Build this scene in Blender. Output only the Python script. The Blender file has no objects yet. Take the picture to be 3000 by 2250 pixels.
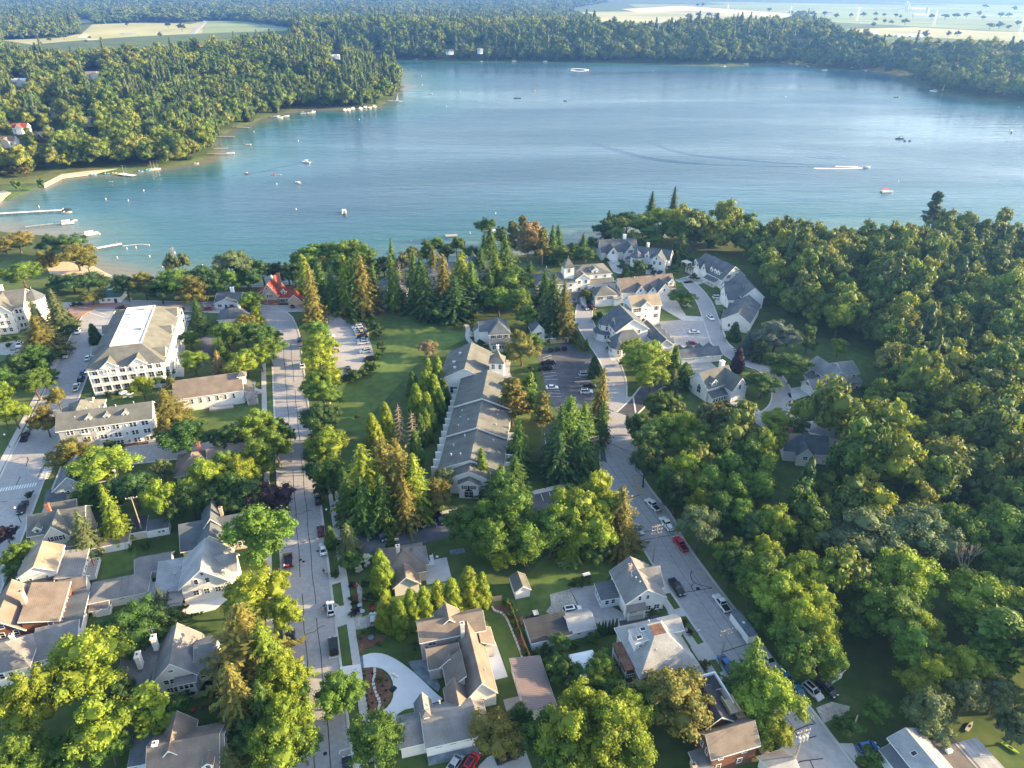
import bpy, math, random
import numpy as np
from mathutils import Vector, Matrix, noise
from math import radians, sin, cos, tan, pi, hypot, atan2, degrees

# ------------------------------------------------------------------ camera, sky, sun, exposure
SC = bpy.context.scene
COL = SC.collection
F, CX, CY, CAMH, PIT = 2080.0, 1500.0, 1125.0, 132.0, radians(29.5)
cam_d = bpy.data.cameras.new('camera')
cam_d.sensor_width = 36.0
cam_d.lens = 36.0 * F / 3000.0
cam_d.clip_start, cam_d.clip_end = 1.0, 60000.0
cam = bpy.data.objects.new('camera', cam_d)
cam.location = (0, 0, CAMH)
cam.rotation_euler = (pi / 2 - PIT, 0, 0)
COL.objects.link(cam)
SC.camera = cam

SUN_EL, SUN_AZ = radians(14.5), radians(4.0)      # azimuth measured from +X (negative = behind the camera)
world = bpy.data.worlds.new('World')
SC.world = world
world.use_nodes = True
wn = world.node_tree.nodes
sky = wn.new('ShaderNodeTexSky')
sky.sky_type = 'NISHITA'
sky.sun_disc = False
sky.sun_elevation = SUN_EL
sky.sun_rotation = pi / 2 - SUN_AZ
sky.altitude = 250
sky.air_density, sky.dust_density, sky.ozone_density = 1.0, 1.6, 0.6
wn['Background'].inputs['Strength'].default_value = 0.15
world.node_tree.links.new(sky.outputs[0], wn['Background'].inputs['Color'])

sun_d = bpy.data.lights.new('sun', 'SUN')
sun_d.energy, sun_d.angle, sun_d.color = 5.0, radians(0.6), (1.0, 0.74, 0.40)
sun = bpy.data.objects.new('sun', sun_d)
sdir = Vector((cos(SUN_EL) * cos(SUN_AZ), cos(SUN_EL) * sin(SUN_AZ), sin(SUN_EL)))
sun.rotation_euler = sdir.to_track_quat('Z', 'Y').to_euler()
sun.location = (200, 0, 300)
COL.objects.link(sun)

vs = SC.view_settings
vs.view_transform, vs.look, vs.gamma, vs.use_curve_mapping = 'Standard', 'None', 1.0, False
vs.exposure = 1.92
cy = SC.cycles
cy.max_bounces, cy.diffuse_bounces, cy.glossy_bounces, cy.transmission_bounces = 5, 3, 2, 2
cy.transparent_max_bounces, cy.volume_bounces = 4, 0
cy.use_denoising = True
cy.caustics_reflective = cy.caustics_refractive = False
cy.sample_clamp_indirect = 5.0

# ------------------------------------------------------------------ picture -> ground helper
CR = dict(R4=(0,700,.33906), R5=(700,700,.33906), R6=(1400,600,.33906), S1=(1950,900,.33906), S2=(0,1200,.31646),
          S3=(0,1700,.3316), S4=(650,1200,.31646), S5=(650,1700,.3316), S6=(1200,1400,.31646), S7=(1200,1725,.31646),
          S8=(1700,1600,.3918), Z1=(1200,950,.30134), Z2=(1650,1150,.30134), Z3=(2350,1500,.452), Z4=(0,820,.18083),
          Z5=(0,1500,.24108), Z7=(1960,680,.18083), O=(0,0,1.3562), Q1=(0,0,.4521), Q2=(1000,0,.4521), Q3=(2000,0,.4521), P=(0,0,1.0))
def pix(c, x, y):
    a, b, s = CR[c]
    return a + x * s, b + y * s
def at(u, v, z=0.0):
    dx, dy = (u - CX) / F, (CY - v) / F
    d1, d2 = cos(PIT) + dy * sin(PIT), -sin(PIT) + dy * cos(PIT)
    t = (z - CAMH) / d2
    return dx * t, d1 * t
def G(c, x, y, z=0.0):
    return at(*pix(c, x, y), z)
def px_m(c, x, y, z=0.0):
    X, Y = G(c, x, y, z)
    return (Y * cos(PIT) + (CAMH - z) * sin(PIT)) / F * CR[c][2]      # metres per crop pixel across
TH = radians(17.2)
U = (cos(TH), sin(TH)); V = (-sin(TH), cos(TH))
def uv(p, a, b):
    return p[0] + U[0]*a + V[0]*b, p[1] + U[1]*a + V[1]*b

# ------------------------------------------------------------------ materials
MATS = {}
def nodes_of(m):
    return m.node_tree.nodes, m.node_tree.links
def mat(name, col, rough=0.8, var=0.12, scale=1.0, spec=0.3, bump=0.0, metal=0.0, col2=None, detail=4.0, objcol=False, wave=None, big=None):
    if name in MATS: return MATS[name]
    m = bpy.data.materials.new(name); m.use_nodes = True
    n, l = nodes_of(m); b = n['Principled BSDF']
    b.inputs['Roughness'].default_value = rough
    b.inputs['Specular IOR Level'].default_value = spec
    b.inputs['Metallic'].default_value = metal
    tc = n.new('ShaderNodeTexCoord')
    nz = n.new('ShaderNodeTexNoise'); nz.inputs['Scale'].default_value = scale; nz.inputs['Detail'].default_value = detail
    l.new(tc.outputs['Object'], nz.inputs['Vector'])
    rmp = n.new('ShaderNodeMapRange'); rmp.inputs[1].default_value = 0.3; rmp.inputs[2].default_value = 0.7
    l.new(nz.outputs['Fac'], rmp.inputs[0])
    mx = n.new('ShaderNodeMix'); mx.data_type = 'RGBA'
    c2 = col2 if col2 else tuple(min(1, c * (1 + var)) for c in col)
    c1 = col if col2 else tuple(c * (1 - var) for c in col)
    mx.inputs[6].default_value = (*c1, 1); mx.inputs[7].default_value = (*c2, 1)
    l.new(rmp.outputs[0], mx.inputs[0])
    out = mx.outputs[2]
    if big:
        nb = n.new('ShaderNodeTexNoise'); nb.inputs['Scale'].default_value = big[0]; nb.inputs['Detail'].default_value = 3
        l.new(tc.outputs['Object'], nb.inputs['Vector'])
        rb = n.new('ShaderNodeMapRange'); rb.inputs[1].default_value = 0.35; rb.inputs[2].default_value = 0.68
        rb.inputs[3].default_value = 1 - big[1]; rb.inputs[4].default_value = 1 + big[1]
        l.new(nb.outputs['Fac'], rb.inputs[0])
        mb = n.new('ShaderNodeVectorMath'); mb.operation = 'SCALE'
        l.new(out, mb.inputs[0]); l.new(rb.outputs[0], mb.inputs['Scale']); out = mb.outputs[0]
    if objcol:
        oi = n.new('ShaderNodeObjectInfo'); mm = n.new('ShaderNodeMix'); mm.data_type = 'RGBA'; mm.blend_type = 'MULTIPLY'; mm.inputs[0].default_value = 1
        l.new(out, mm.inputs[6]); l.new(oi.outputs['Color'], mm.inputs[7]); out = mm.outputs[2]
    if wave:
        w = n.new('ShaderNodeTexWave'); w.bands_direction = wave[0]; w.inputs['Scale'].default_value = wave[1]; w.inputs['Distortion'].default_value = wave[2]
        l.new(tc.outputs['Object'], w.inputs['Vector'])
        rw = n.new('ShaderNodeMapRange'); rw.inputs[3].default_value = 1 - wave[3]; rw.inputs[4].default_value = 1.0
        l.new(w.outputs['Fac'], rw.inputs[0])
        mw = n.new('ShaderNodeVectorMath'); mw.operation = 'SCALE'
        l.new(out, mw.inputs[0]); l.new(rw.outputs[0], mw.inputs['Scale']); out = mw.outputs[0]
    l.new(out, b.inputs['Base Color'])
    if bump:
        bp = n.new('ShaderNodeBump'); bp.inputs['Strength'].default_value = bump; bp.inputs['Distance'].default_value = 0.1
        l.new(nz.outputs['Fac'], bp.inputs['Height']); l.new(bp.outputs[0], b.inputs['Normal'])
    MATS[name] = m
    return m

mat('white_siding', (.80, .79, .77), .6, .05, 2, wave=('Z', 2.2, 0, .10))
mat('cream_siding', (.66, .60, .48), .7, .06, 2, wave=('Z', 2.2, 0, .10))
mat('grey_siding', (.42, .44, .46), .7, .06, 2, wave=('Z', 2.2, 0, .10))
mat('taupe_siding', (.46, .42, .38), .7, .06, 2, wave=('Z', 2.2, 0, .10))
mat('blue_siding', (.62, .72, .80), .7, .05, 2, wave=('Z', 2.2, 0, .10))
mat('green_siding', (.46, .52, .40), .7, .05, 2, wave=('Z', 2.2, 0, .10))
mat('brown_siding', (.20, .09, .06), .8, .2, 3, wave=('Z', 2.6, 0, .2))
mat('red_brick', (.30, .12, .08), .9, .25, 6)
mat('tan_brick', (.52, .38, .28), .9, .15, 5)
mat('half_timber', (.60, .52, .38), .9, .08, 2, wave=('X', 1.1, 0, .55))
mat('plaster', (.72, .68, .62), .9, .06, 1.5)
mat('white_paint', (.82, .82, .80), .5, .03, 2)
mat('dark_paint', (.03, .035, .04), .5, .2, 2)
mat('black_paint', (.012, .012, .013), .5, .2, 2)
mat('green_paint', (.05, .12, .10), .5, .2, 2)
mat('red_paint', (.50, .03, .03), .45, .08, 2)
mat('wood', (.30, .19, .11), .8, .2, 3)
mat('pale_wood', (.52, .40, .26), .8, .15, 3, wave=('X', 3, 0, .2))
mat('grey_wood', (.34, .32, .29), .9, .15, 2)
mat('metal', (.45, .46, .47), .35, .1, 2, metal=.8)
mat('galvanised', (.42, .43, .44), .5, .1, 2)
mat('stone', (.55, .52, .47), .9, .15, 1.5, bump=.3)
for nm, c in dict(green_roof=(.145,.148,.138), slate_roof=(.115,.13,.145), grey_roof=(.22,.215,.215), brown_roof=(.20,.165,.14), tan_roof=(.30,.25,.19), lightgrey_roof=(.33,.335,.34), dark_roof=(.06,.062,.068), red_roof=(.30,.07,.045)).items():
    mat(nm, c, .92, .16, 5, spec=.15, bump=.15, wave=('Z', 3.0, 1.5, .14), big=(.35, .16))
mat('metal_roof', (.25, .19, .17), .45, .06, 2, metal=.3, wave=('Y', .62, 0, .25))
mat('white_roof', (.60, .585, .57), .8, .10, .5, big=(.14, .22), detail=8)
mat('tent_fabric', (.85, .85, .85), .7, .03, 1)
mat('trunk_bark', (.11, .085, .062), .95, .3, 4)
mat('pale_bark', (.36, .28, .22), .95, .2, 3)
mat('pole_wood', (.30, .25, .20), .95, .15, 3)
mat('rubber', (.012, .012, .012), .8, .1, 4)
mat('rim', (.5, .5, .52), .3, .05, 4, metal=.8)
mat('concrete', (.52, .50, .47), .9, .08, .5, big=(.08, .12))
mat('pale_concrete', (.70, .69, .68), .9, .05, .4)
mat('road_concrete', (.36, .345, .34), .92, .12, .9, big=(.05, .10), detail=14)
mat('asphalt', (.10, .102, .115), .95, .25, .35, big=(.06, .35), detail=8)
mat('slate_paving', (.17, .20, .23), .85, .2, .8, big=(.4, .15))
mat('tar', (.022, .022, .026), .7, .2, 1)
mat('road_paint', (.72, .72, .70), .7, .12, 2)
mat('yellow_paint', (.55, .36, .05), .7, .12, 2)
mat('brick_paving', (.33, .21, .18), .92, .12, 2, big=(.06, .15))
mat('gravel', (.42, .38, .33), .95, .25, 1.5, big=(.2, .2))
mat('mulch', (.16, .085, .055), .95, .3, 2, big=(.3, .2))
mat('sand', (.62, .49, .34), .95, .08, .5, big=(.05, .08))
mat('lawn', (.06, .12, .022), .95, .22, .35, big=(.045, .32), col2=(.125, .165, .045), detail=12)
mat('dry_lawn', (.11, .13, .035), .95, .25, .4, big=(.05, .25))
mat('crop_green', (.22, .27, .10), .95, .12, .004, big=(.0015, .2))
mat('crop_gold', (.62, .50, .30), .95, .08, .004, big=(.002, .1))
mat('crop_pale', (.40, .38, .16), .95, .10, .004, big=(.002, .2))
def glassmat():
    m = mat('window_glass', (.022, .026, .032), .08, .3, .8, spec=.5)
    return m
glassmat()
mat('car_glass', (.012, .014, .017), .05, .2, 2, spec=.6)
mat('car_paint', (1, 1, 1), .28, .01, 1, spec=.5, objcol=True)
mat('plastic', (.8, .8, .8), .5, .03, 1, objcol=True)
mat('lamp_glass', (.8, .8, .75), .2, .05, 3)
mat('tail_lamp', (.2, .01, .01), .2, .05, 3)
mat('skin', (.50, .31, .22), .6, .05, 4)
mat('cloth', (1, 1, 1), .9, .08, 6, objcol=True)

def leafmat(name, obj=True, ramp=None, trans=.3):
    m = bpy.data.materials.new(name); m.use_nodes = True; n, l = nodes_of(m)
    b = n['Principled BSDF']; b.inputs['Roughness'].default_value = .6; b.inputs['Specular IOR Level'].default_value = .25
    oi = n.new('ShaderNodeObjectInfo'); at_ = n.new('ShaderNodeAttribute'); at_.attribute_name = 'tone'
    if obj: base = oi.outputs['Color']
    else:
        cr = n.new('ShaderNodeValToRGB'); cr.color_ramp.interpolation = 'LINEAR'
        els = cr.color_ramp.elements
        for i, c in enumerate(ramp):
            e = els[i] if i < 2 else els.new(i / (len(ramp) - 1))
            e.position = i / (len(ramp) - 1); e.color = (*c, 1)
        l.new(oi.outputs['Random'], cr.inputs[0]); base = cr.outputs[0]
    sc = n.new('ShaderNodeVectorMath'); sc.operation = 'SCALE'
    l.new(base, sc.inputs[0]); l.new(at_.outputs['Fac'], sc.inputs['Scale'])
    l.new(sc.outputs[0], b.inputs['Base Color'])
    tr = n.new('ShaderNodeBsdfTranslucent'); mxs = n.new('ShaderNodeMixShader'); mxs.inputs[0].default_value = trans
    wa = n.new('ShaderNodeVectorMath'); wa.operation = 'MULTIPLY'; wa.inputs[1].default_value = (1.5, 1.3, .5)
    l.new(sc.outputs[0], wa.inputs[0]); l.new(wa.outputs[0], tr.inputs['Color'])
    l.new(b.outputs[0], mxs.inputs[1]); l.new(tr.outputs[0], mxs.inputs[2])
    l.new(mxs.outputs[0], n['Material Output'].inputs['Surface'])
    MATS[name] = m
    return m
leafmat('leaf')
leafmat('wood_leaf', False, [(.06,.115,.024),(.09,.15,.026),(.135,.19,.032),(.08,.125,.035),(.16,.21,.034),(.105,.145,.045),(.075,.135,.026),(.12,.175,.035)])
leafmat('wood_light', False, [(.15,.20,.032),(.20,.23,.034),(.13,.19,.03),(.17,.19,.05),(.22,.24,.04)])
leafmat('wood_needle', False, [(.04,.075,.03),(.055,.095,.032),(.085,.115,.035),(.05,.075,.035)], trans=.1)

# ------------------------------------------------------------------ mesh + object helpers
class MB:
    """collects polygons"""
    def __init__(self): self.v = []; self.f = []
    def add(self, vs, fs):
        o = len(self.v); self.v += [tuple(p) for p in vs]; self.f += [tuple(i + o for i in f) for f in fs]; return self
    def box(self, x0, y0, z0, x1, y1, z1):
        return self.add([(x0,y0,z0),(x1,y0,z0),(x1,y1,z0),(x0,y1,z0),(x0,y0,z1),(x1,y0,z1),(x1,y1,z1),(x0,y1,z1)],
                        [(0,3,2,1),(4,5,6,7),(0,1,5,4),(1,2,6,5),(2,3,7,6),(3,0,4,7)])
    def prism(self, prof, y0, y1, axis='y'):
        """profile of (a, z) points extruded along axis"""
        n = len(prof)
        P = (lambda a, y, z: (a, y, z)) if axis == 'y' else (lambda a, y, z: (y, a, z))
        vs = [P(a, y0, z) for a, z in prof] + [P(a, y1, z) for a, z in prof]
        fs = [tuple(range(n)), tuple(range(2*n-1, n-1, -1))] + [(i, i+n, (i+1) % n + n, (i+1) % n) for i in range(n)]
        if axis == 'y': fs = [tuple(reversed(f)) for f in fs]
        fs = [tuple(reversed(f)) for f in fs]
        return self.add(vs, fs)
    def poly(self, pts, z0, z1):
        n = len(pts)
        a = sum(pts[i][0]*pts[(i+1) % n][1] - pts[(i+1) % n][0]*pts[i][1] for i in range(n))
        if a < 0: pts = pts[::-1]
        vs = [(x, y, z0) for x, y in pts] + [(x, y, z1) for x, y in pts]
        return self.add(vs, [tuple(range(n, 2*n)), tuple(range(n-1, -1, -1))] + [(i, (i+1) % n, (i+1) % n + n, i+n) for i in range(n)])
    def cyl(self, x, y, z0, z1, r0, r1=None, n=8):
        r1 = r0 if r1 is None else r1
        vs = [(x + r0*cos(2*pi*i/n), y + r0*sin(2*pi*i/n), z0) for i in range(n)] + [(x + r1*cos(2*pi*i/n), y + r1*sin(2*pi*i/n), z1) for i in range(n)]
        return self.add(vs, [tuple(range(n-1, -1, -1)), tuple(range(n, 2*n))] + [(i, (i+1) % n, (i+1) % n + n, i+n) for i in range(n)])
    def tube(self, p, q, r0, r1=None, n=6):
        r1 = r0 if r1 is None else r1
        p, q = Vector(p), Vector(q); d = (q - p)
        if d.length < 1e-6: return self
        d.normalize(); a = d.orthogonal().normalized(); b = d.cross(a)
        vs = [p + (a*cos(2*pi*i/n) + b*sin(2*pi*i/n))*r0 for i in range(n)] + [q + (a*cos(2*pi*i/n) + b*sin(2*pi*i/n))*r1 for i in range(n)]
        return self.add(vs, [tuple(range(n-1, -1, -1)), tuple(range(n, 2*n))] + [(i, (i+1) % n, (i+1) % n + n, i+n) for i in range(n)])
    def path(self, pts, rs, n=6):
        for i in range(len(pts)-1): self.tube(pts[i], pts[i+1], rs[i], rs[i+1], n)
        return self
    def ball(self, c, r, n=8, m=5, sq=(1,1,1)):
        vs = [(c[0], c[1], c[2]-r*sq[2])]
        for j in range(1, m):
            t = -pi/2 + pi*j/m
            for i in range(n): vs.append((c[0]+r*sq[0]*cos(t)*cos(2*pi*i/n), c[1]+r*sq[1]*cos(t)*sin(2*pi*i/n), c[2]+r*sq[2]*sin(t)))
        vs.append((c[0], c[1], c[2]+r*sq[2])); L = len(vs)-1; fs = []
        for i in range(n):
            fs.append((0, 1+(i+1) % n, 1+i)); fs.append((L, L-n+i, L-n+(i+1) % n))
            for j in range(m-2):
                a = 1+j*n; fs.append((a+i, a+(i+1) % n, a+n+(i+1) % n, a+n+i))
        return self.add(vs, fs)
    def mesh(self, name, m, smooth=False):
        me = bpy.data.meshes.new(name); me.from_pydata(self.v, [], self.f)
        if m: me.materials.append(MATS[m] if isinstance(m, str) else m)
        if smooth: me.polygons.foreach_set('use_smooth', [True]*len(me.polygons))
        me.update(); return me
    def build(self, name, m, parent=None, smooth=False):
        return link(name, self.mesh(name, m, smooth), parent)
def link(name, data, parent=None, loc=None, rz=0, sc=None):
    o = bpy.data.objects.new(name, data); COL.objects.link(o)
    if parent: o.parent = parent
    if loc is not None: o.location = loc
    if rz: o.rotation_euler = (0, 0, rz)
    if sc is not None: o.scale = sc if not isinstance(sc, (int, float)) else (sc,)*3
    return o
def tag(o, label, cat=None, group=None, kind=None):
    o['label'] = label
    if cat: o['category'] = cat
    if group: o['group'] = group
    if kind: o['kind'] = kind
    return o
def thing(name, label, cat, loc=(0,0,0), rz=0, group=None, sc=None):
    return tag(link(name, None, None, loc if len(loc) == 3 else (*loc, 0), rz, sc), label, cat, group)
def copy_tree(o, parent=None):
    c = o.copy(); COL.objects.link(c)
    if parent: c.parent = parent; c.matrix_parent_inverse = o.matrix_parent_inverse
    for ch in KIDS.get(o.name, ()): copy_tree(ch, c)
    return c
KIDS = {}
def struct(name, mb, m, label=None):
    o = mb.build(name, m); o['kind'] = 'structure'
    if label: o['label'] = label
    return o
RND = random.Random(7)
def nth(i): return f"{i}{'th' if 10 < i % 100 < 14 else {1: 'st', 2: 'nd', 3: 'rd'}.get(i % 10, 'th')}"
# ------------------------------------------------------------------ lake outline and terrain
far_px = [(127,547),(181,520),(253,511),(335,511),(470,493),(565,477),(633,452),(628,407),(692,375),(791,339),(886,316),(1000,318),(1104,312),(1149,294),(1176,253),(1172,226),
          (1160,208),(1120,196),(1040,188),(960,183),(925,177),(960,170),(1000,169),(1217,176),(1407,178),(1597,180),(1886,183),(2000,187),(2113,193),(2199,187),(2316,186),
          (2407,200),(2542,206),(2646,219),(2723,259),(2768,273),(2859,291),(3000,300),(3300,318),(3800,350),(4300,430),(4300,560),(3600,660)]
near_px = [(3000,690),(2600,688),(2300,684),(2000,690),(1800,696),(1740,702),(1690,722),(1640,728),(1500,745),(1300,772),(1150,792),(1000,802),(900,822),(800,835),(700,836),
           (600,832),(480,826),(400,824),(336,815),(278,778),(240,745),(225,720),(180,690),(60,680),(0,672),(-250,655),(-420,630),(0,592)]
LAKE = np.array([at(*p) for p in far_px + near_px])
def in_poly(x, y, poly):
    ins = np.zeros(x.shape, bool); j = len(poly) - 1
    for i in range(len(poly)):
        xi, yi = poly[i]; xj, yj = poly[j]
        c = ((yi > y) != (yj > y)) & (x < (xj - xi) * (y - yi) / (yj - yi + 1e-12) + xi)
        ins ^= c; j = i
    return ins
def poly_dist(x, y, poly, closed=True):
    d = np.full(x.shape, 1e9); n = len(poly)
    for i in range(n if closed else n - 1):
        ax, ay = poly[i]; bx, by = poly[(i+1) % n]; ex, ey = bx-ax, by-ay
        t = np.clip(((x-ax)*ex + (y-ay)*ey) / (ex*ex + ey*ey + 1e-9), 0, 1)
        d = np.minimum(d, np.hypot(x-ax-t*ex, y-ay-t*ey))
    return d
def sstep(a, b, x):
    t = np.clip((x-a)/(b-a), 0, 1); return t*t*(3-2*t)
PLATEAU = 16.0
def terrain(x, y):
    x, y = np.asarray(x, float), np.asarray(y, float)
    ins = in_poly(x, y, LAKE); d = poly_dist(x, y, LAKE)
    far = sstep(520, 760, y + .12*np.abs(x+250))
    h = np.where(ins, -.8 - np.minimum(d*.12, 3.0), 0.0)
    land = PLATEAU*sstep(0, 240, d) + 17*sstep(900, 1200, y)*sstep(5, 120, d)*(1-sstep(260, 700, d))
    h = np.where(ins, h, far*land - .8*(1-sstep(0, 5, d)))
    rough = 9*np.sin(x*.0021+1)*np.sin(y*.0017) + 5*np.sin(x*.006+y*.004)
    return h + np.where(ins, 0, rough*sstep(4200, 7000, y) + sstep(4500, 9000, y)*26)
rows = np.concatenate([np.array([-260, -120, -20]), np.arange(40, 300, 10), 300*1.012**np.arange(0, 345)])
cols = np.linspace(-1, 1, 261); 
gx = np.stack([cols*(260 + 1.05*max(r, 0)) for r in rows]); gy = np.repeat(rows[:, None], len(cols), 1)
gz = terrain(gx.ravel(), gy.ravel())
nr, nc = gx.shape
idx = np.arange(nr*nc).reshape(nr, nc)
faces = np.stack([idx[:-1,:-1], idx[:-1,1:], idx[1:,1:], idx[1:,:-1]], -1).reshape(-1, 4)
me = bpy.data.meshes.new('ground')
me.from_pydata(np.stack([gx.ravel(), gy.ravel(), gz], 1).tolist(), [], faces.tolist())
me.polygons.foreach_set('use_smooth', [True]*len(me.polygons))
gm = mat('ground_cover', (.05, .095, .02), .97, .25, .3, big=(.03, .38), col2=(.105, .135, .04), detail=12)
me.materials.append(gm)
ground = link('ground', me); ground['kind'] = 'structure'; ground['label'] = 'grass and woodland floor around the lake'

# water
def watermat():
    m = bpy.data.materials.new('lake_water'); m.use_nodes = True; n, l = nodes_of(m); b = n['Principled BSDF']
    b.inputs['Roughness'].default_value = .14; b.inputs['IOR'].default_value = 1.33; b.inputs['Specular IOR Level'].default_value = .22
    tc = n.new('ShaderNodeTexCoord')
    # depth attribute: 0 at the shore, 1 in the open lake
    a = n.new('ShaderNodeAttribute'); a.attribute_name = 'depth'
    cr = n.new('ShaderNodeValToRGB'); e = cr.color_ramp.elements
    e[0].position = 0; e[0].color = (.20, .18, .12, 1); e[1].position = 1; e[1].color = (.04, .085, .135, 1)
    for p, c in ((.10, (.08, .15, .135, 1)), (.3, (.026, .105, .125, 1)), (.6, (.036, .105, .15, 1))):
        x = e.new(p); x.color = c
    nz = n.new('ShaderNodeTexNoise'); nz.inputs['Scale'].default_value = .012; nz.inputs['Detail'].default_value = 4
    mp = n.new('ShaderNodeMapping'); mp.inputs['Scale'].default_value = (.35, 1, 1); mp.inputs['Rotation'].default_value = (0, 0, -.25)
    l.new(tc.outputs['Object'], mp.inputs[0]); l.new(mp.outputs[0], nz.inputs['Vector'])
    ad = n.new('ShaderNodeMath'); ad.operation = 'MULTIPLY_ADD'; ad.inputs[1].default_value = .5; ad.inputs[2].default_value = -.25
    l.new(nz.outputs['Fac'], ad.inputs[0])
    ad2 = n.new('ShaderNodeMath'); ad2.operation = 'ADD'; l.new(ad.outputs[0], ad2.inputs[0]); l.new(a.outputs['Fac'], ad2.inputs[1])
    l.new(ad2.outputs[0], cr.inputs[0]); l.new(cr.outputs[0], b.inputs['Base Color'])
    w1 = n.new('ShaderNodeTexNoise'); w1.inputs['Scale'].default_value = .55; w1.inputs['Detail'].default_value = 3; w1.inputs['Roughness'].default_value = .6
    mp2 = n.new('ShaderNodeMapping'); mp2.inputs['Scale'].default_value = (.22, 1, 1); mp2.inputs['Rotation'].default_value = (0, 0, -.12)
    l.new(tc.outputs['Object'], mp2.inputs[0]); l.new(mp2.outputs[0], w1.inputs['Vector'])
    w2 = n.new('ShaderNodeTexNoise'); w2.inputs['Scale'].default_value = .10; w2.inputs['Detail'].default_value = 2
    l.new(mp2.outputs[0], w2.inputs['Vector'])
    sm = n.new('ShaderNodeMath'); sm.operation = 'MULTIPLY_ADD'; sm.inputs[1].default_value = 2.2
    l.new(w2.outputs['Fac'], sm.inputs[0]); l.new(w1.outputs['Fac'], sm.inputs[2])
    bp = n.new('ShaderNodeBump'); bp.inputs['Strength'].default_value = .55; bp.inputs['Distance'].default_value = .55
    l.new(sm.outputs[0], bp.inputs['Height']); l.new(bp.outputs[0], b.inputs['Normal'])
    wl = n.new('ShaderNodeTexNoise'); wl.inputs['Scale'].default_value = .007; wl.inputs['Detail'].default_value = 5; wl.inputs['Distortion'].default_value = .6
    mp3 = n.new('ShaderNodeMapping'); mp3.inputs['Scale'].default_value = (.28, 1, 1); mp3.inputs['Rotation'].default_value = (0, 0, .2)
    l.new(tc.outputs['Object'], mp3.inputs[0]); l.new(mp3.outputs[0], wl.inputs['Vector'])
    mr = n.new('ShaderNodeMapRange'); mr.inputs[1].default_value = .35; mr.inputs[2].default_value = .65; mr.inputs[3].default_value = .25; mr.inputs[4].default_value = .75
    l.new(wl.outputs['Fac'], mr.inputs[0]); l.new(mr.outputs[0], bp.inputs['Strength'])
    mr2 = n.new('ShaderNodeMapRange'); mr2.inputs[1].default_value = .35; mr2.inputs[2].default_value = .65; mr2.inputs[3].default_value = .07; mr2.inputs[4].default_value = .26
    l.new(wl.outputs['Fac'], mr2.inputs[0]); l.new(mr2.outputs[0], b.inputs['Roughness'])
    MATS['lake_water'] = m
watermat()
wr = np.concatenate([np.arange(300, 900, 7.), 900*1.012**np.arange(1, 75)])
wc = np.linspace(-1, 1, 180)
wx = np.stack([wc*(1.1*r + 60) for r in wr]); wy = np.repeat(wr[:, None], len(wc), 1)
WATER_Z = -.62
d = poly_dist(wx.ravel(), wy.ravel(), LAKE); ins = in_poly(wx.ravel(), wy.ravel(), LAKE)
dep = np.where(ins, np.clip(d/150, 0, 1), 0)
keep = (ins | (d < 40)).reshape(wx.shape)
idx = np.arange(wx.size).reshape(wx.shape)
fk = (keep[:-1,:-1] & keep[:-1,1:] & keep[1:,1:] & keep[1:,:-1]).ravel()
faces = np.stack([idx[:-1,:-1], idx[:-1,1:], idx[1:,1:], idx[1:,:-1]], -1).reshape(-1, 4)[fk]
me = bpy.data.meshes.new('lake_water')
me.from_pydata(np.stack([wx.ravel(), wy.ravel(), np.full(wx.size, WATER_Z)], 1).tolist(), [], faces.tolist())
at_ = me.attributes.new('depth', 'FLOAT', 'POINT'); at_.data.foreach_set('value', dep.astype(np.float32))
me.materials.append(MATS['lake_water'])
lake = link('lake_water', me); lake['kind'] = 'structure'; lake['label'] = 'blue-green lake water'

# ------------------------------------------------------------------ sheets on the flat town ground
def sheet(name, pts, z, m, label=None):
    mb = MB(); mb.poly(pts, -.3, z)
    return struct(name, mb, m, label)
def qs(c, *pts): return [G(c, *p) for p in pts]
def ribbon(mb, line, w0, w1, z0, z1):
    """strip between offsets w0..w1 (right positive) along a polyline, mitred"""
    n = len(line); L = []; R = []
    for i, p in enumerate(line):
        a = line[max(i-1, 0)]; b = line[min(i+1, n-1)]
        dx, dy = b[0]-a[0], b[1]-a[1]; k = hypot(dx, dy); nx, ny = dy/k, -dx/k
        L.append((p[0]+nx*w0, p[1]+ny*w0)); R.append((p[0]+nx*w1, p[1]+ny*w1))
    for i in range(n-1):
        mb.poly([L[i], R[i], R[i+1], L[i+1]], z0, z1+.0022*(i % 3)*(z1 > .015))
    return mb
def resample(line, step):
    out = [line[0]]
    for a, b in zip(line, line[1:]):
        k = hypot(b[0]-a[0], b[1]-a[1]); m = max(1, int(k/step))
        out += [(a[0]+(b[0]-a[0])*i/m, a[1]+(b[1]-a[1])*i/m) for i in range(1, m+1)]
    return out
def smooth(line, it=2):
    for _ in range(it):
        o = [line[0]]
        for a, b in zip(line, line[1:]): o += [(a[0]*.75+b[0]*.25, a[1]*.75+b[1]*.25), (a[0]*.25+b[0]*.75, a[1]*.25+b[1]*.75)]
        line = o + [line[-1]]
    return line
KW = .55
def street(name, line, w, label, m='road_concrete', kerbs=(1, 1)):
    z = .02 + .006*street.k; street.k += 1
    mb = MB(); ribbon(mb, line, -w/2, w/2, -.3, z); struct(name, mb, m, label)
    for s, on in zip((-1, 1), kerbs):
        if on:
            kb = MB(); a, b = (s*w/2, s*(w/2+KW)) if s > 0 else (s*(w/2+KW), s*w/2)
            ribbon(kb, line, a, b, -.3, .13); struct('kerb', kb, 'concrete', 'concrete kerb along the ' + name.replace('_', ' '))
street.k = 0
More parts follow.
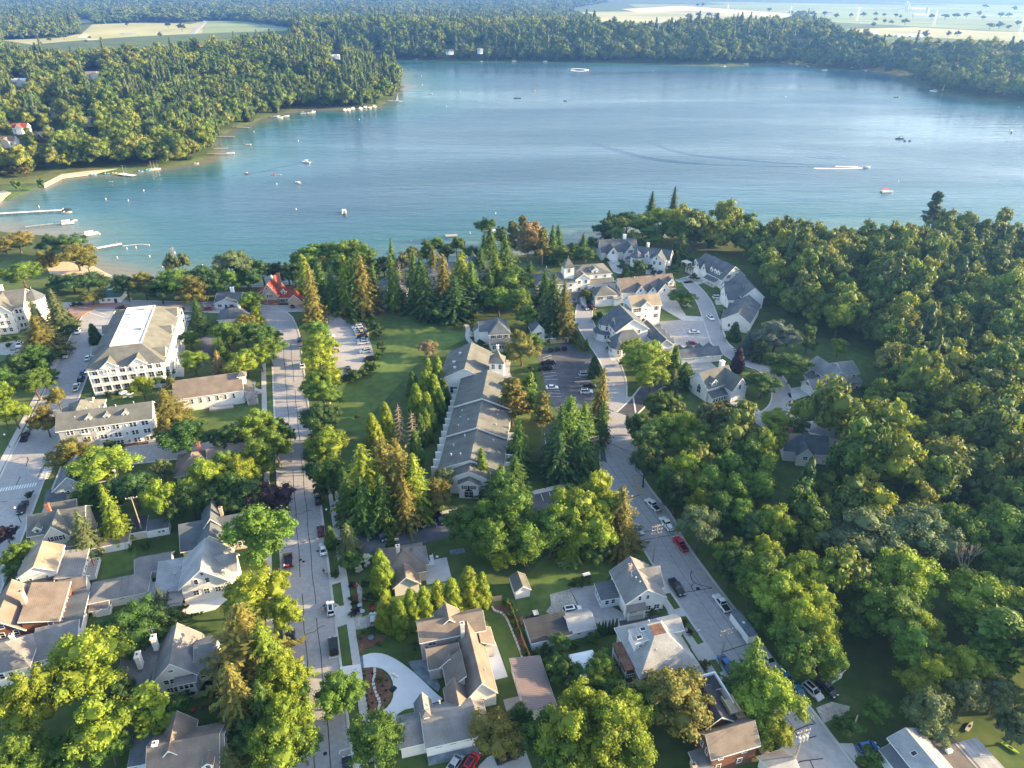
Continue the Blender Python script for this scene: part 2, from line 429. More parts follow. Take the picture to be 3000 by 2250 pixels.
# main street through the middle
m0 = G('P', 938, 2191); mdir = (-.300, .954)
def mpt(t): return (m0[0]+mdir[0]*t, m0[1]+mdir[1]*t)
MAINW = 11.2
tj = 196.
main_line = [mpt(-70), mpt(-20), mpt(40), mpt(100), mpt(150), mpt(tj)]
bend = smooth([mpt(tj), G('P', 828, 958), G('P', 812, 925), G('P', 745, 905), G('P', 640, 900)], 2)
street('main_street', main_line + bend[1:], MAINW, 'long concrete street running through the middle of town')
# lakeside street along the top, from brick square to the hotel
top_line = smooth([G('P',-60,905), G('P', 120, 905), G('P', 300, 893), G('P', 480, 896), G('P', 640, 902), G('P', 800, 908)], 2)
street('lakeside_street', top_line, 10.5, 'street along the lake trees at the top of town', 'road_concrete', (1, 1))
top2 = smooth([G('P', 800, 905), G('P', 950, 902), G('P', 1060, 893), G('P', 1230, 890), G('P', 1420, 905)], 2)
street('park_street', top2, 6.5, 'narrow lane under the tall spruces behind the lawn')
# left street
l0 = G('S2', 300, 500); ldir = (-.300, .954)
def lpt(t): return (l0[0]+ldir[0]*t, l0[1]+ldir[1]*t)
LEFTW = 12.5
left_line = smooth([lpt(-95), lpt(-40)] + [uv(G('S2', *p), 6.25, 0) for p in [(95, 440), (210, 235), (330, 20)]] + [uv(G('Z4', *p), 6.25, 0) for p in [(1090, 1040), (1200, 830), (1330, 610), (1420, 480)]], 2)
street('left_street', left_line, LEFTW, 'street at the far left beside the hotels')
# right road
r0 = ((G('P', 2284, 2207)[0]+G('P', 2464, 2188)[0])/2, (G('P', 2284, 2207)[1]+G('P', 2464, 2188)[1])/2)
def rpt(t): return (r0[0]-.300*t, r0[1]+.954*t)
RIGHTW = 11.6
rline = [rpt(-60), rpt(-20), rpt(20), rpt(62)] + [G('Z2', 880, 1240), G('Z2', 690, 1010), G('Z2', 560, 800), G('Z2', 530, 550), G('Z2', 545, 330), G('Z2', 535, 180), G('Z1', 2010, 700)]
street('right_road', smooth(rline, 2), RIGHTW, 'road curving up the right side of town')
rl2 = smooth([G('Z1', 2010, 720), G('R6', 1200, 1500), G('R6', 1130, 1330), G('R6', 1010, 1170), G('R6', 930, 1040), G('R6', 910, 960), G('R6', 930, 860)], 2)
street('lodge_drive', rl2, 7.0, 'pale drive leading up between the resort houses')
# cul-de-sac drive through the white resort houses
rl3 = smooth([G('Z2', 600, 220), G('Z2', 740, 90), G('R6', 1500, 1560), G('R6', 1620, 1530)], 2)
street('side_drive', rl3, 6.0, 'drive branching off the right road under the trees', 'asphalt')
rl4 = smooth([G('R6', 1760, 640), G('R6', 1850, 700), G('R6', 1950, 820), G('R6', 2000, 950), G('R6', 2080, 1180), G('S1', 480, 330), G('S1', 590, 420), G('S1', 740, 490), G('S1', 850, 520), G('S1', 940, 600), G('S1', 1010, 720), G('S1', 1000, 860), G('S1', 900, 950), G('S1', 760, 985)], 2)
street('cul_de_sac', rl4, 6.5, 'winding concrete drive between the white resort houses')
# cross street between the white hotel and the houses below it
cs = [uv(lpt(14), 2, 0), uv(lpt(14), 30, 1.5), uv(lpt(14), 66, 1)]
cs = [G('S2', 900, 470), G('S2', 1200, 425), G('S2', 1600, 380), G('S2', 2050, 330)]
street('cross_street', cs, 10.0, 'short concrete cross street below the white hotel')

# parking lots, driveways, patios
def lot(name, c, pts, m, z, label): return sheet(name, qs(c, *pts), z, m, label)
lot('parking_lot', 'R5', [(700,600),(830,590),(900,700),(1090,730),(1130,870),(1170,1020),(1060,1090),(1020,1150),(870,1190),(790,1000),(740,800),(700,660)], 'road_concrete', .05, 'concrete parking lot beside the lawn')
lot('parking_lot', 'Z1', [(1230,265),(1560,180),(1620,250),(1780,300),(1760,520),(1800,700),(1760,770),(1600,840),(1500,900),(1420,830),(1330,640)], 'asphalt', .05, 'cracked asphalt parking lot beside the lodge')
lot('parking_lot', 'Z1', [(1330,1000),(1420,960),(1700,900),(1880,1140),(1920,1350),(1790,1280),(1640,1240),(1250,1280)], 'asphalt', .055, 'asphalt parking lot under the spruces by the right road')
lot('parking_lot', 'S4', [(1240,1140),(1600,1070),(2212,930),(2212,1155),(1900,1230),(1500,1320),(1230,1330)], 'asphalt', .05, 'asphalt parking strip below the tall spruces')
lot('parking_lot', 'S6', [(0,385),(420,300),(1140,150),(1450,60),(1500,180),(900,430),(450,530),(0,620)], 'asphalt', .056, 'asphalt parking strip running under the big maple')
lot('parking_lot', 'R6', [(1560,1010),(1800,990),(2000,970),(2090,1080),(2120,1200),(2100,1320),(2080,1330),(1740,1250),(1660,1150),(1600,1080)], 'road_concrete', .05, 'concrete parking court between the resort houses')
lot('driveway', 'R6', [(1580,830),(1700,800),(1800,960),(2000,970),(1980,1010),(1770,1000),(1580,890)], 'concrete', .062, 'pale driveway sweeping up to the brown roofed house')
lot('driveway', 'R6', [(1740,640),(1900,590),(2010,655),(1900,690),(1800,690)], 'concrete', .062, 'driveway in front of the long white garage wing')
lot('driveway', 'R6', [(1100,460),(1200,450),(1250,560),(1240,600),(1170,580)], 'concrete', .05, 'driveway of the gabled house by the shore')
lot('driveway', 'R6', [(1450,560),(1620,560),(1620,600),(1450,600)], 'concrete', .05, 'driveway in front of the turreted house')
lot('driveway', 'Z7', [(740,1090),(960,1060),(1000,1170),(760,1180)], 'concrete', .062, 'driveway with the white estate car')
lot('driveway', 'Z7', [(800,1420),(1090,1400),(1130,1500),(1000,1600),(850,1600)], 'concrete', .062, 'driveway with the pale blue car')
lot('driveway', 'S1', [(560,830),(680,790),(840,915),(740,945),(700,930)], 'concrete', .062, 'tan driveway below the white house with dark shutters')
lot('driveway', 'S1', [(1030,710),(1200,680),(1270,750),(1090,810)], 'concrete', .062, 'driveway in front of the twin garage doors')
lot('driveway', 'S1', [(1060,920),(1200,970),(1290,970),(1260,1100),(1190,1090),(1090,980)], 'concrete', .062, 'driveway of the grey hipped house')
lot('driveway', 'S1', [(210,490),(390,475),(440,520),(560,520),(520,560),(300,600),(240,560)], 'road_concrete', .05, 'paved yard below the long garage row')
lot('driveway', 'R6', [(1050,1100),(1180,1120),(1200,1160),(1090,1150),(1060,1160)], 'concrete', .062, 'short paved bay by the dark roofed inn')
lot('driveway', 'R6', [(1120,1290),(1250,1280),(1240,1330),(1160,1350)], 'concrete', .062, 'small paved bay beside the resort drive')
lot('driveway', 'S6', [(1480,1020),(1780,990),(1800,1080),(1850,1180),(2010,1270),(2180,1250),(2212,1300),(1960,1380),(1860,1400),(1720,1340),(1640,1270),(1600,1240)], 'road_concrete', .05, 'worn concrete yard beside the white house with blue trim')
lot('gravel_patch', 'S6', [(1300,1080),(1480,1030),(1560,1190),(1500,1260),(1330,1280),(1260,1240),(1310,1180)], 'gravel', .045, 'worn gravel patch in front of the white estate car')
lot('driveway', 'S7', [(640,1640),(720,1560),(850,1500),(1060,1460),(1110,1600),(1150,1700),(620,1700)], 'concrete', .05, 'stained concrete drive at the bottom edge with a black car')
lot('driveway', 'Z5', [(790,1010),(1060,950),(1090,1090),(1100,1170),(960,1200),(920,1420),(850,1480),(600,1560),(420,1580),(420,1500),(700,1440)], 'concrete', .05, 'driveway with the maroon car between the left houses')
lot('driveway', 'S3', [(1500,160),(1900,110),(2010,170),(1900,260),(1700,310),(1600,280)], 'pale_concrete', .05, 'pale driveway beside the white gabled house')
lot('driveway', 'S3', [(1290,20),(1520,5),(1520,130),(1300,150)], 'pale_concrete', .05, 'white patio behind the grey garage')
lot('driveway', 'S2', [(1380,260),(1530,190),(1600,330),(1370,340)], 'road_concrete', .06, 'paved drive at the right end of the white hotel')
lot('driveway', 'S2', [(2000,240),(2212,215),(2212,330),(1960,360)], 'road_concrete', .06, 'paved yard beside the rust roofed house')
lot('parking_lot', 'R4', [(1500,660),(1660,655),(1640,720),(1590,820),(1500,930),(1540,930),(1600,920),(1590,1190),(1480,1190),(1480,930),(1580,760),(1560,700)], 'concrete', .05, 'paved alley right of the balconied hotel')
lot('parking_lot', 'R4', [(1740,740),(1830,740),(1830,1080),(1740,1120)], 'asphalt', .06, 'narrow dark parking strip between the trees')
lot('driveway', 'R4', [(0,900),(120,880),(220,920),(260,1000),(100,1010),(0,1000)], 'road_concrete', .05, 'entrance drive of the cream hotel at the left edge')
lot('driveway', 'S5', [(1150,360),(1310,300),(1390,380),(1360,410),(1165,440)], 'gravel', .06, 'gravel driveway beside the clipped hedges')
lot('patio', 'S5', [(1185,20),(1240,60),(1240,340),(1160,350),(1215,250)], 'gravel', .05, 'gravel seating area with red chairs')
lot('driveway', 'S8', [(290,560),(720,500),(735,545),(300,600)], 'asphalt', .06, 'dark strip of driveway between the white and the hipped house')
lot('driveway', 'Z3', [(240,1500),(330,1500),(360,1590),(340,1620)], 'concrete', .06, 'concrete apron by the blue car at lower right')
lot('driveway', 'Z3', [(320,1510),(480,1520),(460,1580),(360,1600)], 'gravel', .05, 'short drive under the blue car')
lot('gravel_patch', 'Z3', [(90,1270),(190,1230),(310,1260),(300,1300),(180,1350),(140,1370)], 'gravel', .04, 'bare dirt patch by the right road')
# curved white drive with planting bed
drv = smooth([G('S5', *p) for p in [(1245,665),(1330,640),(1440,650),(1560,710),(1680,800),(1790,900),(1900,1010),(1970,1060),(1800,1100),(1550,1160),(1540,1270),(1400,1270),(1310,1200),(1440,1150),(1510,1060),(1520,960),(1500,860),(1440,790),(1350,765),(1255,775)]], 1)
sheet('driveway', drv, .07, 'pale_concrete', 'curved white concrete drive around a mulch bed')
bed = smooth([G('S5', *p) for p in [(1215,790),(1300,770),(1400,785),(1480,860),(1505,960),(1490,1060),(1420,1140),(1310,1195),(1270,1190),(1255,1000)]], 1)
sheet('planting_bed', bed, .10, 'mulch', 'half-moon mulch bed inside the curved white drive')
kb = MB(); ribbon(kb, bed, .05, .6, -.3, .085); struct('driveway_edge', kb, 'slate_paving', 'grey paver edge of the half-moon bed')
lot('driveway', 'S5', [(1200,680),(1245,665),(1255,775),(1215,785)], 'slate_paving', .078, 'grey paver apron where the white drive meets the pavement')
lot('patio', 'S5', [(1640,720),(1790,700),(1880,760),(1900,880),(1930,940),(1910,990),(1800,900),(1700,810)], 'slate_paving', .075, 'bluish slate patio beside the new grey house')
lot('patio', 'S7', [(680,510),(795,490),(910,815),(790,845)], 'pale_concrete', .08, 'long pale concrete terrace beside the tan roof')
lot('planting_bed', 'S5', [(1175,480),(1380,500),(1480,470),(1400,560),(1270,610),(1240,650),(1195,650)], 'mulch', .06, 'mulch bed with shrubs above the white drive')
lot('planting_bed', 'S7', [(770,165),(850,150),(950,200),(1010,330),(1100,600),(1160,770),(1080,770),(1000,500),(900,260),(850,215),(780,215)], 'mulch', .05, 'curving mulch border along the board fence')
lot('lawn', 'S7', [(640,220),(765,180),(850,215),(900,270),(1000,520),(1070,740),(910,790),(840,560),(740,500),(690,350)], 'lawn', .04, 'narrow strip of mown lawn beside the new house')
lot('planting_bed', 'S2', [(1080,300),(1410,255),(1370,320),(1080,370)], 'mulch', .05, 'rust coloured mulch bed at the foot of the white hotel')
lot('planting_bed', 'S4', [(1040,900),(1250,940),(1900,930),(1700,1000),(1260,1100),(1080,1080)], 'mulch', .04, 'needle strewn ground under the tall spruces')
lot('lawn', 'R5', [(1090,740),(1500,640),(1700,640),(1960,700),(1990,850),(1780,950),(1560,1050),(1350,1300),(1150,1500),(1110,1658),(850,1658),(810,1400),(880,1190),(1060,1170),(1170,1040),(1130,870)], 'lawn', .035, 'large mown lawn between the parking lot and the lodge')
lot('planting_bed', 'R5', [(880,640),(1180,610),(1500,590),(1500,640),(1180,660),(900,700)], 'mulch', .05, 'rusty mulch strip along the top of the big lawn')
lot('lawn', 'S6', [(1000,1000),(1250,720),(1900,740),(1860,900),(1780,990),(1480,1020),(1300,1090),(1250,1240),(1040,1290),(960,1120)], 'lawn', .03, 'bright back lawn with garden tables')
lot('lawn', 'Z5', [(740,480),(1100,430),(1650,420),(1650,700),(1090,840),(1120,650),(960,520)], 'lawn', .03, 'back lawn behind the white house at left')
# beaches
lot('beach', 'R4', [(400,240),(560,190),(700,190),(820,240),(990,330),(990,420),(900,420),(780,330),(560,320),(430,300)], 'sand', .06, 'sandy swimming beach behind the shore trees')
sheet('beach', [G('Q1', *p) for p in [(280,1190),(400,1130),(560,1110),(760,1095),(560,1135),(400,1155),(290,1215)]], .2, 'sand', 'curved sand beach at the foot of the left wood')
sheet('beach', [G('Q1', *p) for p in [(-80,1250),(30,1235),(70,1250),(-30,1330)]], .2, 'sand', 'sand spit at the left edge of the lake')
sheet('lawn', [G('Q1', *p) for p in [(-80,1200),(220,1190),(420,1120),(740,1085),(1040,1075),(1040,1050),(740,1060),(420,1080),(250,1140),(-80,1160)]], .15, 'dry_lawn', 'sunny grass bank above the left beach')
lot('square', 'Z4', [(1130,430),(1350,390),(1700,360),(2100,400),(2150,450),(1600,450),(1350,580),(1220,660),(1100,640)], 'brick_paving', .14, 'red brick paved square at the head of the left street')
lot('square', 'Z4', [(100,190),(400,230),(740,300),(760,380),(600,370),(250,290)], 'brick_paving', .06, 'red brick walk above the cream hotel')

# pavements made of single slabs
def pavement(name, pts, w, off, label, step=1.8, z=.14):
    """concrete footpath: a base strip with separate slabs"""
    mb = MB(); ribbon(mb, pts, off-.02, off+w+.02, -.3, z-.03); base = struct(name, mb, 'concrete', label)
    L = resample(pts, step)
    me = MB().box(-step/2+.02, 0, 0, step/2-.02, w, .05).mesh('slab', 'concrete')
    for a, b in list(zip(L, L[1:]))[:150]:
        dx, dy = b[0]-a[0], b[1]-a[1]; k = hypot(dx, dy); nx, ny = dy/k, -dx/k
        cx, cy_ = (a[0]+b[0])/2 + nx*(off+w), (a[1]+b[1])/2 + ny*(off+w)
        link('slab', me, base, (cx, cy_, z-.045+RND.uniform(-.004, .004)), atan2(dy, dx), (k/step, 1, 1))
pavement('pavement', [mpt(-30), mpt(96)], 1.75, MAINW/2+KW+2.2, 'concrete pavement right of the main street')
pavement('pavement', [mpt(-10), mpt(108)], 1.6, -MAINW/2-KW-3.6, 'concrete pavement left of the main street')
pavement('pavement', [rpt(-20), rpt(56)], 1.7, -RIGHTW/2-KW-3.4, 'concrete pavement left of the right road')
pavement('pavement', [lpt(-70), lpt(-4)], 1.7, LEFTW/2+KW+2.0, 'concrete pavement right of the left street')
pavement('pavement', [lpt(-60), lpt(84)], 1.9, -LEFTW/2-KW-3.4, 'concrete pavement left of the left street')
pavement('pavement', [mpt(112), mpt(190)], 1.7, -MAINW/2-KW-3.9, 'concrete pavement by the church yard')
wk = [uv(mpt(88), 9.6, 0)] + [G('S4', 1260, 1115), G('S4', 1600, 1045), G('S4', 2060, 940), G('S4', 2212, 900)]
pavement('footpath', smooth(wk, 1), 1.5, 0, 'footpath along the parking strip under the spruces')
mb = MB(); ribbon(mb, smooth([G('R5', 1930, 690), G('R5', 1985, 770), G('R5', 1970, 850), G('R5', 2010, 900)], 2), -1, 1, -.3, .1); struct('footpath', mb, 'concrete', 'curving footpath beside the green trimmed house')
mb = MB(); ribbon(mb, smooth([G('Z1', 960, 350), G('Z1', 940, 480), G('Z1', 1010, 560), G('Z1', 1060, 640)], 2), -1, 1, -.3, .1); struct('footpath', mb, 'concrete', 'footpath at the foot of the lodge tower')
mb = MB(); ribbon(mb, [G('Z1', 1200, 1640), G('Z1', 1500, 1570)], -.9, .9, -.3, .1); struct('footpath', mb, 'concrete', 'short footpath under the maples by the right road')
# driveway crossings over the verge
for t, w, m in ((15.5, 4.2, 'pale_concrete'), (33, 5.5, 'concrete'), (45.5, 2.2, 'concrete'), (-6, 5.5, 'pale_concrete')):
    c0 = uv(mpt(t), MAINW/2 + .05, 0)
    sheet('crossing', [uv(c0, 0, -w/2-.6), uv(c0, 4.4, -w/2), uv(c0, 4.4, w/2), uv(c0, 0, w/2+.6)], .145, m, f'driveway crossing over the verge of the main street')
for t, w in ((27, 4.2), (39, 2), (20, 1.8), (47, 2.5)):
    c0 = uv(rpt(t), -RIGHTW/2 - .05, 0)
    sheet('crossing', [uv(c0, 0, -w/2-.4), uv(c0, -4.2, -w/2), uv(c0, -4.2, w/2), uv(c0, 0, w/2+.4)], .145, 'concrete', 'concrete crossing over the verge of the right road')

# tar joints and cracks, painted marks
def strip(name, pts, w, z, m, label):
    mb = MB(); ribbon(mb, pts, -w/2, w/2, z-.01, z); return struct(name, mb, m, label)
ZR = .02
for u_, segs in ((-1.25, ((-20, 9), (13, 45), (49, 71), (73, 100), (104, 186))), (1.75, ((-20, 36), (38.5, 106), (112, 150), (154, 188)))):
    for a, b in segs:
        strip('tar_joint', [uv(mpt(t), u_ + .12*sin(t*.35), 0) for t in np.arange(a, b, 3.)], .16, .032, 'tar', 'dark tar joint running along the main street')
for t, tilt in ((-6, .4), (28, 3.2), (61, 2), (73.5, 2.0), (96, 1.4), (111, -.5), (130, 1.5), (152, .5)):
    pts = [uv(mpt(t), x, (x+5)*tilt*.12 + .25*sin(x*2.1+t)) for x in np.linspace(-5.3, 3.4, 14)]
    strip('tar_crack', pts, .13, .034, 'tar', 'dark sealed crack across the main street')
for pts in ([(790,345),(860,335),(905,325),(985,315)], [(835,185),(820,220),(850,280),(930,300),(985,312)], [(850,280),(825,300),(840,330),(862,336)], [(1060,795),(1120,775),(1240,735)],
            [(1540,1380),(1600,1385),(1640,1365),(1700,1340),(1750,1330)], [(1600,1385),(1640,1440),(1645,1480)], [(1640,1440),(1720,1435),(1765,1420)], [(1590,1650),(1640,1610),(1720,1600),(1815,1590)], [(1715,1600),(1735,1640),(1760,1700)], [(1705,1270),(1760,1330)]):
    strip('tar_crack', smooth([G('S8', *p) for p in pts], 2), .2, ZR+.03+.012*RND.random(), 'tar', 'dark sealed crack on the right road')
for pts in ([(665,1020),(770,990)], [(750,1360),(950,1332)], [(770,1437),(1080,1382)]):
    strip('tar_crack', smooth([G('Z2', *p) for p in pts], 1), .16, ZR+.075, 'tar', 'sealed crack across the bend of the right road')
for pts in ([(100,480),(200,440),(270,440),(240,530)], [(190,620),(150,700)], [(0,860),(70,850)], [(350,640),(400,520),(460,490)]):
    strip('tar_crack', smooth([G('S2', *p) for p in pts], 1), .18, ZR+.058, 'tar', 'sealed crack on the left street')
for c, x, y in (('S8', 880, 320),):
    mb = MB(); p = G(c, x, y); mb.cyl(p[0], p[1], -.1, .085, .55, n=16); struct('manhole_cover', mb, 'tar', 'round dark manhole cover in the right road')
for k, (c, x, y) in enumerate((('S4', 727, 1392), ('S4', 755, 1407), ('S5', 912, 1532), ('S4', 888, 1310))):
    mb = MB(); p = G(c, x, y); mb.cyl(p[0], p[1], -.1, .045, .4, n=14); struct('manhole_cover', mb, 'tar', 'dark round cover in the main street')
# zebra crossings on the left street
def zebra(p, q, n, w, label):
    for i in range(n):
        t0, t1 = (i+.15)/n, (i+.7)/n
        a = (p[0]+(q[0]-p[0])*t0, p[1]+(q[1]-p[1])*t0); b = (p[0]+(q[0]-p[0])*t1, p[1]+(q[1]-p[1])*t1)
        strip('zebra_stripe', [a, b], w, ZR+.065, 'road_paint', label)
zebra(G('S2', 0, 745), G('S2', 345, 692), 14, 2.0, 'white zebra stripe across the left street')
zebra(G('S2', 400, 650), G('S2', 480, 485), 11, 2.6, 'white zebra stripe beside the left corner')
# parking bay lines
for c, lines in (('S4', [((1340,1125),(1355,1225)), ((1435,1110),(1440,1190)), ((1520,1090),(1530,1170)), ((1612,1070),(1630,1165)), ((1705,1050),(1722,1145)), ((1795,1030),(1810,1130)), ((1970,1000),(1990,1085))]),
                 ('Z1', [((1300,480),(1420,470)), ((1310,510),(1430,500)), ((1320,540),(1440,535)), ((1335,640),(1460,645)), ((1345,670),(1470,675)), ((1355,700),(1480,705)), ((1610,520),(1740,505)), ((1600,560),(1760,550)), ((1290,330),(1380,300)), ((1300,350),(1385,325)), ((1310,1060),(1330,1230)), ((1360,1040),(1385,1200))]),
                 ('R6', [((1700,1080),(1830,1070)), ((1680,1110),(1800,1100)), ((1760,1060),(1850,1190)), ((1720,1160),(1870,1150)), ((1770,1030),(1870,1020))]),
                 ('S6', [((1215,150),(1240,215)), ((60,400),(75,495)), ((230,360),(250,455)), ((1290,130),(1310,190))])):
    for a, b in lines: strip('bay_line', [G(c, *a), G(c, *b)], .14, .085, 'road_paint', 'thin white parking bay line')
for a, b, e in (((950,690),(1050,672),(955,672)), ((1000,1187),(1045,1180),(1003,1165)), ((1040,1510),(1140,1480),(1038,1540))):
    strip('parking_mark', [G('S5', *a), G('S5', *b)], .22, .042, 'road_paint', 'white parking corner mark on the main street')
    strip('parking_mark', [G('S5', *a), G('S5', *e)], .22, .046, 'road_paint', 'white parking corner mark on the main street')
strip('kerb_paint', smooth([G('Z2', 672, 820), G('Z2', 690, 880), G('Z2', 720, 930), G('Z2', 800, 1000)], 2), .3, .145, 'yellow_paint', 'yellow painted kerb on the bend of the right road')
strip('kerb_paint', smooth([G('Z4', 1570, 470), G('Z4', 1420, 520), G('Z4', 1340, 600)], 2), .8, .16, 'yellow_paint', 'sunlit yellow kerb by the brick square')
strip('road_mark', [G('Z4', 1200, 425), G('Z4', 1480, 465)], .3, .16, 'road_paint', 'white line across the brick square')
strip('road_mark', [G('Z4', 1490, 490), G('Z4', 1740, 570)], .3, .1, 'road_paint', 'white line at the head of the left street')
strip('road_mark', [G('Z4', 1440, 530), G('Z4', 1690, 610)], .3, .1, 'road_paint', 'lower white line at the head of the left street')

# ------------------------------------------------------------------ far farmland (flat plateau)
ZP = PLATEAU
def farsheet(name, pts, dz, m, label):
    mb = MB(); mb.poly([at(x, y, ZP) for x, y in pts], ZP-3, ZP+dz); return struct(name, mb, m, label)
FIELDS = []
def field(pts, dz, m, label, name='field'):
    FIELDS.append(np.array([at(x, y, ZP) for x, y in pts])); return farsheet(name, pts, dz, m, label)
field([(2480,86),(2680,80),(2900,92),(3250,100),(3250,140),(2980,124),(2700,118),(2530,100)], .3, 'crop_pale', 'pale green field beyond the right shore wood')
field([(1690,35),(1860,34),(2000,26),(2330,50),(2310,56),(2080,62),(1900,68),(1760,66)], .3, 'crop_pale', 'pale stubble field behind the far shore wood')
field([(1820,27),(2000,17),(2350,42),(2330,52),(2180,44),(2020,32),(1870,36)], .6, 'crop_gold', 'golden grain field on the far right')
field([(1830,8),(2000,2),(2400,8),(2360,42),(2000,16),(1870,25)], .5, 'crop_green', 'green field behind the golden grain')
field([(2400,6),(2700,2),(3300,4),(3300,100),(2900,90),(2680,78),(2450,66),(2360,48)], .35, 'crop_green', 'wide hazy green fields at the right horizon')
field([(0,118),(170,112),(240,98),(270,72),(420,66),(560,70),(600,62),(600,105),(540,122),(460,128),(380,130),(220,138),(100,132)], .3, 'crop_pale', 'rolling golf course meadow at upper left')
field([(590,108),(600,62),(700,62),(890,86),(800,98),(640,112)], .45, 'crop_green', 'smooth green field beside the far road')
field([(215,55),(260,58),(280,66),(230,68)], .5, 'crop_pale', 'small clearing at the upper left')
mb = MB(); ribbon(mb, [at(x, y, ZP) for x, y in [(480,126),(530,122),(560,104),(580,84),(600,66),(597,55)]], -6, 6, ZP-2, ZP+.9); struct('far_road', mb, 'road_concrete', 'distant road climbing past the golf course')
mb = MB(); mb.poly([at(x, y, ZP) for x, y in [(350,98),(380,96),(405,97),(395,101),(365,102)]], ZP-2, ZP+.8); struct('pond', mb, 'lake_water', 'small pond on the golf course')
for k, pts in enumerate(([(225,112),(245,97),(262,103),(250,112)], [(240,118),(380,125),(400,121),(260,115)])):
    farsheet('sand_bunker', pts, .9, 'sand', 'pale sand bunker on the golf course')
for a, b in (((2010,20),(2390,46)), ((2500,14),(3200,34)), ((2600,40),(3300,62)), ((2420,60),(3200,84))):
    mb = MB(); ribbon(mb, [at(*a, ZP), at(*b, ZP)], -5, 5, ZP-2, ZP+1.0); struct('farm_track', mb, 'crop_pale', 'pale farm track between the far fields')
# ------------------------------------------------------------------ tree meshes (built once, shared)
NPR = np.random.default_rng(11)
ICO_V, ICO_F = None, None
def _ico():
    global ICO_V, ICO_F
    t = (1+5**.5)/2
    v = [(-1,t,0),(1,t,0),(-1,-t,0),(1,-t,0),(0,-1,t),(0,1,t),(0,-1,-t),(0,1,-t),(t,0,-1),(t,0,1),(-t,0,-1),(-t,0,1)]
    f = [(0,11,5),(0,5,1),(0,1,7),(0,7,10),(0,10,11),(1,5,9),(5,11,4),(11,10,2),(10,7,6),(7,1,8),(3,9,4),(3,4,2),(3,2,6),(3,6,8),(3,8,9),(4,9,5),(2,4,11),(6,2,10),(8,6,7),(9,8,1)]
    v = [np.array(p)/np.linalg.norm(p) for p in v]; cache = {}; f2 = []
    def mid(a, b):
        k = (min(a, b), max(a, b))
        if k not in cache:
            m = v[a]+v[b]; v.append(m/np.linalg.norm(m)); cache[k] = len(v)-1
        return cache[k]
    for a, b, c in f:
        x, y, z = mid(a, b), mid(b, c), mid(c, a); f2 += [(a,x,z),(b,y,x),(c,z,y),(x,y,z)]
    ICO_V, ICO_F = np.array(v), np.array(f2)
_ico()
class Leaves:
    def __init__(self): self.V = []; self.Fq = []; self.Ft = []; self.T = []; self.n = 0
    def quads(self, C, N, size, rng, tone, stretch=1.5, dirs=None):
        """leaf-cluster faces at centres C with normals N; dirs = preferred long axis"""
        k = len(C)
        N = N/np.linalg.norm(N, axis=1, keepdims=True)
        R = rng.normal(size=(k, 3)) if dirs is None else dirs + rng.normal(size=(k, 3))*.25
        A = np.cross(N, R); A /= np.linalg.norm(A, axis=1, keepdims=True)+1e-9
        B = np.cross(N, A)
        s = (size*rng.uniform(.65, 1.35, k))[:, None]
        P = np.stack([C+B*s*stretch*.5, C+A*s*.5+N*s*rng.uniform(-.15,.15,(k,1)), C-B*s*stretch*.5+N*s*rng.uniform(-.25,.25,(k,1)), C-A*s*.5+N*s*rng.uniform(-.15,.15,(k,1))], 1)
        self.V.append(P.reshape(-1, 3)); self.Fq.append(np.arange(4*k).reshape(k, 4)+self.n); self.n += 4*k
        self.T.append(np.repeat(np.broadcast_to(tone, (k,)), 4))
    def blob(self, c, r, rng, tone, sq=(1,1,1)):
        V = ICO_V*(1+rng.uniform(-.14, .14, (len(ICO_V), 1)))*r*np.array(sq)+np.array(c)
        self.V.append(V); self.Ft.append(ICO_F+self.n); self.n += len(V); self.T.append(np.full(len(V), tone))
    def mesh(self, name, m):
        me = bpy.data.meshes.new(name)
        f = [tuple(x) for a in self.Fq for x in a.tolist()] + [tuple(x) for a in self.Ft for x in a.tolist()]
        me.from_pydata(np.concatenate(self.V).tolist(), [], f)
        a = me.attributes.new('tone', 'FLOAT', 'POINT'); a.data.foreach_set('value', np.concatenate(self.T).astype(np.float32))
        me.materials.append(MATS[m]); return me
def dirs_on_sphere(k, rng, zmin=-1.):
    z = rng.uniform(zmin, 1, k); t = rng.uniform(0, 2*pi, k); r = np.sqrt(1-z*z)
    return np.stack([r*np.cos(t), r*np.sin(t), z], 1)
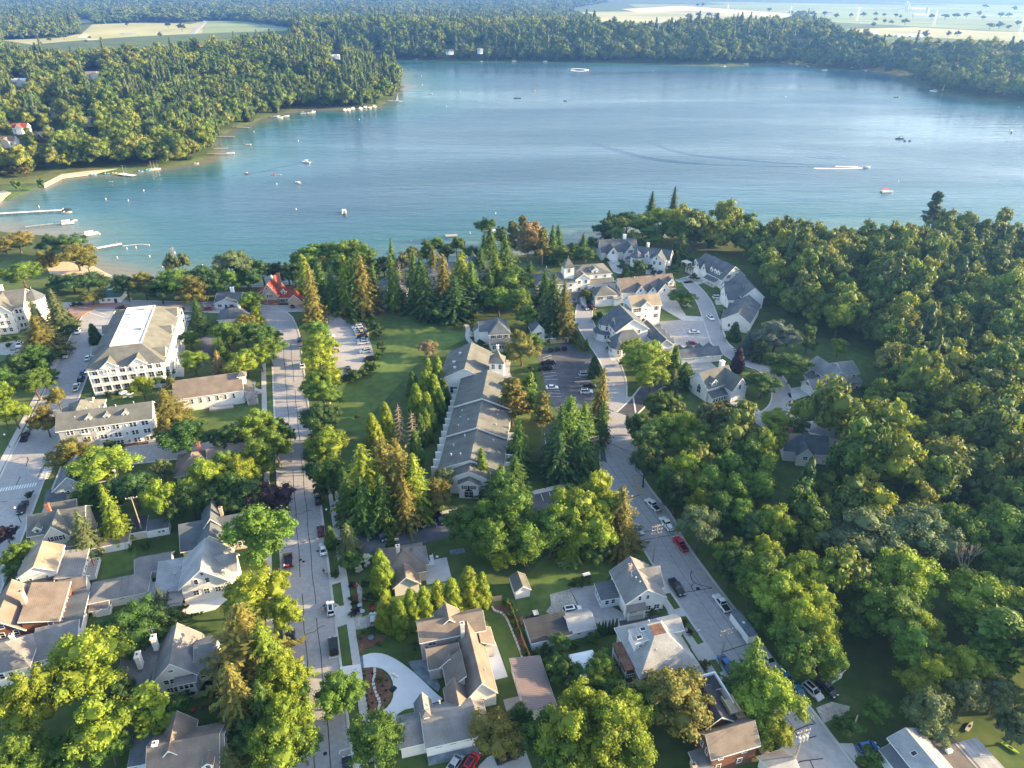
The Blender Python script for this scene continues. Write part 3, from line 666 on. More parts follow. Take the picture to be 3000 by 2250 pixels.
def broad(seed, lobes, per, leaf, m='leaf', shape='round', name='crown'):
    """broadleaf crown, unit radius 1, base of the crown at z=0.55, top near z=2.5; tree height 2.5"""
    rng = np.random.default_rng(seed); L = Leaves()
    zc, rz, rx = {'round': (1.48, .98, 1.0), 'tall': (1.5, 1.08, .80), 'spread': (1.5, .80, 1.12), 'oval': (1.35, 1.12, .74)}[shape]
    # a few limb masses, each carrying its own lobes: uneven outline with gaps between the masses
    nm = int(rng.integers(6, 9)) if lobes > 20 else 5
    masses = [(0, 0, zc+rz*.52, .44)]
    for i in range(nm-1):
        t = 2*pi*i/(nm-1)+rng.uniform(-.45, .45); k = rng.uniform(.42, .66); zz = rng.uniform(-.48, .34)
        masses.append((rx*k*cos(t), rx*k*sin(t), zc+rz*zz, rng.uniform(.36, .54)))
    masses.append((0, 0, zc-.1, .52)); gold = pi*(3-5**.5); per_m = max(4, int(lobes*1.15/len(masses))); i0 = 0
    for mx, my, mz, mr in masses:
        tm = rng.uniform(.86, 1.14); L.blob((mx, my, mz), mr*.66, rng, tm, (1, 1, .8))
        for i in range(per_m):
            z = 1-2*(i+.5)/per_m
            if z < -.62: continue
            t = gold*(i+i0)+rng.uniform(-.4, .4); rr = math.sqrt(1-z*z); k = mr*rng.uniform(.62, 1.0)
            c = np.array((mx+k*rr*cos(t), my+k*rr*sin(t), mz+k*z*.85)); r = rng.uniform(.11, .23)*(1.25 if lobes < 30 else 1.0); tone = tm*rng.uniform(.8, 1.22)
            L.blob(c, r*.70, rng, tone, (1, 1, .85))
            out = c-np.array((mx*.6, my*.6, mz-.2)); out /= np.linalg.norm(out)+1e-6
            D = dirs_on_sphere(per, rng); D = D[(D@out) > -.45]
            P = c+D*(r*rng.uniform(.7, 1.42, (len(D), 1)))*np.array([1, 1, .85])
            L.quads(P, D+rng.normal(size=D.shape)*.5+np.array([0, 0, .2]), leaf, rng, tone*rng.uniform(.75, 1.25, len(D)))
        i0 += 7
    return L.mesh(name, m)
def spruce(seed, tiers, arms, m='leaf', dense=1., droop=.35, slim=1., name='crown', leaf=.14, gap=0.):
    """spruce, unit radius 1, height 3.6; branches as drooping sprays"""
    rng = np.random.default_rng(seed); L = Leaves(); Hh = 3.6
    for k in range(tiers):
        t = (k+rng.uniform(-.2, .2))/tiers; z = .35+(Hh-.45)*t
        R = slim*(1-t)**.74*rng.uniform(.68, 1.2)+.05
        if gap and rng.random() < gap: R *= .55
        na = max(4, int(arms*(1-.55*t)))
        for j in range(na):
            a = 2*pi*(j+rng.uniform(-.3, .3))/na + k*1.1; rl = R*rng.uniform(.6, 1.2)
            ns = max(2, int(6*dense*rl/ .9)+1); s = np.linspace(.18, 1, ns)
            cx_, cy_ = np.cos(a)*rl*s, np.sin(a)*rl*s; cz = z - droop*rl*s**1.4 + .10*rl*s**4
            C = np.stack([cx_, cy_, cz], 1); tone = rng.uniform(.75, 1.2)
            D = np.tile([-sin(a), cos(a), 0], (ns, 1))
            N = np.tile([cos(a)*.45, sin(a)*.45, .9], (ns, 1))+rng.normal(size=(ns, 3))*.22
            w = (leaf*(1.35-.55*s)*(.6+.6*(1-t)))
            L.quads(C, N, w, rng, tone*rng.uniform(.85, 1.15, ns), 2.3)
            L.quads(C+np.array([0, 0, -.05])+rng.normal(size=C.shape)*.025, np.tile([cos(a), sin(a), .15], (ns, 1))+rng.normal(size=(ns, 3))*.3, w*.8, rng, tone*np.ones(ns), 1.5)
    for k in range(9):
        t = k/9; L.blob((0, 0, .45+(Hh-.6)*t), slim*.50*(1-t)**.9+.03, rng, .97, (1, 1, 1.2))
    return L.mesh(name, m)
def cedar(seed, n, per, leaf, m='leaf', name='crown'):
    """dense narrow conical cedar, unit radius 1, height 3.4"""
    rng = np.random.default_rng(seed); L = Leaves()
    for i in range(n):
        t = (i+.5)/n; z = .15+3.15*t; R = (1-t)**.62*.80; a = i*2.4+rng.uniform(-.3, .3)
        c = np.array((R*.72*cos(a), R*.72*sin(a), z)); r = .20+.20*(1-t)
        tone = rng.uniform(.8, 1.2); L.blob(c, r*.8, rng, tone, (1, 1, 1.5))
        D = dirs_on_sphere(per, rng); P = c+D*r*np.array([1, 1, 1.6])*rng.uniform(.85, 1.15, (len(D), 1))
        L.quads(P, D+rng.normal(size=D.shape)*.35, leaf, rng, tone*rng.uniform(.8, 1.2, len(D)), 2.0, np.tile([0, 0, 1.], (len(D), 1)))
    for k in range(7):
        t = k/7; L.blob((0, 0, .3+2.9*t), .62*(1-t)**.6, rng, .97, (1, 1, 1.3))
    return L.mesh(name, m)
def pine(seed, name='crown'):
    """open white pine: separate level plumes, unit radius 1, height 3.6"""
    rng = np.random.default_rng(seed); L = Leaves()
    for k in range(13):
        t = k/13; z = 1.0+2.55*t; R = (1-t*.75)*rng.uniform(.55, 1.05)
        for j in range(rng.integers(3, 6)):
            a = rng.uniform(0, 2*pi); rl = R*rng.uniform(.6, 1.05)
            for q in range(4):
                f = .45+.2*q; c = np.array((cos(a)*rl*f, sin(a)*rl*f, z+.16*f*rl+rng.uniform(-.05, .05)))
                D = dirs_on_sphere(16, rng); P = c+D*np.array([.20, .20, .10])
                L.quads(P, D*.6+np.array([0, 0, .8])+rng.normal(size=D.shape)*.3, .13, rng, rng.uniform(.75, 1.2)*np.ones(len(D)), 1.8)
    return L.mesh(name, m='leaf') if False else L.mesh(name, 'leaf')
def trunk_mesh(h, r, top, bark='trunk_bark', limbs=5, seed=0, spread=.6):
    rng = random.Random(seed); mb = MB()
    pts = [(0, 0, -.15), (0, 0, h*.25), (rng.uniform(-.04,.04), rng.uniform(-.04,.04), h*.6), (rng.uniform(-.05,.05), rng.uniform(-.05,.05), top)]
    mb.path([Vector(p) for p in pts], [r*1.35, r, r*.75, r*.25], 7)
    for i in range(limbs):
        a = 2*pi*i/limbs+rng.uniform(-.4, .4); z = h*rng.uniform(.45, .8)
        mb.tube((0, 0, z), (cos(a)*spread, sin(a)*spread, z+spread*rng.uniform(.5, 1.1)), r*.4, r*.1, 5)
    return mb.mesh('trunk', bark)
def dead_mesh(seed, conifer=False):
    rng = random.Random(seed); mb = MB()
    if conifer:
        mb.path([Vector((0,0,-.1)), Vector((0,0,1.8)), Vector((.03,0,3.5))], [.05, .035, .008], 6)
        for k in range(64):
            z = .6+2.75*k/64; a = k*2.4; r = .85*(1-(z/3.6))**.6+.05
            e = (cos(a)*r, sin(a)*r, z-.12*r)
            mb.tube((0, 0, z), e, .014, .006, 4)
            for s in (.45, .7, .9):
                for q in (-1, 1):
                    b = a+q*.9; mb.tube((e[0]*s, e[1]*s, z-.12*r*s), (e[0]*s+cos(b)*.18*r, e[1]*s+sin(b)*.18*r, z-.12*r*s-.05), .008, .004, 3)
    else:
        def grow(p, d, l, r, n):
            q = p+d*l; mb.tube(p, q, r, r*.62, 5)
            if n:
                for i in range(3 if n > 1 else 4):
                    v = (d+Vector((rng.uniform(-1,1), rng.uniform(-1,1), rng.uniform(-.1,.8)))*.62).normalized(); grow(q, v, l*rng.uniform(.6,.85), r*.55, n-1)
        grow(Vector((0,0,-.1)), Vector((0,0,1)), .8, .06, 4)
    return mb.mesh('branches', 'pale_bark')

BROAD = [broad(100+i, 64, 130, .050, shape=s) for i, s in enumerate(['round', 'round', 'spread', 'tall', 'round', 'spread', 'oval', 'tall', 'round', 'round', 'spread', 'tall'])]
MID = [broad(150+i, 30, 70, .09, shape=s) for i, s in enumerate(['round', 'spread', 'tall', 'round'])]
SPRUCE = [spruce(200+i, 30, 12, dense=1.5, leaf=.115) for i in range(3)]
SLIM = [spruce(220+i, 28, 10, leaf=.12, slim=.85, dense=1.1, gap=.2, droop=.5) for i in range(2)]
CEDAR = [cedar(240+i, 30, 130, .065) for i in range(3)]
PINE = [pine(260+i) for i in range(2)]
BUSH = [broad(280+i, 18, 80, .11, shape='spread', name='foliage') for i in range(3)]
TR_B = [trunk_mesh(1.0, .055, 1.7, seed=i) for i in range(3)]
TR_S = trunk_mesh(1.5, .05, 3.3, limbs=0)
TR_P = trunk_mesh(1.6, .05, 3.3, 'pale_bark', limbs=9, spread=.7, seed=5)
DEAD = [dead_mesh(1), dead_mesh(2, True), dead_mesh(5)]
KINDS = {  # name, crown meshes, trunk mesh, unit height
    'b': ('broadleaf_tree', BROAD, TR_B, 2.5), 'm': ('broadleaf_tree', MID, TR_B, 2.5), 's': ('spruce_tree', SPRUCE, [TR_S], 3.6), 'l': ('spruce_tree', SLIM, [TR_S], 3.6),
    'c': ('cedar_tree', CEDAR, [TR_S], 3.4), 'p': ('pine_tree', PINE, [TR_P], 3.6)}
GREEN = dict(y=(.15,.20,.022), g=(.085,.145,.022), d=(.042,.082,.024), o=(.13,.125,.03), u=(.035,.024,.034), s=(.095,.125,.055), k=(.055,.105,.02), n=(.045,.075,.028), t=(.21,.16,.075), b=(.07,.10,.085))
TREES = []
LABELS = {}
def tree(c, x, y, r, kind, tone, label, group=None, h=None, z=0., cat='tree'):
    """x, y = crown centre and r = crown radius, measured in the crop"""
    name, meshes, trunks, uh = KINDS[kind]
    rm = r*px_m(c, x, y, 6)*((1.28, 1.1, 1.42, 1.2, 1.5)[len(TREES) % 5] if kind in 'sl' else 1.0)
    H_ = h if h else min(24, max(3, rm*{'b': 2.35, 'm': 2.35, 's': 3.9, 'l': 4.3, 'c': 3.3, 'p': 3.6}[kind]))
    X, Y = G(c, x, y, z + H_*.58)
    return tree_w(X, Y, z, rm, H_, kind, tone, label, group, cat)
def tree_w(X, Y, z, rm, H_, kind, tone, label, group=None, cat='tree'):
    name, meshes, trunks, uh = KINDS[kind]
    k = len(TREES)
    rz = (k*2.399) % (2*pi)
    t = thing(name, label, cat, (X, Y, z), rz, group)
    t.rotation_euler = (RND.uniform(-.04, .04), RND.uniform(-.04, .04), rz)
    s = (rm*RND.uniform(.93, 1.07), rm*RND.uniform(.93, 1.07), H_/uh)
    col = GREEN[tone]; f = 1.22*RND.uniform(.85, 1.18); hue = RND.uniform(-.1, .1)
    cr = link('crown', meshes[k % len(meshes)], t, sc=s); cr.color = (col[0]*f*(1+hue), col[1]*f, col[2]*f*(1-hue), 1)
    link('trunk', trunks[k % len(trunks)], t, sc=(max(rm, H_*.3), max(rm, H_*.3), H_/uh))
    TREES.append((X, Y, rm)); return t
def bush(c, x, y, r, tone, label, group=None, h=None, z=0., name='shrub'):
    rm = r*px_m(c, x, y, 1); H_ = h or rm*1.5
    X, Y = G(c, x, y, z+H_*.45)
    t = thing(name, label, 'shrub', (X, Y, z), RND.uniform(0, 6), group)
    col = GREEN[tone] if isinstance(tone, str) else tone; f = RND.uniform(.85, 1.15)
    o = link('foliage', BUSH[RND.randrange(3)], t, (0, 0, -.5*H_*.5), 0, (rm*.92, rm*.92, H_/2.0)); o.color = (col[0]*f, col[1]*f, col[2]*f, 1)
    st = link('stem', TR_B[0], t, (0, 0, 0), 0, (H_*.4, H_*.4, H_*.3)); return t
def dead(c, x, y, r, i, label, h):
    rm = r*px_m(c, x, y, 6); X, Y = G(c, x, y, h*.6)
    t = thing('dead_tree', label, 'dead tree', (X, Y, 0), RND.uniform(0, 6))
    me = DEAD[i]; zs = [v.co.z for v in me.vertices]; 
    link('branches', me, t, (0, 0, 0), 0, (rm*1.0, rm*1.0, h/max(zs))); TREES.append((X, Y, rm)); return t
# ------------------------------------------------------------------ building kit
_WM = {}
def win_mesh(w, h, style):
    k = (round(w, 2), round(h, 2), style)
    if k in _WM: return _WM[k]
    fr, t = MB(), .11
    x, z = w/2, h/2
    fr.box(-x-t, -.09, -z-t, -x, .04, z+t).box(x, -.09, -z-t, x+t, .04, z+t).box(-x, -.085, z, x, .04, z+t).box(-x-.06, -.14, -z-t, x+.06, .04, -z)
    fr.box(-x, -.06, -.03, x, .04, .03)
    if w > 1.0: fr.box(-.035, -.055, -z, .035, .04, z)
    pn = MB()
    if style == 'arch':
        n = 8; prof = [(-x, -z), (x, -z)] + [(x*cos(pi*i/n), z-.15+x*.9*sin(pi*i/n)) for i in range(n+1)]
        pn.prism(prof, -.035, -.01); fr.prism([(-x-t, z), (x+t, z)] + [((x+t)*cos(pi*i/n), z-.1+(x+t)*.9*sin(pi*i/n)) for i in range(n+1)], -.03, .04)
    else: pn.box(-x, -.03, -z, x, .02, z)
    _WM[k] = (fr.mesh('window', 'white_paint'), pn.mesh('pane', 'window_glass')); return _WM[k]
_DM = {}
ROT = {'f': 0, 'r': pi/2, 'b': pi, 'l': -pi/2}
class House:
    def __init__(s, name, label, c, A, z, ang=None, cat='house', group=None, shift=(0, 0)):
        p = G(c, *A, z); s.a = TH if ang is None else radians(ang)
        p = (p[0]+cos(s.a)*shift[0]-sin(s.a)*shift[1], p[1]+sin(s.a)*shift[0]+cos(s.a)*shift[1])
        s.o = thing(name, label, cat, p, s.a, group); s.wall, s.roof = 'white_siding', 'green_roof'
    def mesh(s, mb, name, m): return mb.build(name, m, s.o)
    def wing(s, x0, y0, x1, y1, he, rise, ax='y', z0=0, wall=None, roof=None, ov=.45, nm='', flat=0.):
        wall, roof = wall or s.wall, roof or s.roof; t = .16
        xm, ym = (x0+x1)/2, (y0+y1)/2; zr = he+rise
        w = MB(); r = MB(); tr = MB()
        if ax in 'xy':
            a0, a1, b0, b1 = (x0, x1, y0, y1) if ax == 'y' else (y0, y1, x0, x1)
            am = (a0+a1)/2; sl = rise/(am-a0)
            w.prism([(a0, z0), (a1, z0), (a1, he-.03), (am, zr-.03), (a0, he-.03)], b0, b1, ax)
            e0, e1, ze = a0-ov, a1+ov, he-sl*ov
            ch = lambda q, tt: [(e0-q, ze-sl*q), (am, zr), (e1+q, ze-sl*q), (e1+q, ze-sl*q+tt), (am, zr+tt), (e0-q, ze-sl*q+tt)]
            r.prism(ch(0, t), b0-ov, b1+ov, ax)
            for bb in ((b0-ov-.05, b0-ov), (b1+ov, b1+ov+.05)):
                tr.prism([(e0, ze-.16), (am, zr-.16), (e1, ze-.16), (e1, ze+t-.02), (am, zr+t-.02), (e0, ze+t-.02)], bb[0], bb[1], ax)
            for q in (e0-.04, e1):
                if ax == 'y': tr.box(q, b0-ov, ze-.12, q+.04, b1+ov, ze+t-.03)
                else: tr.box(b0-ov, q, ze-.12, b1+ov, q+.04, ze+t-.03)
        elif ax == 'hip':
            w.box(x0, y0, z0, x1, y1, he)
            k = min(x1-x0, y1-y0)/2*(1-flat); ix0, ix1, iy0, iy1 = x0+k, x1-k, y0+k, y1-k
            if not flat:
                ix0, ix1 = min(ix0, xm), max(ix1, xm); iy0, iy1 = min(iy0, ym), max(iy1, ym)
            sl = rise/k; ze = he-sl*ov
            E = [(x0-ov, y0-ov), (x1+ov, y0-ov), (x1+ov, y1+ov), (x0-ov, y1+ov)]; I = [(ix0, iy0), (ix1, iy0), (ix1, iy1), (ix0, iy1)]
            r.add([(*p, ze) for p in E]+[(*p, ze+t) for p in E]+[(*p, zr+t) for p in I],
                  [(3,2,1,0),(0,1,5,4),(1,2,6,5),(2,3,7,6),(3,0,4,7),(4,5,9,8),(5,6,10,9),(6,7,11,10),(7,4,8,11),(8,9,10,11)])
            tr.box(x0-ov-.05, y0-ov-.05, ze-.14, x1+ov+.05, y1+ov+.05, ze+.08)
        elif ax == 'flat':
            w.box(x0, y0, z0, x1, y1, he); r.box(x0-ov, y0-ov, he, x1+ov, y1+ov, he+t); tr.box(x0-ov-.05, y0-ov-.05, he-.1, x1+ov+.05, y1+ov+.05, he+t-.05)
        elif ax.startswith('shed'):   # shedf/shedb/shedl/shedr: low side
            lo, hi = he, he+rise; q = ax[4]
            zz = {'f': (lo, lo, hi, hi), 'b': (hi, hi, lo, lo), 'l': (lo, hi, hi, lo), 'r': (hi, lo, lo, hi)}[q]
            E = [(x0, y0), (x1, y0), (x1, y1), (x0, y1)]
            w.add([(*p, z0) for p in E]+[(*p, z-.02) for p, z in zip(E, zz)], [(3,2,1,0),(0,1,5,4),(1,2,6,5),(2,3,7,6),(3,0,4,7),(4,5,6,7)])
            span = (y1-y0) if q in 'fb' else (x1-x0); sl = rise/span; dz = sl*ov
            E2 = [(x0-ov, y0-ov), (x1+ov, y0-ov), (x1+ov, y1+ov), (x0-ov, y1+ov)]
            z2 = [z+(dz if z == hi else -dz) if rise else z for z in zz]
            r.add([(*p, z) for p, z in zip(E2, z2)]+[(*p, z+t) for p, z in zip(E2, z2)], [(3,2,1,0),(0,1,5,4),(1,2,6,5),(2,3,7,6),(3,0,4,7),(4,5,6,7)])
            E3 = [(x0-ov-.04, y0-ov-.04), (x1+ov+.04, y0-ov-.04), (x1+ov+.04, y1+ov+.04), (x0-ov-.04, y1+ov+.04)]
            tr.add([(*p, z-.1) for p, z in zip(E3, z2)]+[(*p, z+t-.04) for p, z in zip(E3, z2)], [(3,2,1,0),(0,1,5,4),(1,2,6,5),(2,3,7,6),(3,0,4,7),(4,5,6,7)])
        s.mesh(w, nm+'wall', wall); ro = s.mesh(r, nm+'roof', roof)
        if tr.v: tr.build('trim', 'white_paint', ro)
        return (x0, y0, x1, y1)
    def win(s, W, face, us, z, w=.9, h=1.4, style='rect', shut=False, out=.0):
        x0, y0, x1, y1 = W
        fm, pm = win_mesh(w, h, style)
        for u in us:
            p = {'f': (x0+u, y0-out, z), 'b': (x1-u, y1+out, z), 'l': (x0-out, y1-u, z), 'r': (x1+out, y0+u, z)}[face]
            o = link('window', fm, s.o, p, ROT[face]); link('pane', pm, o)
            if shut:
                for q in (-w/2-.51, w/2+.13): mb = MB(); mb.box(q, -.06, -h/2, q+.38, .02, h/2); mb.build('shutter', 'dark_paint', o)
    def row(s, W, face, n, z, w=.9, h=1.4, m=.8, **k):
        L = (W[2]-W[0]) if face in 'fb' else (W[3]-W[1])
        s.win(W, face, [m+(L-2*m)*(i+.5)/n for i in range(n)], z, w, h, **k)
    def door(s, W, face, u, w=1.0, h=2.1, col='dark_paint', z=0, nm='door'):
        mb = MB(); mb.box(-w/2, -.08, 0, w/2, .02, h)
        if nm == 'garage_door':
            for i in range(1, 4): mb.box(-w/2, -.10, h*i/4-.04, w/2, -.07, h*i/4+.04)
        x0, y0, x1, y1 = W
        p = {'f': (x0+u, y0, z), 'b': (x1-u, y1, z), 'l': (x0, y1-u, z), 'r': (x1, y0+u, z)}[face]
        o = link(nm, mb.mesh(nm, col), s.o, p, ROT[face])
        fr = MB(); fr.box(-w/2-.14, -.11, 0, -w/2, .02, h+.14).box(w/2, -.11, 0, w/2+.14, .02, h+.14).box(-w/2, -.105, h, w/2, .02, h+.14); fr.build('frame', 'white_paint', o)
        hd = MB(); hd.box(w/2-.2, -.14, h*.45, w/2-.12, -.08, h*.52); hd.build('handle', 'metal', o)
    def chimney(s, x, y, z0, z1, w=.9, m='red_brick', d=None):
        d = d or w; mb = MB(); mb.box(x-w/2, y-d/2, z0, x+w/2, y+d/2, z1).box(x-w/2-.1, y-d/2-.1, z1-.25, x+w/2+.1, y+d/2+.1, z1+.05)
        o = s.mesh(mb, 'chimney', m); mb = MB(); mb.cyl(x, y, z1, z1+.3, .18); mb.build('flue', 'dark_paint', o)
    def vents(s, pts, r=.16, h=.5):
        for x, y, z in pts:
            mb = MB(); mb.cyl(x, y, z-.3, z+h, r, n=7).cyl(x, y, z+h-.06, z+h+.06, r*1.5, n=7); s.mesh(mb, 'roof_vent', 'galvanised')
    def dormer(s, x0, x1, y0, y1, zb, he, rise, face='f', wall=None, roof=None, w=.8, h=1.0, ax=None):
        ax = ax or ('y' if face in 'fb' else 'x')
        W = s.wing(x0, y0, x1, y1, he, rise, ax, z0=zb, wall=wall, roof=roof, ov=.22, nm='dormer_')
        L = (x1-x0) if face in 'fb' else (y1-y0)
        s.win(W, face, [L/2], (zb+he)/2+.05, min(w, L-.35), h); return W
    def skylight(s, x, y, z, nx, ny, nz, w=.9, h=1.2):
        mb = MB(); n = Vector((nx, ny, nz)).normalized(); a = Vector((0,0,1)).cross(n); a = a.normalized() if a.length > .05 else Vector((1,0,0)); b = n.cross(a); c = Vector((x, y, z))
        P = [c+a*w*i/2+b*h*j/2 for i, j in ((-1,-1),(1,-1),(1,1),(-1,1))]
        mb.add([p-n*.3 for p in P]+[p+n*.14 for p in P], [(3,2,1,0),(0,1,5,4),(1,2,6,5),(2,3,7,6),(3,0,4,7),(4,5,6,7)])
        o = s.mesh(mb, 'skylight', 'white_paint'); mb = MB(); Q = [c+a*w*.42*i+b*h*.42*j+n*.16 for i, j in ((-1,-1),(1,-1),(1,1),(-1,1))]; mb.add(Q, [(0,1,2,3)]); mb.build('pane', 'window_glass', o)
    def posts(s, pts, z0, z1, r=.1, m='white_paint', nm='porch_post'):
        for x, y in pts: mb = MB(); mb.box(x-r, y-r, z0, x+r, y+r, z1); s.mesh(mb, nm, m)
    def rail(s, pts, z, h=1.0, m='white_paint'):
        mb = MB()
        for (ax, ay), (bx, by) in zip(pts, pts[1:]):
            mb.tube((ax, ay, z+h), (bx, by, z+h), .06, n=4); mb.tube((ax, ay, z+.15), (bx, by, z+.15), .04, n=4)
            k = max(2, int(hypot(bx-ax, by-ay)/.4))
            for i in range(k+1): t = i/k; mb.tube((ax+(bx-ax)*t, ay+(by-ay)*t, z), (ax+(bx-ax)*t, ay+(by-ay)*t, z+h), .035, n=4)
        s.mesh(mb, 'railing', m)
    def slab(s, x0, y0, x1, y1, z, m='grey_wood', nm='deck', t=.2): mb = MB(); mb.box(x0, y0, z-t, x1, y1, z); s.mesh(mb, nm, m)
    def porch(s, x0, y0, x1, y1, he, rise, ax='shedf', roof=None, n=3, rail=True, floor=.4):
        r = MB(); roof = roof or s.roof; t = .14
        hi, lo = he+rise, he
        zz = {'shedf': (lo, lo, hi, hi), 'shedl': (lo, hi, hi, lo), 'shedr': (hi, lo, lo, hi), 'flat': (lo,)*4}[ax]
        E = [(x0-.3, y0-.3), (x1+.3, y0-.3), (x1+.3, y1), (x0-.3, y1)]
        r.add([(*p, z) for p, z in zip(E, zz)]+[(*p, z+t) for p, z in zip(E, zz)], [(3,2,1,0),(0,1,5,4),(1,2,6,5),(2,3,7,6),(3,0,4,7),(4,5,6,7)])
        s.mesh(r, 'porch_roof', roof)
        s.slab(x0, y0, x1, y1, floor, nm='porch_floor', t=floor+.1)
        s.posts([(x0+.1+(x1-x0-.2)*i/(n-1), y0+.1) for i in range(n)], floor, he)
        if rail: s.rail([(x0, y1), (x0, y0+.1), (x1, y0+.1), (x1, y1)], floor, .9)

def tower(s, cx, cy, w, he, rise, z0=0, wall=None, roof=None, n=4, flare=False, nm='tower_'):
    """square or polygonal tower with a pyramid roof"""
    wall, roof = wall or s.wall, roof or s.roof; mb = MB(); r = MB(); a0 = pi/n
    R = w/2/cos(pi/n); P = [(cx+R*cos(a0+2*pi*i/n), cy+R*sin(a0+2*pi*i/n)) for i in range(n)]
    mb.poly(P, z0, he); s.mesh(mb, nm+'wall', wall)
    R2 = R+.45; E = [(cx+R2*cos(a0+2*pi*i/n), cy+R2*sin(a0+2*pi*i/n)) for i in range(n)]
    vs = [(*p, he-.1) for p in E]+[(*p, he+.08) for p in E]; fs = [tuple(range(n-1, -1, -1))]+[(i, (i+1) % n, (i+1) % n+n, i+n) for i in range(n)]
    if flare:
        M = [(cx+R*.5*cos(a0+2*pi*i/n), cy+R*.5*sin(a0+2*pi*i/n)) for i in range(n)]; vs += [(*p, he+rise*.36) for p in M]+[(cx, cy, he+rise)]
        fs += [(i+n, (i+1) % n+n, (i+1) % n+2*n, i+2*n) for i in range(n)]+[(i+2*n, (i+1) % n+2*n, 3*n) for i in range(n)]
    else: vs += [(cx, cy, he+rise)]; fs += [(i+n, (i+1) % n+n, 2*n) for i in range(n)]
    r.add(vs, fs); o = s.mesh(r, nm+'roof', roof); f = MB(); f.tube((cx, cy, he+rise-.1), (cx, cy, he+rise+.9), .05, .02, 5); f.build('finial', 'white_paint', o)
    return (cx-w/2, cy-w/2, cx+w/2, cy+w/2)

# ================================================================== buildings
# --- long lodge in the middle
h = House('lodge', 'very long white lodge with stepped grey-green gable roof and corner tower', 'Z1', (275, 1400), 6, -4, 'lodge')
WL = 19.6
for y0, y1, he, zr in ((0, 16.3, 6.0, 3.6), (16.3, 32.8, 6.9, 3.6), (32.8, 52, 7.8, 3.6)):
    h.wing(.4, y0, WL-.4, y1, he, zr, 'y', ov=.4)
f = h.wing(4.1, -4, 15.6, 0, 5.8, 2.6, 'y', ov=.35); h.row(f, 'f', 2, 4.4, 1.3, 1.2, m=1.2, shut=True)
f = h.wing(7, -6.0, 12.8, -4, 5.0, 1.5, 'y', ov=.4); h.win(f, 'f', [1.9, 3.9], 4.0, 1.1, 1.2, shut=True); h.win(f, 'f', [2.9], 1.4, 2.6, 2.0, 'arch')
n = h.wing(-7, 52, 10, 72.5, 7.6, 4.4, 'y', ov=.5); h.win(n, 'f', [4.2], 3.0, 2.4, 2.4)
for i in range(13):                                        # balcony partitions and sliding doors on the left side
    y = 1.2+i*3.9; step = .0
    mb = MB(); mb.box(-2.3, y-.12, 0, .4, y+.12, 5.6); h.mesh(mb, 'partition', 'white_paint')
    mb = MB(); mb.box(-2.1, y+.12, 2.75, .4, y+3.6, 2.95).box(-2.15, y+.12, 2.95, -2.05, y+3.6, 3.9); h.mesh(mb, 'balcony', 'white_paint')
    h.win((.4, y, WL, y+3.6), 'l', [1.8], 4.2, 1.9, 2.0); h.win((.4, y, WL, y+3.6), 'l', [1.8], 1.2, 1.9, 2.0)
for i in range(6):
    y = 1.2+i*4; mb = MB(); mb.box(WL-.4, y-.12, 0, WL+2.2, y+.12, 5.6); h.mesh(mb, 'partition', 'white_paint'); h.win((.4, y, WL-.4, y+3.6), 'r', [1.8], 4.2, 1.9, 2.0)
t = tower(h, 12.6, 59, 5.2, 12.2, 4.6, flare=True); h.win(t, 'f', [1.35, 3.85], 10.6, 1.1, 1.7, 'arch'); h.win(t, 'r', [2.6], 10.6, 1.1, 1.7, 'arch')
h.chimney(12.6, 61, 15.5, 17.2, .8, 'white_paint')
h.vents([(3.5, y, 8.2) for y in (4, 9, 20, 25, 29, 37, 43)]+[(6.5, y, 9.2) for y in (3, 13, 22, 40, 47)]+[(15.5, y, 8.4) for y in (6, 12, 21, 27, 38, 45)], .17, .5)
h.vents([(-2.5, 55, 9.8), (-3.5, 60, 9.4), (-2, 66, 10)], .45, 1.0)
# --- balconied hotel with the flat white roof
h = House('hotel', 'large balconied white hotel with flat white roof top and grey-green skirt roof', 'R4', (740, 1115), 11, 16, 'hotel', shift=(.6, .6))
h.roof = 'green_roof'
w = h.wing(0, 0, 24.6, 50.5, 10.4, 4.4, 'hip', flat=.42, ov=1.2)
mb = MB(); mb.box(7.0, 7.1, 14.9, 17.6, 43.4, 15.08); h.mesh(mb, 'flat_roof', 'white_roof')
mb = MB(); mb.box(6.9, 7.0, 14.9, 7.15, 43.5, 15.3).box(17.45, 7.0, 14.9, 17.7, 43.5, 15.3).box(7.15, 7.0, 14.9, 17.45, 7.2, 15.3).box(7.15, 43.3, 14.9, 17.45, 43.5, 15.3); h.mesh(mb, 'parapet', 'plaster')
for x, y, a, b in ((10, 36, 1.6, 1.1), (10.6, 33, 1.2, 1.0), (9, 20, 1.0, .8), (12.4, 17, .5, .5), (15.4, 40, 3.0, 1.4), (16.3, 20, .8, 2.0)):
    mb = MB(); mb.box(x-a/2, y-b/2, 15.1, x+a/2, y+b/2, 15.9); h.mesh(mb, 'roof_unit', 'galvanised')
for x0, x1 in ((4.4, 9.6), (14.0, 19.2)):
    g = h.wing(x0, -1.0, x1, 5, 10.6, 2.2, 'y', z0=7.6, ov=.4, nm='dormer_'); h.win(g, 'f', [1.6, 3.6], 9.2, 1.2, 1.5)
for y0 in (6, 26, 44):
    h.wing(20, y0-2.6, 25.2, y0+2.6, 10.6, 2.2, 'x', z0=7.6, ov=.4, nm='dormer_')
for y0 in (14, 33): h.wing(-.8, y0-2.6, 4, y0+2.6, 10.6, 2.2, 'x', z0=7.6, ov=.4, nm='dormer_')
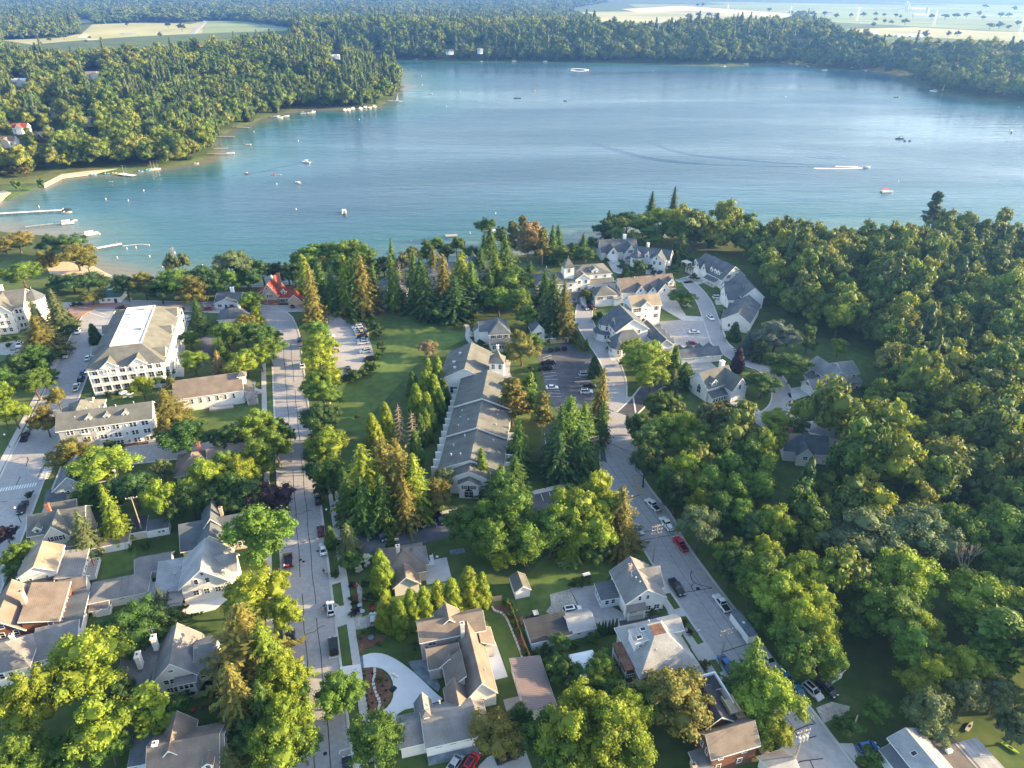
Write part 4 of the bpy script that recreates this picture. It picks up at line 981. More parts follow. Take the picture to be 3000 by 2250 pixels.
for lv in range(3):
    z = .4+3.4*lv
    mb = MB(); mb.box(-.2, -2.0, z-.2, 24.8, 0, z); h.mesh(mb, 'balcony', 'white_paint'); h.rail([(0, -1.9), (24.6, -1.9)], z, 1.0)
    mb = MB(); mb.box(24.6, 1, z-.2, 26.4, 50, z); h.mesh(mb, 'balcony', 'white_paint'); h.rail([(26.3, 1), (26.3, 50)], z, 1.0)
    h.win(w, 'f', [1.6+i*3.05 for i in range(8)], z+1.25, 1.7, 2.0, out=.02)
    h.row(w, 'r', 13, z+1.25, 1.7, 2.0, m=1.5); h.row(w, 'l', 12, z+1.4, 1.2, 1.5, m=2)
h.posts([(i*3.05+.1, -1.85) for i in range(9)]+[(26.25, 2+i*5.2) for i in range(10)], 0, 10.3, .13)
# --- white hotel below it
h = House('hotel', 'white three storey hotel with green roof, small dormers and paired windows', 'S2', (510, 190), 9, 16, 'hotel', shift=(.4, .4))
w = h.wing(0, 0, 27.4, 9.4, 8.6, 3.4, 'x', ov=.5, roof='green_roof'); h.wing(0, 0, 10.4, 17, 8.6, 3.6, 'hip', ov=.5, roof='green_roof')
for z in (7.0, 4.0, 1.1):
    for u_ in (3.2, 7.4, 12.3, 16.5, 21.6, 25.2): h.win(w, 'f', [u_-.55, u_+.55], z, .8, 1.5)
    h.win(w, 'f', [9.9, 14.4, 19.2], z, .6, .8); h.row(w, 'r', 3, z, .8, 1.5)
for x in (9, 14.3, 19.8): h.dormer(x-.75, x+.75, 1.6, 4.2, 8.8, 10.6, .7, 'f')
for y in (5, 10): h.wing(-.1, y-.9, 3, y+.9, 10.2, .9, 'x', z0=8.8, ov=.2, nm='dormer_')
h.dormer(6.5, 8.2, 12.5, 14.3, 9.2, 11.0, .7, 'r')
h.vents([(5, 3, 10.4), (12, 5, 12), (17, 4.5, 12), (22, 6, 11.4), (8, 6, 11.5)], .15, .7)
for u_, z in ((7.4, 6.0), (16.5, 3.0), (12.3, 3.0)): mb = MB(); mb.box(u_-1.3, -.5, z-.15, u_+1.3, 0, z+.05); h.mesh(mb, 'window_box', 'white_paint')
# --- church-like long building
h = House('hall', 'long low white hall with brown roof and small dark windows', 'R4', (1600, 1365), 6, 17, 'hall', shift=(-3.6, .4))
w = h.wing(0, 0, 22.4, 11.6, 5.6, 4.0, 'x', roof='brown_roof', ov=.45); h.win(w, 'f', [5.4, 8.2, 11.0, 13.8, 16.4, 19.2], 3.6, .7, 1.8)
mb = MB(); mb.cyl(0, 0, -.06, .06, .45, n=10); o = mb.build('round_plaque', 'tan_brick', h.o); o.location = (15.2, -.06, 3.9); o.rotation_euler = (pi/2, 0, 0)
mb = MB(); mb.box(10.5, -2.6, 0, 18.6, 0, .5); h.mesh(mb, 'terrace', 'road_concrete')
v = h.wing(22.4, 1.5, 25.8, 10, 3.0, 1.2, 'shedr'); h.door(v, 'r', 4); h.wing(21.6, 3.4, 23.8, 5.6, 9.6, 1.2, 'hip', z0=6, nm='belfry_')
h.porch(23.5, -2.2, 27, 1.5, 2.8, .6, n=2, rail=False, roof='grey_roof')
for i in range(9):
    mb = MB(); mb.box(26+i*.3, 5, 0, 26.3+i*.3, 7.2, 1.9-i*.2); h.mesh(mb, 'stair_step', 'concrete')
h.rail([(26, 5), (28.6, 5)], .9, .9)
# --- cream hotel at the left edge
h = House('hotel', 'sunlit cream hotel with corner turret cut by the left edge', 'Z4', (350, 410), 11, 16, 'hotel')
h.wall, h.roof = 'plaster', 'green_roof'
w = h.wing(-20, 0, 0, 16, 10.4, 5, 'x', ov=.6); g = h.wing(-12.5, -4, -3.5, 8, 10.4, 4.6, 'y', ov=.6)
for z in (2.0, 5.2, 8.4): h.win(w, 'f', [17.4, 18.8], z, .9, 1.6); h.row(g, 'f', 3, z, 1.2, 1.7); h.row(w, 'r', 4, z, .9, 1.6); h.win(g, 'r', [1.5], z, .9, 1.6)
for z in (3.9, 7.1): mb = MB(); mb.box(-12.2, -6, z, -6, -4, z+.15); h.mesh(mb, 'balcony', 'white_paint'); h.rail([(-12.2, -5.9), (-6, -5.9), (-6, -4)], z+.15)
t = tower(h, 2.2, 9.5, 7.5, 10.6, 4.2, n=8, wall='white_siding', roof='slate_roof')
for z in (2, 5.2, 8.4): h.win((-1.55, 5.75, 5.95, 13.25), 'f', [2.9, 4.6], z, .9, 1.5, out=.02); h.win((-1.55, 5.75, 5.95, 13.25), 'r', [3, 4.6], z, .9, 1.5, out=.02)
h.chimney(-9, 9, 13, 17.6, 1.8, 'white_paint', 1.2)
h.porch(-16, -7, -10, -4, 3.2, .8, n=3)
# --- small lakeside buildings, upper left
h = House('cottage', 'small white cottage with dark grey roof on the lakeside street', 'R4', (1862, 535), 3, 2, 'cottage'); h.roof = 'slate_roof'
w = h.wing(0, 0, 11, 9, 3.0, 2.2, 'x'); g = h.wing(.3, -2.5, 10.2, 2, 2.9, 1.9, 'y'); h.win(g, 'f', [2.2, 7.6], 1.6, 1.8, 1.2); h.door(g, 'f', 5)
h.chimney(6.4, 6, 4.6, 7.2, 1.5, 'white_paint'); h.porch(-4.6, -2.2, 0, 0, 2.4, .2, n=3, floor=.2)
h = House('pavilion', 'green roofed beach pavilion with white cupola near the sand', 'R4', (905, 505), 3, 8, 'pavilion')
w = h.wing(-3, 0, 6.5, 9, 3, 2.4, 'hip', roof='green_paint', wall='plaster'); h.door(w, 'f', 7.4, 1.4, 2.2); h.win(w, 'f', [2, 4.5], 1.6, 1.2, 1); tower(h, 1.7, 4.5, 1.8, 6.1, .9, z0=4.8, wall='white_siding', roof='green_paint', nm='cupola_')
h = House('house', 'half-timbered house with red tile roof and tall brick chimney by the lake', 'R5', (195, 485), 5, 0, 'house'); h.roof, h.wall = 'red_roof', 'half_timber'
w = h.wing(.2, 0, 7.2, 11, 5.2, 5.4, 'y', ov=.6); h.win(w, 'f', [2.6, 3.6, 4.6], 4.4, .8, 1.5); h.win(w, 'f', [2.6, 4.6], 8.2, .8, 1.1); h.win(w, 'f', [1.6, 5.6], 1.6, 1.6, 1.3)
mb = MB(); mb.box(-.02, -.12, 0, 7.4, 0, 2.6); h.mesh(mb, 'brick_base', 'red_brick')
h.wing(-4.5, 2, .2, 11, 3.4, 3.2, 'shedl', wall='red_brick'); v = h.wing(7.2, 1, 15, 8.5, 3.6, 3.6, 'x', wall='red_brick'); h.win(v, 'f', [1.8, 4.6], 1.8, 2.2, 1.3)
h.wing(13, -3, 19, 5, 3.4, 3, 'y', wall='tan_brick'); h.chimney(7.2, 6, 6, 13.4, 1.5, 'red_brick')
g = h.dormer(8.6, 11, 2, 5, 4.6, 6.0, 1.2, 'f')
mb = MB(); mb.cyl(3.7, 7, 10, 11.4, .5, n=8).cyl(3.7, 7, 11.4, 12.4, .6, .05, n=8); h.mesh(mb, 'cupola', 'white_paint')
h = House('house', 'grey roofed house half hidden behind the spruces at the lake', 'R5', (1190, 470), 4, 2, 'house'); h.roof, h.wall = 'slate_roof', 'white_siding'
w = h.wing(-2, 0, 14, 13, 4.2, 4.5, 'y'); g = h.wing(2.2, -3.5, 8, 2, 3.6, 2.4, 'y'); h.door(g, 'f', 2.9, 1.6, 2.2, 'black_paint'); h.vents([(3, 4, 6.5)])
h = House('lake_house', 'cream lakeside building with two pyramid turrets behind tall spruces', 'R5', (1640, 300), 8, 5, 'house'); h.wall, h.roof = 'plaster', 'slate_roof'
w = h.wing(0, 0, 30, 12, 7.6, 4, 'x'); h.row(w, 'f', 9, 5.4, 1.1, 1.5); h.row(w, 'f', 9, 2.2, 1.1, 1.5)
for x in (5, 22): t = tower(h, x, 7, 5.5, 11.0, 4.6); h.row(t, 'f', 2, 9.6, .9, 1.3)
# --- resort on the right of the lodge
h = House('house', 'grey-green Victorian house with white screened porch beside the lodge', 'R6', (100, 1110), 7, 8, 'house'); h.roof, h.wall = 'slate_roof', 'white_siding'
w = h.wing(0, 0, 8.4, 13, 6.6, 3.4, 'hip'); h.wing(-3.5, 4, 3, 9.5, 6.4, 3.2, 'x'); h.win(w, 'f', [1.6, 4.2, 6.8], 5.2, .9, 1.5, shut=True); h.row(w, 'l', 3, 4.8, .8, 1.4)
p = h.wing(.4, -3.2, 8.6, 0, 3.2, 1.0, 'shedf', roof='slate_roof'); h.win(p, 'f', [.9+.95*i for i in range(8)], 2.0, .75, 1.6); h.rail([(.4, -3.4), (8.6, -3.4)], .1, .9)
h.wing(-5.5, 6, -3.5, 8.5, 5.8, 2, 'shedl')
h = House('shed', 'small white gabled shed beside the wooden bin enclosure', 'R6', (500, 1110), 3.5, 12, 'shed'); h.roof = 'slate_roof'
w = h.wing(-1.5, 0, 4.2, 6, 4.2, 3.2, 'y', ov=.3); h.win(w, 'f', [2.2, 3.8], 3.2, .5, .8); h.win(w, 'f', [1.0], 3.2, .5, .8)
o = thing('bin_enclosure', 'open wooden bin enclosure with white partitions beside the lot', 'enclosure', G('R6', 575, 1205), radians(10))
for k in range(6): mb = MB(); mb.box(k*1.75, -.06, 0, k*1.75+1.7, .06, 2.3); mb.build('gate_panel', 'pale_wood', o)
mb = MB(); mb.box(0, 4.4, 0, 10.5, 4.5, 2.4); mb.build('back_wall', 'white_paint', o)
for k in range(4): mb = MB(); mb.box(k*3.45, .1, 0, k*3.45+.12, 4.4, 2.4); mb.build('partition', 'white_paint', o)
for k in range(3): mb = MB(); mb.box(k*3.45+.7, 1.4, 0, k*3.45+2.9, 3.6, 1.5); mb.build('bin', 'dark_paint', o)
mb = MB(); mb.box(0, .1, 2.3, 10.5, .2, 2.45).box(0, 4.3, 2.4, 10.5, 4.45, 2.55); mb.build('top_rail', 'white_paint', o)
h = House('resort_hotel', 'big white resort hotel with green roofs and square tower', 'R6', (510, 680), 10, 12, 'hotel'); h.roof = 'green_roof'
m1 = h.wing(0, 0, 19, 14, 9.0, 3, 'hip'); m2 = h.wing(18, 3.5, 37.5, 17, 11, 2.2, 'hip'); m3 = h.wing(25, 0, 38, 4, 7.2, 1.6, 'shedf')
for z in (2.2, 5.2, 8.0): h.row(m1, 'f', 5, z, 1.1, 1.5); h.row(m1, 'l', 4, z, 1.0, 1.4); h.row(m3, 'r', 1, z-.6, 1.0, 1.2)
h.row(m2, 'f', 4, 9.6, 1.2, 1.2); h.row(m3, 'f', 3, 5.4, .9, 1.3); h.row(m2, 'r', 3, 9.4, 1.0, 1.3)
b = h.wing(19, .5, 26, 5, 10.4, 2.4, 'y'); h.win(b, 'f', [1.8, 5], 8.8, 1.2, 1.5); h.win(b, 'f', [1.8, 5], 5.2, 1.2, 1.5)
d_ = h.dormer(28, 31, 4.4, 8, 11, 12.6, 1.0, 'f')
t = tower(h, 16.2, 5, 4.8, 15.6, 4.4, z0=8); h.win(t, 'f', [2.4], 14, 1.1, 1.7, 'arch'); h.win(t, 'r', [2.4], 14, 1.1, 1.7, 'arch'); tower(h, 6.8, 9, 2.4, 12.4, 1.8, z0=9, nm='cupola_')
h.porch(8, -3.2, 24, 0, 3.2, .9, n=7); a = h.wing(25.6, -10, 36, -1, 5.6, 2.6, 'hip'); h.win(a, 'f', [2.4, 7], 4.2, 1.5, 1.2, shut=True); h.wing(34.5, -10.5, 38, 0, 3.4, .8, 'shedr')
mb = MB()
for i in range(12): mb.box(20, -4-i*.45, 0, 22.2, -3.55-i*.45, 3.0-i*.25)
h.mesh(mb, 'stairs', 'concrete'); h.rail([(20, -9), (20, -4)], 1.2)
h = House('house', 'white gabled house nearest the lake with tall white chimney', 'R6', (1070, 405), 5, 8, 'house', group=None); h.roof = 'slate_roof'
w = h.wing(0, 0, 20, 11, 4.6, 5.2, 'x'); g = h.wing(2.5, -3, 8.5, 5, 4.4, 3.6, 'y'); h.win(g, 'f', [3], 5.2, 1.4, 1.4, 'arch'); h.door(g, 'f', 3, 4.6, 2.3, 'white_paint', nm='garage_door'); g = h.wing(12, -3, 18.5, 5, 4.6, 4.2, 'y'); h.win(g, 'f', [3.2], 5.4, 1.5, 1.5, shut=True); h.win(g, 'f', [2, 4.6], 2, .9, 1.5); h.win(w, 'l', [3, 6, 8], 4.6, .8, 1.3); h.chimney(14, 6, 8, 12, 1.6, 'white_paint')
h = House('house', 'white house with octagonal bay turret and grey roof near the shore', 'R6', (1345, 440), 5, -22, 'house'); h.roof = 'slate_roof'
w = h.wing(0, 0, 19, 9, 5.2, 3.8, 'x'); g = h.wing(10, -4.5, 17.5, 4, 5.4, 3.4, 'y'); h.win(g, 'f', [2.2, 5.2], 4.2, 1.2, 1.6); h.door(g, 'f', 2.2, 2.9, 2.3, 'white_paint', nm='garage_door'); h.door(g, 'f', 5.5, 2.9, 2.3, 'white_paint', nm='garage_door')
t = tower(h, 2, -1, 6.2, 5.4, 3.4, n=8); h.win(t, 'f', [2.2, 4], 3.6, 1.0, 1.6); h.win(t, 'l', [3], 3.6, 1, 1.6); h.dormer(6, 8.6, -.4, 3, 5, 6.6, 1.1, 'f'); h.chimney(6, 6, 7, 11, 1.2, 'white_paint'); h.porch(-4, -1, -.6, 3, 3, .6, 'shedl', n=3)
h.dormer(11.8, 14.6, -4.9, -2, 6.2, 7.2, .9, 'f'); h.skylight(9, 2.2, 7.2, 0, -.6, 1)
h = House('house', 'long white house with dormers and wide double garage on the wood edge', 'Z7', (405, 545), 5, -64, 'house'); h.roof = 'slate_roof'
w = h.wing(0, 0, 21.5, 14, 5.0, 5.6, 'x', ov=.5); h.door(w, 'f', 3.6, 4.6, 2.4, 'white_paint', nm='garage_door'); h.door(w, 'f', 9.2, 4.6, 2.4, 'white_paint', nm='garage_door')
for x0, x1, zz in ((1.2, 4.6, 2.8), (6, 10, 3.2)): g = h.wing(x0, -.4, x1, 5, 5.4, zz, 'y', ov=.3); h.win(g, 'f', [(x1-x0)/2], 6.4, .9, 1.3)
for x in (12.2, 15.2, 17.4, -.2): h.dormer(x-.8, x+.8, 1.0, 4.5, 5.6, 7.4, .9, 'f')
h.win(w, 'r', [4, 9.5], 5.8, 1.4, 1.5, shut=True); h.win(w, 'r', [3, 7.5, 11], 2, 1.2, 1.6, shut=True); h.porch(11.5, -2.6, 19, 0, 3.0, 1.4, n=4); h.porch(-5, -1, 0, 4, 3.0, .8, 'shedl', n=3); h.vents([(6, 7.8, 10), (15, 7.6, 10)])
h = House('house', 'slate roofed house with wide white gable beside the white estate car', 'Z7', (960, 1085), 5, 2, 'house'); h.roof = 'slate_roof'
w = h.wing(6.4, 0, 16.4, 20, 6, 4.4, 'y'); l = h.wing(-.2, 3, 8, 10.5, 5.6, 3.6, 'x'); g = h.wing(.2, 0, 6.4, 5, 4.6, 2.2, 'shedf'); h.win(g, 'f', [1.6, 4.4], 2.4, .8, 1.4); h.win(l, 'l', [3.6], 4.8, 1.2, 1.4); h.wing(2.6, 12, 8, 19, 4.6, 3, 'x'); h.skylight(14, 12, 7.2, 1, 0, .9, 1.2, 5)
h = House('house', 'slate roofed house under the blue spruce with two small side gables', 'Z7', (1110, 1470), 4, -28, 'house'); h.roof = 'slate_roof'
w = h.wing(-6, 0, 5, 22, 5.0, 3.6, 'y'); h.wing(-7, 3, 0, 8, 3.8, 2.8, 'x'); h.wing(-7, 12, 0, 17, 3.8, 2.8, 'x'); h.vents([(-1, 6, 7.4), (2, 12, 6.6), (1.6, 16, 7)]); h.win(w, 'f', [2.6, 6], 2.2, .9, 1.4)
h = House('house', 'white house with tan-brown main roof and dark cross gables', 'R6', (1330, 755), 5, 14, 'house'); h.roof = 'tan_roof'
w = h.wing(-5, 0, 22, 11, 5.2, 5, 'x', roof='brown_roof'); h.win(w, 'l', [4, 7], 5.6, .9, 1.5, shut=True); h.win(w, 'l', [3, 7], 2.2, .9, 1.5, shut=True)
for x0, x1, y0, zz in ((1.5, 6.5, -1, 3.2), (7.4, 11.8, -2, 2.4), (11.8, 18.4, -3, 4.0)): g = h.wing(x0, y0, x1, 5, 5.0, zz, 'y', roof='slate_roof', ov=.35); h.win(g, 'f', [(x1-x0)/2], 5.8, .9, 1.2)
h.door(g, 'f', 3.3, 4.6, 2.3, 'white_paint', nm='garage_door'); h.dormer(18.6, 21.6, .6, 4.5, 6, 8, 1.4, 'f', roof='slate_roof', w=1.4); h.porch(18.4, -2.6, 23, 0, 3.0, 1.4, n=3, roof='slate_roof'); h.vents([(3, 5, 10.2), (14, 5.2, 10.2)])
h = House('house', 'tall three storey white house with tan roof and little front gable', 'R6', (1335, 880), 10, 15, 'house'); h.roof = 'tan_roof'
w = h.wing(0, 0, 13.6, 9.4, 9.6, 3.4, 'x', ov=.4); h.wing(4.2, -.3, 8.8, 4, 9.8, 2.0, 'y', z0=8.4, ov=.3, roof='tan_roof')
for z in (8.0, 4.6): h.win(w, 'f', [1.8, 3.4, 11.6], z, .8, 1.7, shut=True); h.win(w, 'f', [6.6], z+.2, .7, 1.0, 'arch')
h.win(w, 'l', [2.4, 4.8, 7], 7.6, .8, 1.6, shut=True); h.door(w, 'f', 10.4, 4.2, 2.3, 'white_paint', nm='garage_door'); mb = MB(); mb.box(4.4, -.18, 0, 7.8, 0, 2.6); h.mesh(mb, 'stone_base', 'stone'); h.wing(4.8, -1.4, 7, 0, 2.6, 1.2, 'y', nm='entry_', roof='slate_roof')
h = House('inn', 'white inn with dark slate roofs and curved glazed bay beside the drive', 'R6', (1160, 1190), 5, 14, 'inn'); h.roof = 'slate_roof'
w = h.wing(3.4, 4.5, 17.4, 19.5, 7.4, 4.8, 'y'); v = h.wing(1, -2, 13, 5, 4.6, 4.4, 'hip'); h.row(w, 'l', 4, 5.6, .9, 1.5); h.row(w, 'f', 2, 6.4, .9, 1.3)
t = tower(h, 3.4, 15.5, 6.2, 6.8, 2.4, n=8); h.win(t, 'f', [2, 4], 5.4, .9, 1.5); h.win(t, 'l', [2, 4.2], 5.4, .9, 1.5); t = tower(h, 2.6, 15, 8.6, 3.4, 1.2, n=8, nm='bay_'); h.win(t, 'f', [3, 4.3, 5.6], 2.2, .9, 1.5); h.win(t, 'l', [3, 4.4, 5.8], 2.2, .9, 1.5)
t = tower(h, 2.5, -.5, 7.0, 3.8, 2.6, n=10, nm='bay_'); h.win(t, 'f', [2.2, 3.4, 4.6], 2.3, .85, 1.7); h.win(t, 'l', [2.4, 3.6, 4.8], 2.3, .85, 1.7)
h.wing(5, 9, 12, 13, 8.4, 2.4, 'x'); k = h.wing(17.4, -6, 24, 13, 4.2, 2.6, 'y')
for y in (-3, 1, 5, 9): h.wing(21, y-1.6, 25, y+1.6, 4.2, 1.4, 'x', nm='bay_')
h = House('garage', 'long white garage row with dark roof and saw-tooth gables behind', 'R6', (1765, 1325), 3, 11, 'garage'); h.roof = 'slate_roof'
w = h.wing(0, 0, 16.6, 7.4, 3.0, 1.9, 'x', ov=.35)
for x in (2, 6.2, 10.4, 14.6): h.wing(x-1.8, 3.8, x+1.8, 7.8, 3.2, 1.5, 'y', ov=.3)
for x in (5, 7.6, 10, 12.8): mb = MB(); mb.box(x-.1, -.22, 2.0, x+.1, 0, 2.3); h.mesh(mb, 'wall_lamp', 'dark_paint')
h = House('house', 'white house with arched window and garage gable above the tan driveway', 'S1', (365, 695), 6, 27, 'house'); h.roof = 'green_roof'
w = h.wing(0, 0, 12.4, 9.5, 5.8, 4.0, 'x', ov=.5); h.win(w, 'l', [5.2], 3.2, 1.8, 2.6, 'arch'); h.wing(-.1, 2.6, .4, 6, 5, 1, 'x') if False else None
g = h.wing(7.6, -4.4, 14.4, 5, 5.2, 4.2, 'y'); h.door(g, 'f', 3.4, 4.8, 2.4, 'white_paint', nm='garage_door'); h.win(g, 'f', [3.4], 5.6, 1.0, 1.6, 'arch'); h.dormer(1.8, 4.4, .2, 4, 5.8, 7.2, 1.3, 'f', w=1.3); h.win(w, 'f', [6], 5.0, .9, 1.1)
p = h.wing(.6, -2.4, 7.4, 0, 2.8, 1.3, 'shedf', roof='slate_roof'); h.win(p, 'f', [1, 2.2, 3.4, 4.6, 5.8], 1.6, .9, 1.6); h.chimney(11.2, 6.2, 5, 11.2, 1.5, 'white_paint'); h.wing(13, 1, 17.5, 7, 3, 1.4, 'x'); h.rail([(-5, -2), (-1.5, -3.4)], 0, 1)
h = House('house', 'white two storey house with black shutters and twin garage doors', 'S1', (1415, 625), 6, 17, 'house'); h.roof = 'grey_roof'
w = h.wing(0, 0, 8.4, 12.6, 5.8, 2.8, 'y'); h.win(w, 'l', [4, 6.8], 4.4, 1.0, 1.6, shut=True); h.win(w, 'f', [4.2], 4.2, 1.1, 1.2, shut=True); v = h.wing(8.4, 2, 14.5, 11, 5.6, 2.6, 'x'); h.win(v, 'f', [2, 4.4], 4.2, .9, 1.3)
g = h.wing(-6.6, -.4, 0, 6, 3.0, 2.4, 'x', ov=.35); h.door(g, 'l', 1.7, 2.6, 2.2, 'white_paint', nm='garage_door'); h.door(g, 'l', 4.7, 2.6, 2.2, 'white_paint', nm='garage_door'); h.win(g, 'l', [3.2], 3.9, .9, 1.0, shut=True); h.wing(-2.2, 6, 0, 10, 3, 1, 'shedl'); h.porch(8.4, -.2, 15, 2, 2.8, .8, n=4)
h = House('house', 'grey roofed house with layered hips among the trees right of the cul-de-sac', 'S1', (1255, 1065), 4, -31, 'house'); h.roof = 'grey_roof'
w = h.wing(0, 0, 9.5, 13, 3.8, 3.6, 'hip'); h.wing(7, 4, 15, 15, 3.6, 3.2, 'hip'); h.wing(5, 10, 13, 18, 3.6, 3.0, 'hip'); h.win(w, 'f', [5], 2, 1.0, 1.3); h.win(w, 'l', [4, 8], 2, 1, 1.3)
h = House('house', 'dark green roofed house peeking out of the trees below the cul-de-sac', 'S1', (1030, 1235), 4, -10, 'house'); h.roof = 'slate_roof'
w = h.wing(0, 0, 13, 10, 4, 3.4, 'x'); g = h.wing(3.5, -2, 8.5, 4, 4, 2.6, 'y'); h.win(g, 'f', [2.5], 3, 1.2, 1.2); h.chimney(2, 6, 6, 8.6)
# --- left town, from the left street to the main street
h = House('house', 'beige stucco house with dormer and chimney left of the pale spruce', 'Z5', (345, 275), 6, 17.2, 'house'); h.wall, h.roof = 'cream_siding', 'green_roof'
w = h.wing(0, 0, 13, 8.6, 5.8, 3.2, 'x'); g = h.wing(4, -2.4, 9.6, 4, 5.8, 3.4, 'y'); h.win(g, 'f', [1.8, 3.8], 5, .8, 1.4, shut=True); h.win(g, 'f', [1.6, 4], 2.2, .9, 1.4); h.dormer(1.3, 3.1, .2, 3, 5.9, 7.1, .9, 'f'); h.chimney(4.2, 6, 7, 10.6, .9, 'red_brick'); h.win(w, 'f', [1.8], 2.4, 1, 1.4)
h.wing(2.5, 8.6, 9, 14, 4.6, 2.4, 'x'); h.wing(1.6, -2.2, 3.6, 0, 3.2, .5, 'shedf', roof='white_roof', nm='bay_'); h.wing(9.6, -4, 15, 2, 3.2, .8, 'shedf', roof='brown_roof')
h = House('house', 'blue-grey house with slate roof and corner porch by the zebra crossing', 'S2', (495, 745), 5, 17.2, 'house'); h.wall, h.roof = 'grey_siding', 'slate_roof'
w = h.wing(0, 0, 9, 10.5, 5, 3.8, 'y'); h.dormer(5, 7.4, -.6, 3, 4.6, 6.2, 1.2, 'f'); h.win(w, 'f', [2, 3.4], 3.4, .8, 1.2); h.porch(-2.2, -2.6, 2.8, 2, 2.9, 1.0, n=3); h.skylight(3, 6, 7.4, -.8, 0, 1)
h.wing(9, 2, 14, 10, 4.4, 3, 'x')
h = House('house', 'rust roofed house behind the round trees on the cross street', 'S2', (1625, 610), 4, 17.2, 'house'); h.wall, h.roof = 'grey_siding', 'brown_roof'
w = h.wing(0, 0, 9, 11, 4, 3, 'hip'); h.wing(9, 4, 24, 12, 4, 2.8, 'x'); h.chimney(6.5, 9, 6, 8.6); h.win(w, 'f', [1.6, 4], 2.4, 1, 1.3)
h = House('shed', 'cream shed with dark flat roof behind the leaning power pole', 'S2', (1112, 1162), 2.6, 17.2, 'shed'); h.wall, h.roof = 'cream_siding', 'dark_roof'
w = h.wing(0, 0, 6.2, 5.4, 2.6, .7, 'shedf', ov=.25); h.win(w, 'f', [2.8], 1.6, .8, .9)
h = House('shed', 'white shed with two small windows beside the cream shed', 'S2', (1350, 1128), 2.4, 17.2, 'shed'); h.roof = 'slate_roof'
w = h.wing(0, 0, 5.6, 3.6, 2.4, .5, 'shedf', ov=.2); h.win(w, 'f', [3.2, 4.2], 1.5, .7, .7)
h = House('carport', 'low brown carport roof with white fascia behind the white house', 'S2', (740, 1305), 2.4, 17.2, 'carport'); h.roof = 'brown_roof'
h.wing(0, 0, 11.5, 3.8, 2.4, .5, 'shedf', ov=.2)
h = House('house', 'stucco house with slate cross gables and skylights left of the main street', 'S2', (1685, 1300), 3.5, 17.2, 'house'); h.wall, h.roof = 'cream_siding', 'slate_roof'
w = h.wing(0, 0, 16, 11, 3.4, 4.2, 'x'); g = h.wing(4.6, -1.4, 10.6, 6, 5, 2.9, 'y'); h.win(g, 'f', [2.5, 3.5], 5.2, .75, 1.3); h.win(g, 'f', [4.4], 2.2, 1, 1.4); h.wing(5, 4, 10.4, 12, 5.6, 3.4, 'y'); h.chimney(10.2, 7, 7, 9.6, .8, 'tan_brick'); h.skylight(1.6, 1.6, 4.2, 0, -.75, 1); h.skylight(3.4, 1.6, 4.2, 0, -.75, 1); h.skylight(12.6, 4, 6.2, 0, -.75, 1); h.win(w, 'f', [12, 14], 2, .9, 1.2); h.vents([(1, 4, 5.8)])
h = House('house', 'tall white gabled house with grey roof below the stucco house', 'S2', (1660, 1635), 6, 15, 'house'); h.roof = 'lightgrey_roof'
w = h.wing(.2, 0, 11, 10.5, 5.6, 4.6, 'y', ov=.6); h.win(w, 'f', [3.6, 6.2], 6.4, .9, 1.4); h.win(w, 'f', [5.4], 8.6, .6, .8); h.win(w, 'f', [3, 5.4, 8], 3.0, 1.2, 1.5); h.win(w, 'r', [3, 7], 3.2, 1, 1.5); h.wing(6, 3, 12.6, 8, 5.6, 3, 'x'); h.wing(-6, 2.4, .2, 10.8, 3.4, 1.6, 'shedf'); h.vents([(-2, 6, 4.6), (-1, 8, 5)]); h.slab(-3.4, -3, .2, 2.2, 2.6); h.rail([(-3.4, 2.2), (-3.4, -3), (.2, -3)], 2.6, 1, 'dark_paint')
h = House('garage', 'grey shingled garage with cream wall behind the back lawn', 'Z5', (1655, 730), 3, 16, 'garage'); h.wall, h.roof = 'cream_siding', 'grey_roof'
w = h.wing(0, 0, 7.8, 5.6, 2.8, 1.9, 'x')
h = House('house', 'low hipped cottage with grey roof and one front window', 'Z5', (1075, 1090), 3.2, 17.2, 'house'); h.wall, h.roof = 'plaster', 'grey_roof'
w = h.wing(0, 0, 12.6, 6.6, 3.0, 1.9, 'hip', ov=.4); h.win(w, 'f', [7], 2.2, 1.1, .6); w2 = h.wing(.6, -2.0, 4, 0, 2.2, .4, 'shedf', roof='brown_roof'); 
h = House('house', 'white gabled house with sunlit tan roof and back deck at left', 'Z5', (220, 785), 6, 18, 'house'); h.roof = 'tan_roof'
w = h.wing(0, 0, 8, 9, 5.8, 2.4, 'y', ov=.35); h.win(w, 'f', [2.2, 5.8], 4.2, .6, .9); v = h.wing(8, -1, 13, 8.6, 3.3, .9, 'shedr', roof='grey_roof'); h.win(v, 'r', [1.2, 2.4, 4.2, 5.2, 7.4], 2.0, .9, 1.5); h.slab(13, -.6, 16, 6.4, 1.0); h.rail([(13.4, 6.3), (16, 6.3), (16, -.6)], 1.0); h.vents([(5, 7.4, 7.4), (5, 5, 7.4), (5, 2.6, 7.4)], .14, .3)
h.wing(.6, -5.6, 7, 0, 3.0, .9, 'shedf', roof='dark_roof'); g = h.wing(6.6, -5.0, 14.6, -1.4, 3.0, 1.6, 'x', roof='brown_roof'); h.win(g, 'r', [1.8], 2.8, .5, .8)
mb = MB(); mb.cyl(14.6, 4.6, 1.0, 2.2, .12, n=6).cyl(14.6, 4.6, 2.2, 3.4, .22, .05, n=8); h.mesh(mb, 'folded_parasol', 'red_paint')
h = House('house', 'brown brick house with orange chimney and broad tan roof', 'Z5', (60, 1425), 6, 18, 'house'); h.wall, h.roof = 'brown_siding', 'brown_roof'
